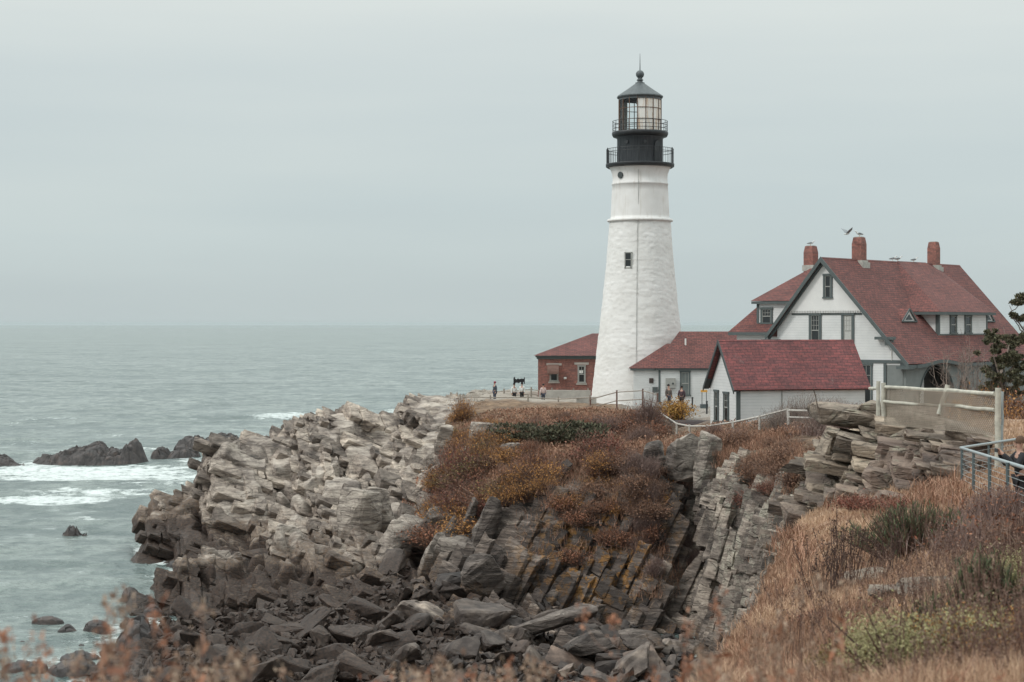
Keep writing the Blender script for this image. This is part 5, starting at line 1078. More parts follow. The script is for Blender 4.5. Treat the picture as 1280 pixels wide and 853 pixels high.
# clifftop fences
poly_fence('rail_fence', [(575, 493, 137), (613, 494, 136), (660, 494, 136), (698, 496, 136), (737, 494, 134)], 'pale two-rail fence behind the orange shrubs, in front of the lookout', post_h=1.0, rails=(.8, .25), m=M['wood'], pr_=.06, rr_=.045)
poly_fence('rail_fence', [(599, 491, 150), (630, 486, 148), (640, 486, 147), (653, 485, 146), (664, 484, 146), (676, 486, 146), (690, 485, 146), (717, 485.5, 146), (735, 485.5, 146)], 'grey lookout fence left of the brick house, behind the visitors', post_h=1.1, rails=(.9, .5), m=M['wood'], pr_=.07, rr_=.035)
poly_fence('rail_fence', [(738, 497, 132), (771, 488, 128), (803.5, 486, 126), (822, 491.5, 124)], 'fence with rusty posts and pale top rail at the foot of the tower', post_h=1.3, rails=(1.15, .5), m=M['wood'], pm=M['rust'], pr_=.06, rr_=.04)
poly_fence('wire_fence', [(826, 515, 112), (846, 528, 106), (862, 531, 104), (884, 531, 102), (916, 526, 100), (949.5, 519, 99), (984, 510, 98)], 'whitewashed rail fence with wire mesh curving in front of the garage', post_h=1.0, rails=(.9,), m=M['rail_white'], pr_=.07, rr_=.055, panel=(.1, .88, .22))
poly_fence('wire_fence', [(985.5, 511, 97), (1033, 512, 94)], 'pale fence of thick rails and concrete-coloured panel right of the garage', post_h=1.3, rails=(1.2, .8, .25), m=M['rail_white'], pr_=.08, rr_=.06, panel=(.3, .8, .18))
pk = empty('picket_fence', P(820, 520, 115)); tag(pk, 'short whitewashed picket fence beside the yellow bush', 'fence'); bo = pk.location.copy()
for j, (px, pt) in enumerate([(820.5, 503), (822.5, 503.5), (824.5, 504), (827, 503), (829, 501), (831.5, 499.5), (833.5, 497.5)]):
    Y = 115+max(0, j-3)*.8; MB().box(P(px, pt+9, Y)-bo, (.11, .04, 1.05)).build('picket', M['rail_white'], pk)
MB().beam(P(820, 506, 115.05)-bo, P(827, 506.5, 115.05)-bo, .04, .08).beam(P(827, 506.5, 115.05)-bo, P(834, 501, 118.4)-bo, .04, .08).build('rail', M['rail_white'], pk)
w1 = MB().box((0, 0, 0), (4.4, .3, .8)).build('stone_wall', M['concrete']); w1.location = P(706, 494, 143); tag(w1, 'low beige wall in front of the brick house', 'wall')
w2 = MB().box((0, 0, 0), (1.6, .3, .6)).build('stone_wall', M['concrete']); w2.location = P(733, 501, 135); tag(w2, 'short beige wall end against the tower fence', 'wall')
pg = empty('sign_stand', P(880, 515, 122)); tag(pg, 'stand with a yellow-orange top at the annex corner', 'sign'); bo = pg.location
MB().box(P(880, 489, 122)-bo, (.45, .35, .16)).build('panel', M['yellow'], pg)
for x in (877.5, 883): MB().tube(P(x, 508, 122)-bo, P(x, 490, 122)-bo, .025).build('leg', M['dark_trim'], pg)
MB().box(P(880, 508, 121.8)-bo, (.55, .4, .3)).build('base', M['galv_dark'], pg)
for (px, pt, pb, Y, lb) in ((865.5, 498, 507, 124, 'short black bollard in front of the annex window'), (883.5, 503, 514, 117, 'black bollard against the garage wall')):
    q = P(px, pb, Y); o = MB().tube((0, 0, -.2), (0, 0, (pb-pt)*Y/F), .06, None, 10).lathe([(.06, 0), (.085, .02), (.06, .08), (0, .1)], 10, c=(0, 0, (pb-pt)*Y/F)).build('bollard', M['black']); o.location = q; tag(o, lb, 'bollard')
o = MB().mesh([(-1.9, -1.2, 0), (1.9, -1.2, 0), (1.9, 1.2, 0), (-1.9, 1.2, 0), (-1.6, -.9, .22), (1.6, -.9, .22), (1.6, .9, .22), (-1.6, .9, .22)], [(0, 1, 5, 4), (1, 2, 6, 5), (2, 3, 7, 6), (3, 0, 4, 7), (4, 5, 6, 7)]).build('flower_bed', plain('bed_soil', (.04, .03, .03), .95, .3, 6)); o.location = P(868, 522, 112); o.location.z = ground(o.location.x, 112)-.02; tag(o, 'low dark planting bed between the yellow bush and garage', 'flower bed')

# ------------------------------------------------------------------ people
def skin(name, joints, edges, m, parent=None, sub=1):
    """joints: [(xyz, radius)], root first"""
    me = bpy.data.meshes.new(name); me.from_pydata([j[0] for j in joints], edges, []); o = bpy.data.objects.new(name, me); COL.objects.link(o); o.parent = parent
    md = o.modifiers.new('s', 'SKIN'); md.use_smooth_shade = True
    for i, v in enumerate(me.skin_vertices[0].data if me.skin_vertices else []): v.radius = (joints[i][1],)*2
    if not me.skin_vertices:
        bpy.context.view_layer.objects.active = o
        bm = bmesh.new(); bm.from_mesh(me); lay = bm.verts.layers.skin.verify(); bm.verts.ensure_lookup_table()
        for i, v in enumerate(bm.verts): v[lay].radius = (joints[i][1] if not hasattr(joints[i][1], '__len__') else joints[i][1][0],)*2; v[lay].use_root = (i == 0)
        bm.to_mesh(me); bm.free()
    s_ = o.modifiers.new('u', 'SUBSURF'); s_.levels = sub; s_.render_levels = sub; me.materials.append(m); return o
SKINM = plain('skin', (.42, .25, .19), .6, .05, 6)
def cloth(name, c): return plain(name, c, .9, .12, 8)
def person(loc, rz, h, label, top, bottom, hair, pose='stand', hat=None, female=False, look=0, group=None, phone=False):
    """front faces -y. one skinned body; jacket, trousers, hair as its parts"""
    r = empty('person', loc, rz); tag(r, label, 'person', group); s = h/1.75
    hipz, shz, nkz, hdz = .92, 1.42, 1.5, 1.63; sit = 0
    if pose == 'crouch': hipz, shz, nkz, hdz = .42, .86, .93, 1.06
    lean = {'stand': 0, 'photo': -.04, 'crouch': -.22}[pose]
    J = []; E = []
    def j(x, y, z, rad, par=None): J.append(((x*s, y*s, z*s), rad*s)); i = len(J)-1; (E.append((par, i)) if par is not None else None); return i
    pel = j(0, 0, hipz, .13); wa = j(0, lean*.4, hipz+.16, .12, pel); ch = j(0, lean*.8, shz-.14, .15, wa); nk = j(0, lean, nkz, .055, ch); h1 = j(0, lean-.015, hdz-.06, .07, nk); h2 = j(0, lean-.005, hdz+.04, .095, h1); h3 = j(0, lean+.01, hdz+.1, .06, h2)
    ids = {'leg': [], 'arm': []}
    for sx_ in (-1, 1):
        hp = j(sx_*.09, 0, hipz-.05, .095, pel)
        if pose == 'crouch': kn = j(sx_*.16, -.33, .42, .07, hp); an = j(sx_*.13, -.06, .09, .045, kn); to = j(sx_*.15, -.22, .04, .04, an)
        else: kn = j(sx_*.1, -.02, .49, .062, hp); an = j(sx_*.11, .02, .09, .042, kn); to = j(sx_*.13, -.14, .04, .038, an)
        ids['leg'].append((hp, kn, an, to))
        sh_ = j(sx_*.18, lean*.9, shz-.03, .062, ch)
        if pose == 'photo': el = j(sx_*.24, lean-.2, shz-.26, .045, sh_); hn = j(sx_*.07, lean-.42, shz+.02, .032, el)
        elif pose == 'crouch': el = j(sx_*.25, lean-.1, shz-.27, .045, sh_); hn = j(sx_*.16, lean-.34, shz-.34, .032, el)
        else: el = j(sx_*.24, .03, shz-.3, .045, sh_); hn = j(sx_*.23, -.07, shz-.54, .032, el)
        d0 = Vector(J[hn][0])-Vector(J[el][0]); d0.normalize(); pm_ = j(*[c/s for c in (Vector(J[hn][0])+d0*.06*s)], .034, hn)
        side = d0.cross(Vector((0, 1, 0) if abs(d0.y) < .8 else (1, 0, 0))).normalized()
        for f_i, (o_, l_) in enumerate(((-.03, .05), (-.01, .062), (.01, .058), (.03, .045))):
            a_ = Vector(J[pm_][0])/s+side*o_+d0*.02; f1 = j(*a_, .011, pm_); bend = (d0+Vector((0, -.2, .25))).normalized() if phone else (d0+Vector((0, -.35, 0))).normalized(); j(*(a_+bend*l_), .008, f1)
        a_ = Vector(J[hn][0])/s+side*.035*sx_+d0*.02; j(*a_, .012, hn); j(*(a_+side*.02*sx_+d0*.03), .009, len(J)-1)
        ids['arm'].append((sh_, el, hn))
    body = skin('body', J, E, SKINM, r, 1)
    def sub(name, idx, extra, m, trims=None):
        mp = {}; jj = []; ee = []
        for i in idx: mp[i] = len(jj); jj.append((J[i][0], J[i][1]+extra*s))
        for a_, b_ in E:
            if a_ in mp and b_ in mp: ee.append((mp[a_], mp[b_]))
        return skin(name, jj, ee, m, r, 1)
    t_ = [pel, wa, ch]+[i for a_ in ids['arm'] for i in a_[:3]]
    sub('jacket', t_, .028, top)
    sub('trousers', [pel]+[i for a_ in ids['leg'] for i in a_[:3]], .02, bottom)
    for a_ in ids['leg']: skin('shoe', [(J[a_[2]][0], .055*s), (tuple(Vector(J[a_[3]][0])), .05*s)], [(0, 1)], M['black'], r, 1)
    hd = Vector(J[h2][0]); hm = hat or hair; vs = []
    g = MB(); rad = .112*s
    g.lathe([(rad*math.sin(R(a_)), rad*1.15*math.cos(R(a_))) for a_ in range(0, 106, 15)], 14, c=(hd.x, hd.y+.02*s, hd.z+.01*s)); g.build('hat' if hat else 'hair', hm, r)
    f = MB(); fy = hd.y-.095*s
    f.box((hd.x, fy-.012*s, hd.z-.035*s), (.022*s, .035*s, .045*s)); f.build('nose', SKINM, r)
    f = MB()
    for sx_ in (-1, 1): f.lathe([(0, .008), (.011, 0), (0, -.008)], 8, c=(hd.x+sx_*.034*s, fy+.006*s, hd.z))
    f.build('eyes', M['black'], r); MB().box((hd.x, fy+.006*s, hd.z-.085*s), (.045*s, .012*s, .009*s)).build('mouth', plain('lips', (.25, .1, .09), .6), r)
    for sx_ in (-1, 1): MB().lathe([(0, .03*s), (.014*s, 0), (0, -.03*s)], 8, c=(hd.x+sx_*.097*s, hd.y+.005*s, hd.z-.02*s)).build('ear', SKINM, r)
    return r, J, ids
def foot(px, py_head, Y, h): q = P(px, py_head, Y); return Vector((q.x, q.y, q.z-h))
K = {n_: cloth(n_, c) for n_, c in (('black_cloth', (.015, .015, .018)), ('slate_cloth', (.05, .06, .075)), ('white_cloth', (.6, .6, .58)), ('pink_cloth', (.52, .4, .38)), ('olive_cloth', (.12, .1, .09)), ('plum_cloth', (.06, .035, .045)), ('denim', (.045, .055, .08)), ('dark_hair', (.015, .012, .012)), ('brown_hair', (.09, .05, .03)), ('red_hat', (.2, .03, .05)))}
person(foot(618.5, 480.5, 139, 1.5), R(-60), 1.7, 'person in a slate jacket and dark red cap behind the pale fence', K['slate_cloth'], K['denim'], K['brown_hair'], hat=K['red_hat'])
person(foot(679, 483.5, 140, 1.45), R(200), 1.65, 'person in a pale pink top with dark hair, by the low wall', K['pink_cloth'], K['denim'], K['dark_hair'])
person(foot(642.7, 479.5, 145, 1.72), R(20), 1.72, 'person in a white top and black trousers, left of two under the dark banner', K['white_cloth'], K['black_cloth'], K['dark_hair'])
person(foot(652.5, 479, 146, 1.72), R(-20), 1.72, 'person in a white top, right of two under the dark banner', K['white_cloth'], K['black_cloth'], K['dark_hair'])
bn = MB(); q0, q1 = P(641.8, 476.5, 144.4), P(656, 476, 144.4); c_ = (q0+q1)/2
for j in range(14):
    t0, t1 = j/14, (j+1)/14; hh = lambda t: (.3 if t < .1 or t > .88 else .17)+.03*math.sin(t*20)
    a, b_ = q0.lerp(q1, t0)-c_, q0.lerp(q1, t1)-c_; bn.box((a+b_)/2+Vector((0, .03*math.sin(j), .02*math.sin(j*1.7))), ((b_-a).length*1.05, .05, 2*hh(t0)))
o = bn.build('banner', K['black_cloth'], bevel=.01); o.location = c_; tag(o, 'dark rolled banner held up above two people in white tops', 'banner')
person(foot(835.7, 481, 122, 1.72), R(30), 1.72, 'person with short dark hair in a brown-grey jacket beside the utility box', K['olive_cloth'], K['denim'], K['dark_hair'])
person(foot(852, 483, 122, 1.66), R(170), 1.66, 'person in a dark plum coat standing in front of the annex window', K['plum_cloth'], K['black_cloth'], K['dark_hair'])
pr_, J_, ids_ = person(foot(1277, 548, 34, 1.68), R(-82), 1.68, 'person in black at the picture edge, raising a phone to take a photo', K['black_cloth'], K['black_cloth'], K['brown_hair'], pose='photo', phone=True)
h1_, h2_ = [Vector(J_[a_[2]][0]) for a_ in ids_['arm']]; ph = MB().box((0, 0, 0), (.15, .012, .08)).build('phone', M['black'], bevel=.004); mm = Matrix.Rotation(pr_.rotation_euler.z, 3, 'Z')
ph.location = pr_.location+mm@((h1_+h2_)/2+Vector((0, -.1, .06))); ph.rotation_euler = (0, 0, R(-82)); tag(ph, 'dark phone held up by the person in black', 'phone')

# ------------------------------------------------------------------ gulls
GW, GGY = plain('gull_white', (.62, .62, .6), .8), plain('gull_grey', (.22, .235, .25), .8)
def gull(loc, rz, label, fly=False, s=1.0):
    r = empty('gull', loc, rz); tag(r, label, 'bird', 'gulls on the house roof'); z0 = .16
    J = [((0, 0, z0), .075), ((.14, 0, z0-.02), .05), ((.27, 0, z0-.03), .018), ((-.12, 0, z0+.04), .06), ((-.19, 0, z0+.11), .035), ((-.22, 0, z0+.18), .042), ((-.29, 0, z0+.165), .012)]
    E = [(0, 1), (1, 2), (0, 3), (3, 4), (4, 5), (5, 6)]; J = [(tuple(c*s for c in a), b_*s) for a, b_ in J]
    skin('body', J, E, GW, r, 2)
    for sy_ in (-1, 1):
        if fly:
            pts = [(-.1, 0, z0+.03), (-.18, sy_*.35, z0+.28), (.02, sy_*.72, z0+.42), (.04, sy_*.7, z0+.4), (.1, sy_*.3, z0+.22), (.12, 0, z0+.02)]
            MB().prism([Vector(p_)*s for p_ in pts], (0, 0, -.02)).build('wing', GGY, r)
        else:
            pts = [(-.13, .07, z0+.07), (-.02, .085, z0+.085), (.2, .04, z0+.03), (.32, .01, z0-.01), (.12, .06, z0-.03), (-.08, .08, z0-.01)]
            MB().prism([Vector((x, sy_*y, z))*s for x, y, z in pts], (0, sy_*.015, 0)).build('wing', GGY, r)
            MB().tube(Vector((.02, sy_*.03, 0))*s, Vector((.02, sy_*.03, .11))*s, .008*s, None, 5).build('leg', M['yellow'], r)
    MB().tube(Vector((-.27, 0, z0+.17))*s, Vector((-.32, 0, z0+.155))*s, .012*s, .003, 6).build('beak', M['yellow'], r)
def hw(w, s, z): return h_.m@Vector((w, s, z))+h_.o
gull(hw(0, 5, topz(297, 0, 5)+.05), R(20), 'gull standing tall on the chimney at the gable end', s=1.25)
gull(P(1059, 295.5, 125), R(200), 'gull in flight, wings raised, beside the chimney', True, 1.1)
gull(hw(-5.3, 6.9, topz(308, -5.3, 6.9)+.05), R(160), 'gull on the chimney of the left wing, facing away', s=1.1)
gull(hw(0, 10.2, RH+.02), R(170), 'gull on the ridge, left of a close pair', s=1.1); gull(hw(0, 11.0, RH+.02), R(185), 'gull on the ridge, right of a close pair', s=1.15); gull(hw(0, 13.6, RH+.03), R(190), 'gull alone on the ridge nearer the right chimney', s=1.1)
# ------------------------------------------------------------------ vegetation
def unit(v): return v/(np.linalg.norm(v, axis=-1, keepdims=True)+1e-9)
def leafquads(c, size, aspect=1.8, up=.3, v=None):
    n_ = len(c); d = unit(RNG.normal(size=(n_, 3))+[0, 0, up]); e = unit(np.cross(d, RNG.normal(size=(n_, 3)))); s = (np.asarray(size)*RNG.uniform(.6, 1.4, n_))[:, None]
    V = np.stack([c-e*s*.5, c+d*s*aspect*.5-e*s*.1+e*s*.5*.2, c+e*s*.5+d*s*.1, c+d*s*aspect], 1)
    V = np.stack([c, c+d*s*aspect*.5+e*s*.5, c+d*s*aspect, c+d*s*aspect*.5-e*s*.5], 1)
    v = RNG.random(n_) if v is None else v
    return V.reshape(-1, 3), np.arange(n_*4).reshape(-1, 4), np.repeat(v, 4)
def blades(b, h, w, lean=.35, v=None, wind=(0, 0)):
    n_ = len(b); a = RNG.uniform(0, 2*math.pi, n_); l = np.abs(RNG.normal(0, lean, n_)); L = np.stack([np.cos(a)*l+wind[0], np.sin(a)*l+wind[1], 0*a], 1)
    h = (np.asarray(h)*RNG.uniform(.55, 1.3, n_))[:, None]; t = a+1.57+RNG.normal(0, .6, n_); s = np.stack([np.cos(t), np.sin(t), 0*t], 1)*(np.asarray(w)*RNG.uniform(.7, 1.3, n_))[:, None]
    up = np.array([0, 0, 1.]); m_ = b+up*h*.5+L*h*.3; e = b+up*h*.95+L*h
    V = np.stack([b-s*.5, b+s*.5, m_+s*.4, m_-s*.4, e], 1); i = np.arange(n_)[:, None]*5
    Fc = np.concatenate([i+[0, 1, 2], i+[0, 2, 3], i+[3, 2, 4]]); v = RNG.random(n_) if v is None else v
    return V.reshape(-1, 3), Fc, np.repeat(v, 5)
def sticks(a, b, r0, r1, v=None):
    n_ = len(a); d = unit(b-a); x = unit(np.cross(d, [.3, .9, .2])); y = np.cross(d, x); P_ = []
    for c, r in ((a, r0), (b, r1)):
        r = np.broadcast_to(np.asarray(r, float).reshape(-1, 1), (n_, 1))
        for k_ in range(3): t = 2*math.pi*k_/3; P_.append(c+(x*math.cos(t)+y*math.sin(t))*r)
    V = np.stack(P_, 1); i = np.arange(n_)[:, None]*6
    Fc = np.concatenate([i+[0, 1, 4], i+[0, 4, 3], i+[1, 2, 5], i+[1, 5, 4], i+[2, 0, 3], i+[2, 3, 5]]); v = RNG.random(n_) if v is None else v
    return V.reshape(-1, 3), Fc, np.repeat(v, 6)
def tri(Fc): return np.concatenate([Fc[:, [0, 1, 2]], Fc[:, [0, 2, 3]]]) if Fc.shape[1] == 4 else Fc
def join(parts):
    V = []; Fc = []; A = []; t = 0
    for v, f, a in parts: V.append(v); Fc.append(tri(f)+t); A.append(a); t += len(v)
    return np.concatenate(V), np.concatenate(Fc), np.concatenate(A)
def nm(name, parts, m, parent=None): V, Fc, A = join(parts); return npmesh(name, V, Fc, m, parent, {'v': A})
S_ = lambda *a: [(i/(len(a)-1), c) for i, c in enumerate(a)]
LM = {
 'rust': leafmat('rust_leaves', S_((.09, .05, .038), (.22, .09, .056), (.31, .145, .085), (.16, .105, .078))),
 'orange': leafmat('orange_leaves', S_((.14, .065, .035), (.32, .15, .05), (.46, .24, .08), (.2, .11, .055))),
 'brown': leafmat('brown_leaves', S_((.07, .045, .035), (.17, .09, .06), (.25, .14, .09), (.1, .075, .06))),
 'olive': leafmat('olive_leaves', S_((.06, .06, .03), (.14, .12, .05), (.24, .17, .07), (.12, .07, .04))),
 'plum': leafmat('plum_twigs', S_((.1, .065, .058), (.18, .12, .105), (.26, .18, .155), (.15, .11, .1))),
 'red': leafmat('dull_red_leaves', S_((.11, .04, .034), (.2, .07, .052), (.17, .085, .06), (.26, .12, .085))),
 'dark': leafmat('dark_needles', S_((.045, .048, .034), (.09, .09, .058), (.15, .145, .085), (.13, .1, .07))),
 'juniper': leafmat('juniper_needles', S_((.03, .034, .022), (.06, .062, .038), (.1, .095, .058), (.07, .055, .04))),
 'green': leafmat('broom_shoots', S_((.035, .05, .028), (.07, .09, .048), (.11, .13, .065), (.09, .08, .05))),
 'lime': leafmat('yellow_green_leaves', S_((.14, .13, .07), (.27, .25, .12), (.37, .34, .18), (.22, .18, .11))),
 'darkstalk': leafmat('dark_stalks', S_((.03, .018, .016), (.06, .035, .03), (.09, .055, .045), (.13, .09, .07))),
 'yellow': leafmat('golden_leaves', S_((.2, .1, .03), (.36, .19, .05), (.42, .25, .07), (.18, .13, .06))),
 'grass': leafmat('tan_grass', S_((.21, .12, .08), (.37, .235, .155), (.5, .345, .235), (.29, .19, .13))),
 'pinkgrass': leafmat('red_brown_grass', S_((.13, .07, .048), (.26, .138, .092), (.38, .22, .15), (.24, .16, .11))),
 'stalk': leafmat('dead_stalks', S_((.06, .035, .03), (.12, .07, .055), (.18, .11, .085), (.25, .175, .135))),
 'twig': leafmat('grey_twigs', S_((.1, .075, .065), (.17, .13, .115), (.25, .2, .17), (.3, .24, .2))),
 'fluff': leafmat('seed_fluff', S_((.28, .2, .15), (.42, .32, .24), (.3, .2, .145), (.2, .12, .085))),
 'dryred': leafmat('dry_fern', S_((.2, .09, .058), (.33, .15, .09), (.42, .22, .14), (.25, .14, .095))),
}
def shrub(name, w, h, nl, ls, mat, nt=90, tw=LM['stalk'], lobes=7, flat=.55):
    """twigs fanning from the base, small leaves in uneven lobes along their ends"""
    r = empty(name); cs = []
    for k_ in range(lobes): a = RNG.uniform(0, 6.28); q = RNG.uniform(.1, .85)**.7; cs.append([math.cos(a)*q*w/2, math.sin(a)*q*w/2, h*RNG.uniform(.45, .85)*(1-.35*q)])
    cs = np.array(cs); i = RNG.integers(0, lobes, nl); sp = np.array([w*.17, w*.17, h*.2]); c = cs[i]+RNG.normal(size=(nl, 3))*sp; c[:, 2] = np.abs(c[:, 2])
    j = RNG.integers(0, lobes, nt); a = RNG.normal(size=(nt, 3))*[w*.06, w*.06, 0]; b_ = cs[j]+RNG.normal(size=(nt, 3))*sp*1.25+[0, 0, h*.08]; m_ = (a+b_)/2+RNG.normal(size=(nt, 3))*w*.03
    nm('twigs', [sticks(a, m_, .012, .008), sticks(m_, b_, .008, .004), sticks(b_, b_+RNG.normal(size=(nt, 3))*[.05, .05, .04]*np.array(w)+[0, 0, h*.12], .005, .003)], tw, r)
    v = np.clip(RNG.random(nl)*.5+RNG.random(lobes)[i]*.5, 0, 1)
    nm('foliage', [leafquads(c, ls, v=v)], LM[mat], r); return r
def conifer_pads(name, pads, nl, ls, mat, r=None): # flat-topped sprays
    c = []
    for (x, y, z, rx, ry, rz__) in pads:
        n_ = int(nl*rx*ry); q = RNG.normal(size=(n_, 3))*[rx*.5, ry*.5, rz__*.5]; c.append(q+[x, y, z])
    c = np.concatenate(c); return nm(name, [leafquads(c, ls, aspect=2.4, up=.8)], LM[mat], r)
# --- clifftop thicket: every bush is its own thing
KINDS = [('rust', 'rust-brown shrub in the thicket on the cliff top'), ('orange', 'orange autumn shrub near the headland rocks'), ('brown', 'dull brown shrub in the thicket on the cliff top'), ('olive', 'olive and yellow shrub in the thicket on the cliff top'), ('plum', 'bare purplish-brown bush in the thicket on the cliff top'), ('red', 'dull red shrub in the thicket on the cliff top')]
protos = {}
for kname, _ in KINDS: protos[kname] = [shrub('shrub', RNG.uniform(1.6, 2.6), RNG.uniform(.9, 1.5), 1500 if kname != 'plum' else 500, .055, kname, 420 if kname != 'plum' else 800, LM['stalk'] if kname != 'plum' else LM['plum'], lobes=8) for _ in range(2)]
usedp = set()
def plant(kn, q, s, label, group, name=None):
    i = RNG.integers(0, 2); p0 = protos[kn][i]
    o = p0 if p0.name not in usedp else copy_tree(p0); usedp.add(p0.name)
    o.location = q; o.rotation_euler = (0, 0, RNG.uniform(0, 6.28)); o.scale = (s*RNG.uniform(.85, 1.2), s*RNG.uniform(.85, 1.2), s*RNG.uniform(.8, 1.2)); tag(o, label, 'shrub', group); return o
rr = random.Random(21); n_pl = 0
while n_pl < 118:
    px = rr.uniform(548, 1020); Y = rr.uniform(97, 121); py_ = HY+(EYE-ground(*((px-CX)/F*Y, Y)))/Y*F
    if px < 600 and Y > 125 and px < 560+ (Y-125)*.5: continue
    if px > 815 and (Y > 100 or rr.random() < .35): continue
    if px < 600 and Y > 124 : continue
    if 612 < px < 775 and 99 < Y < 109: continue
    if fbm(np.array([[px*.022, Y*.16, 3.]]), 2, 9)[0] < -.22: continue
    q = Vector(((px-CX)/F*Y, Y, ground((px-CX)/F*Y, Y)-.05))
    wts = [('orange', 4), ('rust', 3), ('red', 2), ('olive', 1.5), ('brown', 2)] if px < 660 else ([('rust', 4), ('brown', 3), ('red', 1.5), ('plum', 3), ('olive', .6)] if px < 830 else [('brown', 3), ('rust', 3), ('plum', 4), ('orange', .6)])
    kn = rr.choices([a for a, _ in wts], [b_ for _, b_ in wts])[0]; lab = dict(KINDS)[kn]
    where = 'left of the dark juniper' if px < 645 else ('between the juniper and the picket fence' if px < 830 else 'below the garage fence')
    kl = lab.split(' in the')[0].split(' near')[0]
    plant(kn, q, rr.uniform(.8, 1.4)*((1 if Y < 112 else .42) if px < 815 else .52), f'{kl} on the cliff top {where}', f'{kn} shrubs {where}'); n_pl += 1
# shrubs hanging on the cove wall and ledges
for (px0, px1, py0, py1, n_, kn, wh) in ((520, 640, 590, 650, 26, 'orange', 'on the ledge above the upright slabs'), (560, 620, 540, 600, 10, 'orange', 'between the clifftop boulders'), (740, 860, 590, 660, 34, 'brown', 'hanging over the cove wall'), (790, 865, 600, 740, 34, 'plum', 'in the cleft of the cove wall'), (650, 860, 585, 650, 22, 'orange', 'spilling down the upper cove wall'), (700, 860, 640, 720, 16, 'rust', 'on ledges low on the cove wall'), (640, 770, 575, 612, 22, 'rust', 'along the rim of the cove wall'),
                                     (572, 640, 522, 600, 16, 'orange', 'in the thicket beside the headland rocks'), (905, 1010, 560, 610, 20, 'brown', 'on the bank under the garage fence'), (920, 960, 620, 660, 5, 'red', 'on the pale lichened wall'), (1205, 1290, 500, 560, 12, 'rust', 'on the bank behind the wire fence'), (1180, 1290, 470, 500, 8, 'orange', 'on the bank behind the wire fence')):
    for k_ in range(int(n_*.6)):
        px, py = rr.uniform(px0, px1), rr.uniform(py0, py1); q = hit(px, py, 4.5)
        if px > 1170: q = Vector(((px-CX)/F*60, 60, ground((px-CX)/F*60, 60)-.05)); q.y += rr.uniform(-8, 6)
        plant(kn, q+Vector((0, 0, .25 if py > 560 and px < 980 else -.1)), rr.uniform(.55, .95) if px < 1100 else rr.uniform(.6, 1), f'{dict(KINDS)[kn].split(" in the")[0].split(" near")[0]} {wh}', f'{kn} shrubs {wh}')
# named plants on the top
j = empty('juniper'); conifer_pads('foliage', [(RNG.uniform(-3.2, 3.4), RNG.uniform(-1.5, 1.5), RNG.uniform(.1, 1.5), .8, .6, .12) for _ in range(46)], 260, .1, 'juniper', j)
nm('branches', [sticks(np.zeros((40, 3)), RNG.normal(size=(40, 3))*[1.6, .8, .3]+[0, 0, 1], .05, .015)], LM['stalk'], j); q = P(690, 556, 106); j.location = Vector((q.x, 106, ground(q.x, 106)+.15)); j.scale = (1, 1, .85); tag(j, 'wide dark flat-topped juniper spreading over the cliff top', 'shrub')
y_ = shrub('golden_bush', 2.4, 1.4, 2400, .08, 'yellow', 320, lobes=8); q = P(846, 527, 114); y_.location = Vector((q.x, 114, min(ground(q.x, 114), q.z))); tag(y_, 'golden-yellow bush beside the picket fence', 'bush')
for (px, Y, s, lb) in ((1010, 98, 1.9, 'tall bare straw-coloured bush against the garage wall'), (1068, 88, 1.6, 'bare brown bush between the garage and the log fence'), (985, 99, 1.2, 'low bare bush in front of the garage wall'), (1040, 92, 1.7, 'dense bare bush below the garage roof edge')):
    r = empty('bare_bush'); n_ = 700; w_, hh = 2.2*s, 1.15*s; a = RNG.normal(size=(n_, 3))*[w_*.22, .3, 0]; b_ = a+RNG.normal(size=(n_, 3))*[w_*.14, .3, .1]+[0, 0, hh*.8]; b_[:, 2] = hh*RNG.uniform(.3, 1.05, n_)*(1-.35*np.minimum(1, np.abs(b_[:, 0])/(w_*.5))**2)
    nm('twigs', [sticks(a, b_, .014, .004)], LM['plum' if px in (1068, 1040) else 'twig'], r)
    nm('twig_tips', [sticks(b_, b_+RNG.normal(size=(n_, 3))*[.12, .12, .1]+[0, 0, .08], .006, .003), sticks((a+b_)/2, (a+b_)/2+RNG.normal(size=(n_, 3))*[.25, .2, .12]+[0, 0, .2], .006, .003)], LM['twig'], r)
    x = (px-CX)/F*Y; r.location = (x, Y, ground(x, Y)-.1); tag(r, lb, 'bush')
# dark evergreen and the wind-swept one by the house
def limb(a, b_, r0, r1, n_=5, wob=.08):
    a, b_ = np.array(a), np.array(b_); t = np.linspace(0, 1, n_+1)[:, None]; p_ = a+(b_-a)*t+RNG.normal(size=(n_+1, 3))*wob*np.sin(math.pi*t); rr_ = r0+(r1-r0)*t[:, 0]
    return sticks(p_[:-1], p_[1:], rr_[:-1], rr_[1:])
def tree(name, Y, base_px, label, clumps, limbs, mat='dark', nl=900, ls=.11):
    x = (base_px-CX)/F*Y; gz = ground(x, Y)-.2; r = empty(name, (x, Y, gz)); T = lambda px, py, dy=0: np.array([(px-CX)/F*(Y+dy)-x, dy, zp(py, Y+dy)-gz])
    nm('trunk', [limb(T(*a), T(*b_), r0, r1, wob=.06) for a, b_, r0, r1 in limbs], LM['twig' if mat == 'dark' else 'stalk'], r)
    c = []
    for (px, py, rpx, rpy, dy, dn) in clumps: n_ = int(nl*dn); q = unit(RNG.normal(size=(n_, 3)))*(RNG.random((n_, 1))**.45)*[rpx/F*Y, rpx/F*Y, rpy/F*Y]; c.append(T(px, py, dy)+q)
    c = np.concatenate(c); nm('crown', [leafquads(c, ls, aspect=2.2, up=.6)], LM[mat], r); tag(r, label, 'tree'); return r
cl = []
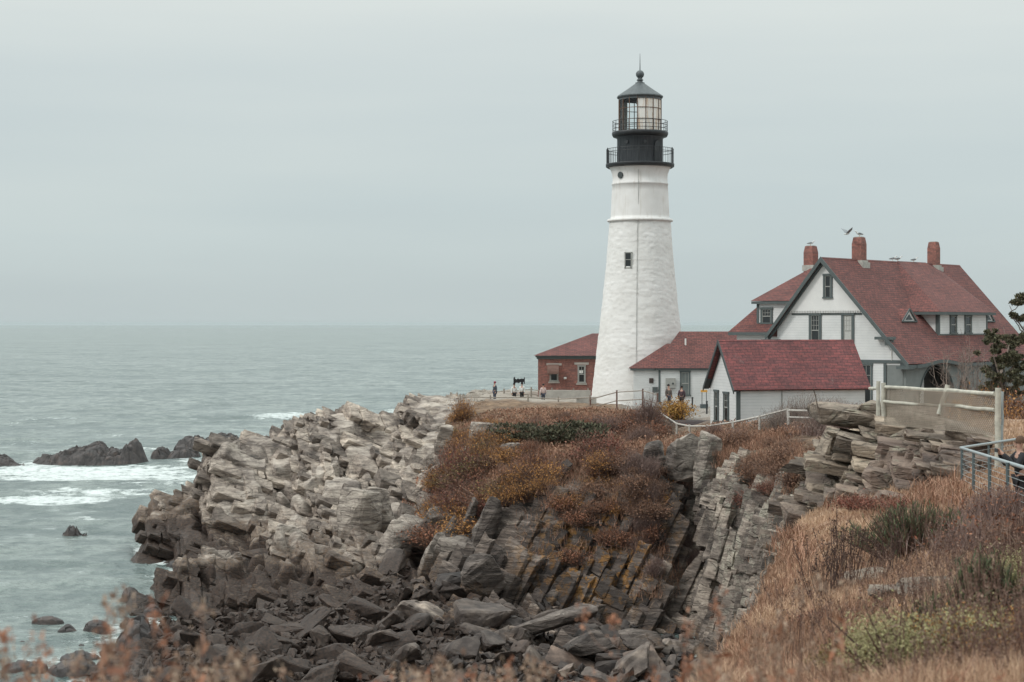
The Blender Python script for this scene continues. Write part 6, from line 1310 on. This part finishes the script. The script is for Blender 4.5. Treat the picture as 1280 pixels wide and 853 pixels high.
for (px, py, s) in ((1236, 428, 10), (1250, 436, 13), (1262, 428, 8), (1242, 452, 11), (1256, 462, 12), (1236, 470, 9), (1248, 482, 11), (1232, 486, 8), (1268, 450, 9), (1272, 480, 10), (1264, 492, 9), (1282, 462, 9)):
    for k_ in range(11): cl.append((px+4+RNG.normal()*s*.6, py+RNG.normal()*s*.6, s*.3, s*.16, RNG.normal()*.6, .16))
tree('evergreen_tree', 70, 1252, 'dark dense evergreen in front of the porch, behind the log fence', cl, [((1252, 545), (1252, 470), .16, .1), ((1252, 470), (1262, 430), .09, .03), ((1252, 490), (1232, 455), .06, .02), ((1252, 480), (1275, 445), .06, .02), ((1250, 470), (1240, 430), .05, .02), ((1268, 480), (1262, 435), .05, .02)], nl=1500, ls=.05)
cl = []
for (px, py, rx, ry) in ((1268, 379, 9, 3.5), (1276, 376, 9, 4), (1286, 372, 12, 5), (1268, 396, 4, 3), (1280, 398, 7, 4), (1292, 392, 10, 5), (1239, 424, 8, 4), (1260, 421, 9, 3), (1275, 424, 10, 6), (1292, 430, 12, 8), (1290, 410, 8, 4)):
    for k_ in range(3): cl.append((px+RNG.normal()*rx*.4, py+RNG.normal()*ry*.4, rx*.6, ry*.6, RNG.normal()*.4, .4))
tree('windswept_pine', 74, 1300, 'wind-swept pine reaching in from the picture edge over the roof', cl, [((1300, 530), (1292, 430), .17, .1), ((1292, 430), (1268, 398), .06, .03), ((1268, 398), (1262, 382), .03, .015), ((1290, 425), (1264, 395), .04, .02), ((1264, 395), (1280, 372), .03, .01), ((1292, 430), (1250, 424), .05, .015), ((1280, 412), (1258, 430), .025, .01), ((1262, 430), (1255, 405), .02, .006), ((1270, 402), (1284, 392), .03, .012)], nl=1400, ls=.05)
for (px, Y, hpx, lb) in ((1186, 72, 60, 'tall bare sapling in front of the big porch arch'), (1205, 74, 75, 'bare pale sapling left of the dark evergreen'), (1222, 73, 70, 'bare sapling touching the dark evergreen')):
    r = empty('bare_sapling'); x = (px-CX)/F*Y; gz = ground(x, Y); top_ = zp(485-hpx, Y)-gz; ps = []
    for k_ in range(7):
        a = np.array([RNG.normal()*.1, RNG.normal()*.1, 0]); b_ = a+[RNG.normal()*.45, RNG.normal()*.3, top_*RNG.uniform(.75, 1)]; ps.append(limb(a, b_, .022, .006, 6))
        for t in RNG.uniform(.35, .95, 16): m_ = a+(b_-a)*t; e = m_+[RNG.normal()*.3, RNG.normal()*.3, RNG.uniform(.15, .5)]; ps.append(limb(m_, e, .008, .003, 3, .03)); ps.append(limb((m_+e)/2, (m_+e)/2+[RNG.normal()*.12, RNG.normal()*.1, .2], .005, .002, 2, .01))
    nm('branches', ps, LM['twig'], r); r.location = (x, Y, gz); tag(r, lb, 'tree')
# --- grass and small growth nobody could count
def scatter(n_, px0, px1, Y0, Y1, cond=None, pw=1.0):
    px = RNG.uniform(px0, px1, n_*2); u = RNG.random(n_*2); Y = (Y0**pw+(Y1**pw-Y0**pw)*u)**(1/pw) if pw else Y0*(Y1/Y0)**u
    ok = np.ones(len(px), bool) if cond is None else cond(px, Y); px, Y = px[ok][:n_], Y[ok][:n_]; z = np.zeros(len(px)); rk = np.zeros(len(px)); o = np.argsort(px)
    RK = rock.reshape(shp); i = np.clip(np.searchsorted(PX, px), 1, len(PX)-1)
    for k_ in o: c = GRID[i[k_]]; m_ = np.searchsorted(np.maximum.accumulate(c[:, 1]), Y[k_]); m_ = min(m_, len(c)-1); z[k_] = ground_fast(i[k_], Y[k_]); rk[k_] = RK[i[k_], m_]
    return np.stack([(px-CX)/F*Y, Y, z], 1), rk, px
_acc = np.maximum.accumulate(GRID[..., 1], axis=1)
def ground_fast(i, Y): return np.interp(Y, _acc[i], GRID[i, :, 2])
B, rk, px = scatter(105000, 840, 1500, 7, 52, pw=.1); B = B[rk < .5]
nz = fbm(B*.35, 3, 61); h_g = .13+.1*sstep(-.3, .4, nz)+.03*(B[:, 1] < 22)
v = np.clip(.5+nz*1.3+RNG.normal(0, .15, len(B)), 0, 1)
a1 = nm('dry_grass', [blades(B, h_g, .004+B[:, 1]*.0003, .35, v, wind=(.1, 0)), blades(B+RNG.normal(size=B.shape)*[.08, .08, 0], h_g*.8, .004+B[:, 1]*.0003, .9, v)], LM['grass']); tag(a1, 'tan dry grass covering the slope on the right', 'grass', kind='stuff')
B, rk, px = scatter(60000, 700, 1340, 7, 30, pw=.2); nz = fbm(B*.5, 3, 62); B = B[(rk < .6) & (nz+RNG.normal(0, .25, len(B)) > .12)]
a2 = nm('red_brown_grass', [blades(B, .24, .004+B[:, 1]*.00028, .35)], LM['pinkgrass']); tag(a2, 'reddish-brown rough grass and dead stems on the near slope', 'grass', kind='stuff')
B, rk, px = scatter(56000, 540, 1035, 93, 127, pw=1); B = B[(rk < .55)]; nzz = fbm(B*.3, 3, 63)
ok = (B[:, 0] < 8.5+(nzz*1)) | (B[:, 1] < 104); B = B[ok]; nzz = nzz[ok]
a3 = nm('undergrowth', [blades(B, np.where(B[:, 1] > 116, .22, .38), .04, .5, np.clip(.5+nzz+RNG.normal(0, .2, len(B)), 0, 1)), leafquads(B+RNG.random(B.shape)*np.stack([.4+0*B[:, 0], .4+0*B[:, 0], np.where(B[:, 1] > 116, .25, .5)], 1), .08)], LM['pinkgrass']); tag(a3, 'brown and rust undergrowth between the clifftop shrubs', 'undergrowth', kind='stuff')
# dry grass on ledges and gullies of the cove wall
pts = []
for (px0, px1, py0, py1, n_) in ((660, 860, 560, 660, 3600), (770, 860, 600, 760, 3600), (860, 900, 600, 700, 500), (930, 1010, 590, 720, 2600), (890, 1005, 550, 600, 3000), (545, 640, 560, 640, 2000), (1150, 1215, 520, 600, 700), (1040, 1200, 610, 640, 1500), (680, 800, 700, 760, 0)):
    for k_ in range(n_):
        x, y = rr.uniform(px0, px1), rr.uniform(py0, py1)
        if fbm(np.array([[x*.03, y*.02, 0]]), 2, 5)[0] > -.1: pts.append(hit(x, y, 4.2 if x < 1000 else 2)[:])
pts = np.array(pts); pts[:, 2] += np.where(pts[:, 1] > 62, .4, 0)
hang = np.array([hit(rr.uniform(640, 860), rr.uniform(590, 720), 4.5)[:] for _ in range(900)])+[0, -.3, .45]
pts = np.concatenate([pts, hang])
a4 = nm('ledge_grass', [blades(np.repeat(pts, 2, 0)+RNG.normal(size=(len(pts)*2, 3))*[.2, .2, 0], .34, .024, .7)], LM['pinkgrass']); tag(a4, 'dry reddish grass clinging to ledges of the cove wall', 'grass', kind='stuff')
pts = np.array([hit(rr.uniform(500, 585)+0, rr.gauss(628, 11), 5)[:] for _ in range(1600)]); pts = pts[np.abs(pts[:, 1]-104) < 14]
a5 = nm('dry_ferns', [leafquads(pts+RNG.random(pts.shape)*[.2, .2, .25], .17, 1.4), blades(pts, .3, .05, .8)], LM['dryred']); tag(a5, 'salmon-orange dried ferns filling the ledge above the dark blocky boulder', 'ferns', kind='stuff')
# green broom and others on the near slope
def broom(name, w, h, n_, mat, label, px, py, tw=.006, lean=.5, thick=2.2):
    r = empty(name); a = RNG.normal(size=(n_, 3))*[w*.16, w*.12, 0]; d_ = a*[1.6, 1.4, 0]+RNG.normal(size=(n_, 3))*[w*.07, w*.07, 0]; hh = h*(RNG.uniform(.55, 1.08, n_))*(1-.38*np.minimum(1, (np.abs(d_[:, 0])/(w*.5))**2)); b_ = a+d_; b_[:, 2] = hh
    nm('stems', [sticks(a, b_, tw*1.3, tw*.5)], LM['stalk'], r)
    t = RNG.uniform(.4, 1, (n_*9, 1)); i = RNG.integers(0, n_, n_*9); c = a[i]+(b_[i]-a[i])*t
    nm('foliage', [blades(c, h*.1, tw*thick*.75, .6)], LM[mat], r); q = hit(px, py); r.location = q-Vector((0, 0, .04)); tag(r, label, 'bush'); return r
broom('broom_bush', 1.12, .8, 800, 'green', 'dark green broom bush with upright shoots in the tan grass', 1146, 700, .008)
broom('green_bush', .34, .68, 300, 'green', 'narrow green bush below the wide flat stone', 1232, 806, .006)
broom('green_bush', .3, .4, 300, 'green', 'small dark green tuft between the yellow-green bush and the narrow bush', 1164, 818, .006)
def lumpy(px, py, w, h, label, mat='lime', n_=14000, ls=.0085, name='low_bush'):
    o = shrub(name, w, h, n_, ls, mat, 60, LM['stalk'], lobes=26); o.location = hit(px, py); tag(o, label, 'bush')
lumpy(1128, 875, .5, .38, 'rounded yellow-green bush at the bottom of the slope'); lumpy(1215, 850, .4, .35, 'small yellow-green bush right of the rounded one'); lumpy(1052, 862, .3, .25, 'dull green tuft left of the rounded yellow-green bush', 'olive'); lumpy(1268, 770, .5, .5, 'pale yellow-green bush at the right edge'); lumpy(1240, 845, .7, .3, 'blurred rust-orange bush in the bottom corner', 'orange'); lumpy(1290, 850, .6, .3, 'blurred rust-red bush cut by the corner', 'rust')
def twiggy(px, py, w, h, n_, mat, label, name='twiggy_bush'):
    r = empty(name); a = RNG.normal(size=(n_, 3))*[w*.25, w*.25, 0]; b_ = a+RNG.normal(size=(n_, 3))*[.12*w, .12*w, 0]; b_[:, 2] = h*RNG.uniform(.5, 1.1, n_)*(1-.4*np.minimum(1, np.abs(b_[:, 0])/(w*.55))**2)
    m_ = (a+b_)/2; nm('twigs', [sticks(a, b_, .006, .003), sticks(m_, m_+RNG.normal(size=(n_, 3))*[.08, .08, .05]+[0, 0, h*.22], .004, .002)], LM[mat], r)
    nm('leaves', [leafquads(b_[RNG.integers(0, n_, n_)]-RNG.random((n_, 1))*[0, 0, h*.3], .03)], LM['rust'], r); r.location = hit(px, py); tag(r, label, 'bush')
twiggy(1255, 668, 1.5, .8, 900, 'plum', 'large purplish twiggy bush at the foot of the metal railing'); twiggy(1222, 700, 1.1, .55, 450, 'plum', 'brown twiggy bush left of the large purplish one'); twiggy(1285, 720, 1.0, .7, 500, 'stalk', 'dark twiggy bush at the right edge of the slope')
for (px, py, w, lb) in ((1092, 640, .9, 'low dark red bush at the foot of the outcrop'), (1130, 646, .7, 'crimson leafy patch right of the low dark red bush'), (1020, 790, .25, 'small bright red leafy plant in the reddish grass'), (1068, 640, .6, 'dull red tuft under the left ledges of the outcrop'), (1282, 640, .3, 'bright red sprig near the person in black')):
    o = shrub('red_bush', w*1.4, .4 if w > .3 else .16, 900, .03 if w > .3 else .014, 'red', 60, LM['stalk'], lobes=7); o.location = hit(px, py); tag(o, lb, 'bush')
# dead stalk clumps (copied), from far to near
def stalkproto(n_, h, sp, heads=True, hs=.012, mat='stalk', th=.0042):
    r = empty('dead_stalks'); ps = []; hd = []
    for k_ in range(n_):
        a = np.array([RNG.normal()*sp, RNG.normal()*sp, 0]); b_ = a*[2.6, 2.2, 0]+[RNG.normal()*sp*.6, RNG.normal()*sp*.6, h*RNG.uniform(.6, 1.1)]; ps.append(limb(a, b_, th, th*.45, 5, .012))
        for t in RNG.uniform(.45, .9, 3): m_ = a+(b_-a)*t; ps.append(limb(m_, m_+[RNG.normal()*.04, RNG.normal()*.04, .1], .002, .0012, 2, .004)); hd.append(m_+[0, 0, .1])
        for t in np.linspace(.86, 1.02, 7): hd.append(a+(b_-a)*t)
    nm('stems', ps, LM[mat], r); hd = np.array(hd); hd = np.repeat(hd, 2, 0)+RNG.normal(size=(len(hd)*2, 3))*[.006, .006, .012]; nm('sprays', [leafquads(hd, hs, 2)], LM[mat], r); return r
SP = [stalkproto(12, .62, .07), stalkproto(9, .8, .05), stalkproto(16, .5, .09)]; us = set(); SP += [stalkproto(20, .66, .07, mat='darkstalk', th=.006, hs=.012), stalkproto(14, .75, .06, mat='darkstalk', th=.006, hs=.012)]
def stalks(q, s, label, group=None, dark=False):
    i = rr.randrange(3) if not dark else 3+rr.randrange(2); o = SP[i] if i not in us else copy_tree(SP[i]); us.add(i); o.location = q; o.rotation_euler = (rr.gauss(0, .05), rr.gauss(0, .05), rr.uniform(0, 6.3)); o.scale = (s, s, s*rr.uniform(.85, 1.15)); tag(o, label, 'dead plant', group)
for (px, py, s, lb) in ((1045, 752, 1.5, 'dark dead stalk clump left of the broom bush, tallest there'), (1030, 762, 1.2, 'dark dead stalk clump leaning left at the grass edge'), (1062, 748, 1.3, 'dark dead stalk clump nearest the left flat stone'), (1112, 728, 1.2, 'dark vase-shaped stalk clump below the broom bush'), (1100, 722, 1.0, 'thin stalk clump at the left foot of the broom bush')):
    for _ in range(1): stalks(hit(px, py), s*.9, lb, dark=True)
for k_ in range(75):
    py = rr.uniform(720, 900); px = rr.uniform(900+max(0, 830-py)*.9, 1300)
    if rr.random() < .6 and px < 1130: px = rr.uniform(1130, 1300)
    q = hit(px, py); stalks(q, rr.uniform(.6, 1.05)*(1 if q.y > 14 else .8), 'dead brown stalks among the grass of the near slope', 'dead stalks on the near slope')
# blurred plants just in front of the camera
FP = []
for kk in range(4):
    r = empty('meadow_plant'); ps = []; hd = []; lf = []
    for k_ in range(7):
        a = np.array([RNG.normal()*.05, RNG.normal()*.05, 0]); b_ = a+[RNG.normal()*.1, RNG.normal()*.1, RNG.uniform(.65, 1.0)]; ps.append(limb(a, b_, .003, .0014, 6, .02)); hd.append(b_)
        for t in RNG.uniform(.3, .95, 14): lf.append(a+(b_-a)*t)
        for t in RNG.uniform(.6, .95, 4): m_ = a+(b_-a)*t; e = m_+[RNG.normal()*.05, RNG.normal()*.05, .07]; ps.append(limb(m_, e, .0016, .001, 2, .004)); hd.append(e)
    hd = np.repeat(np.array(hd), 26, 0); hd = hd+RNG.normal(size=hd.shape)*[.011, .011, .014]; lf = np.repeat(np.array(lf), 2, 0)
    nm('stems', ps, LM['stalk'], r); nm('sprays', [leafquads(hd, .009, 1.4)], LM['fluff' if kk < 2 else 'dryred'], r); nm('leaves', [leafquads(lf+RNG.normal(size=lf.shape)*.012, .016, 3)], LM['dryred'], r); FP.append(r)
uf = set()
fore = [(rr.uniform(-20, 120), rr.uniform(3.2, 5), rr.uniform(828, 850)) for _ in range(9)]+[(rr.uniform(120, 300), rr.uniform(3, 5), rr.uniform(825, 850)) for _ in range(7)]+[(rr.uniform(300, 900), rr.uniform(3, 5.5), rr.gauss(850, 8)) for _ in range(44)]+[(rr.uniform(880, 1300), rr.uniform(4, 6), rr.gauss(842, 14)) for _ in range(14)]
fore += [(167, 3.2, 745), (60, 3.0, 760), (8, 2.6, 770), (195, 3.3, 770), (585, 3.5, 780), (870, 4.2, 740), (985, 4.5, 690)]
for (px, Y, ptop) in fore:
    i = rr.randrange(4); o = FP[i] if i not in uf else copy_tree(FP[i]); uf.add(i); zt = zp(ptop, Y); q = Vector(((px-CX)/F*Y, Y, zt-1.0)); gz = ground_base(px, Y); s = max(.3, (zt-gz)/.98); o.location = (q.x, q.y, gz-.01); o.scale = (min(s, 1.05)*.75, min(s, 1.05)*.75, s); o.rotation_euler = (0, 0, rr.uniform(0, 6.3))
    wh = 'right of the cove' if px > 880 else ('in front of the sea' if px < 140 else 'in front of the cove rocks'); cl_ = 'cream fluffy' if i < 2 else 'rust-orange'
    tag(o, f'blurred near plant with {cl_} seed heads, {wh}', 'wild plant', f'near plants with {cl_} heads {wh}')

# ------------------------------------------------------------------ air, sky, light, camera
for o_ in list(bpy.data.objects):
    if o_.type == 'EMPTY' and not o_.get('label') and o_.parent is None:
        for c in kids(o_): bpy.data.objects.remove(c)
        bpy.data.objects.remove(o_)
hz = MB().bx(-20000, 34000, -30, 42500, -8, 46).build('haze', M['white_pipe']); tag(hz, 'thin sea haze over water and land', 'haze', kind='stuff'); hz.data.materials.clear()
hm = bpy.data.materials.new('sea_haze'); hm.use_nodes = True; hm.node_tree.nodes.clear(); o_ = N(hm.node_tree, 'ShaderNodeOutputMaterial'); v_ = N(hm.node_tree, 'ShaderNodeVolumePrincipled')
v_.inputs['Color'].default_value = (.6, .67, .69, 1); v_.inputs['Density'].default_value = HAZE; v_.inputs['Anisotropy'].default_value = .2; hm.node_tree.links.new(v_.outputs[0], o_.inputs['Volume']); hz.data.materials.append(hm)
W = bpy.data.worlds.new('World'); SC.world = W; W.use_nodes = True; nt = W.node_tree; bg = nt.nodes['Background']
EL, AZ = R(42), R(-112)     # sun height and bearing (0 = +Y, clockwise)
sk = N(nt, 'ShaderNodeTexSky', sky_type='NISHITA'); sk.sun_disc = False; sk.sun_elevation = EL; sk.sun_rotation = AZ
nt.links.new(sk.outputs[0], bg.inputs[0]); bg.inputs[1].default_value = .06
tc = N(nt, 'ShaderNodeTexCoord').outputs['Generated']; s = N(nt, 'ShaderNodeSeparateXYZ'); nt.links.new(tc, s.inputs[0])
zc = math_(nt, 'MAXIMUM', s.outputs[2], 0.0); lum = math_(nt, 'ADD', math_(nt, 'ADD', math_(nt, 'MULTIPLY', zc, .55), math_(nt, 'MULTIPLY', math_(nt, 'MULTIPLY', zc, zc), SKY_K)), SKY_0)
mp = N(nt, 'ShaderNodeMapping'); mp.inputs['Scale'].default_value = (1.2, 1.2, 9); nt.links.new(tc, mp.inputs[0]); cn = noise(nt, mp.outputs[0], 1.6, 4, .5)
tint = ramp(nt, math_(nt, 'ADD', math_(nt, 'MULTIPLY', zc, 4.2), math_(nt, 'MULTIPLY', math_(nt, 'SUBTRACT', cn, .5), .5)), [(0, (.885, 1.005, 1.015)), (.3, (.88, 1.005, 1.02)), (.8, (.935, 1.012, .995))])
cl2 = mix(nt, 1, tint, ramp(nt, cn, [(.3, (.94, .945, .955)), (.7, (1.045, 1.04, 1.03))]), 'MULTIPLY')
b2 = N(nt, 'ShaderNodeBackground'); nt.links.new(cl2, b2.inputs[0]); nt.links.new(lum, b2.inputs[1]); ms = N(nt, 'ShaderNodeMixShader'); ms.inputs[0].default_value = .93
nt.links.new(bg.outputs[0], ms.inputs[1]); nt.links.new(b2.outputs[0], ms.inputs[2]); nt.links.new(ms.outputs[0], nt.nodes['World Output'].inputs[0])
sn = bpy.data.lights.new('sun', 'SUN'); sn.energy = SUN; sn.angle = R(10); sn.color = (1, .965, .92); so = bpy.data.objects.new('sun', sn); COL.objects.link(so)
dirv = Vector((math.sin(AZ)*math.cos(EL), math.cos(AZ)*math.cos(EL), math.sin(EL))); so.rotation_euler = dirv.to_track_quat('Z', 'Y').to_euler(); so.location = (-40, -20, 60)
cd = bpy.data.cameras.new('camera'); cd.lens = 36*F/1280; cd.sensor_width = 36; cd.shift_y = -(426.5-HY)/1280; cd.clip_start = .05; cd.clip_end = 90000
cd.dof.use_dof = True; cd.dof.focus_distance = 118; cd.dof.aperture_fstop = 5.0
co = bpy.data.objects.new('camera', cd); COL.objects.link(co); co.location = (0, 0, EYE); co.rotation_euler = (R(90), 0, 0); SC.camera = co
SC.view_settings.view_transform = 'Standard'; SC.view_settings.look = 'None'; SC.view_settings.exposure = EXPO; SC.view_settings.gamma = 1
SC.cycles.max_bounces = 5; SC.cycles.diffuse_bounces = 3; SC.cycles.transparent_max_bounces = 12; SC.cycles.volume_bounces = 1; SC.cycles.use_denoising = True
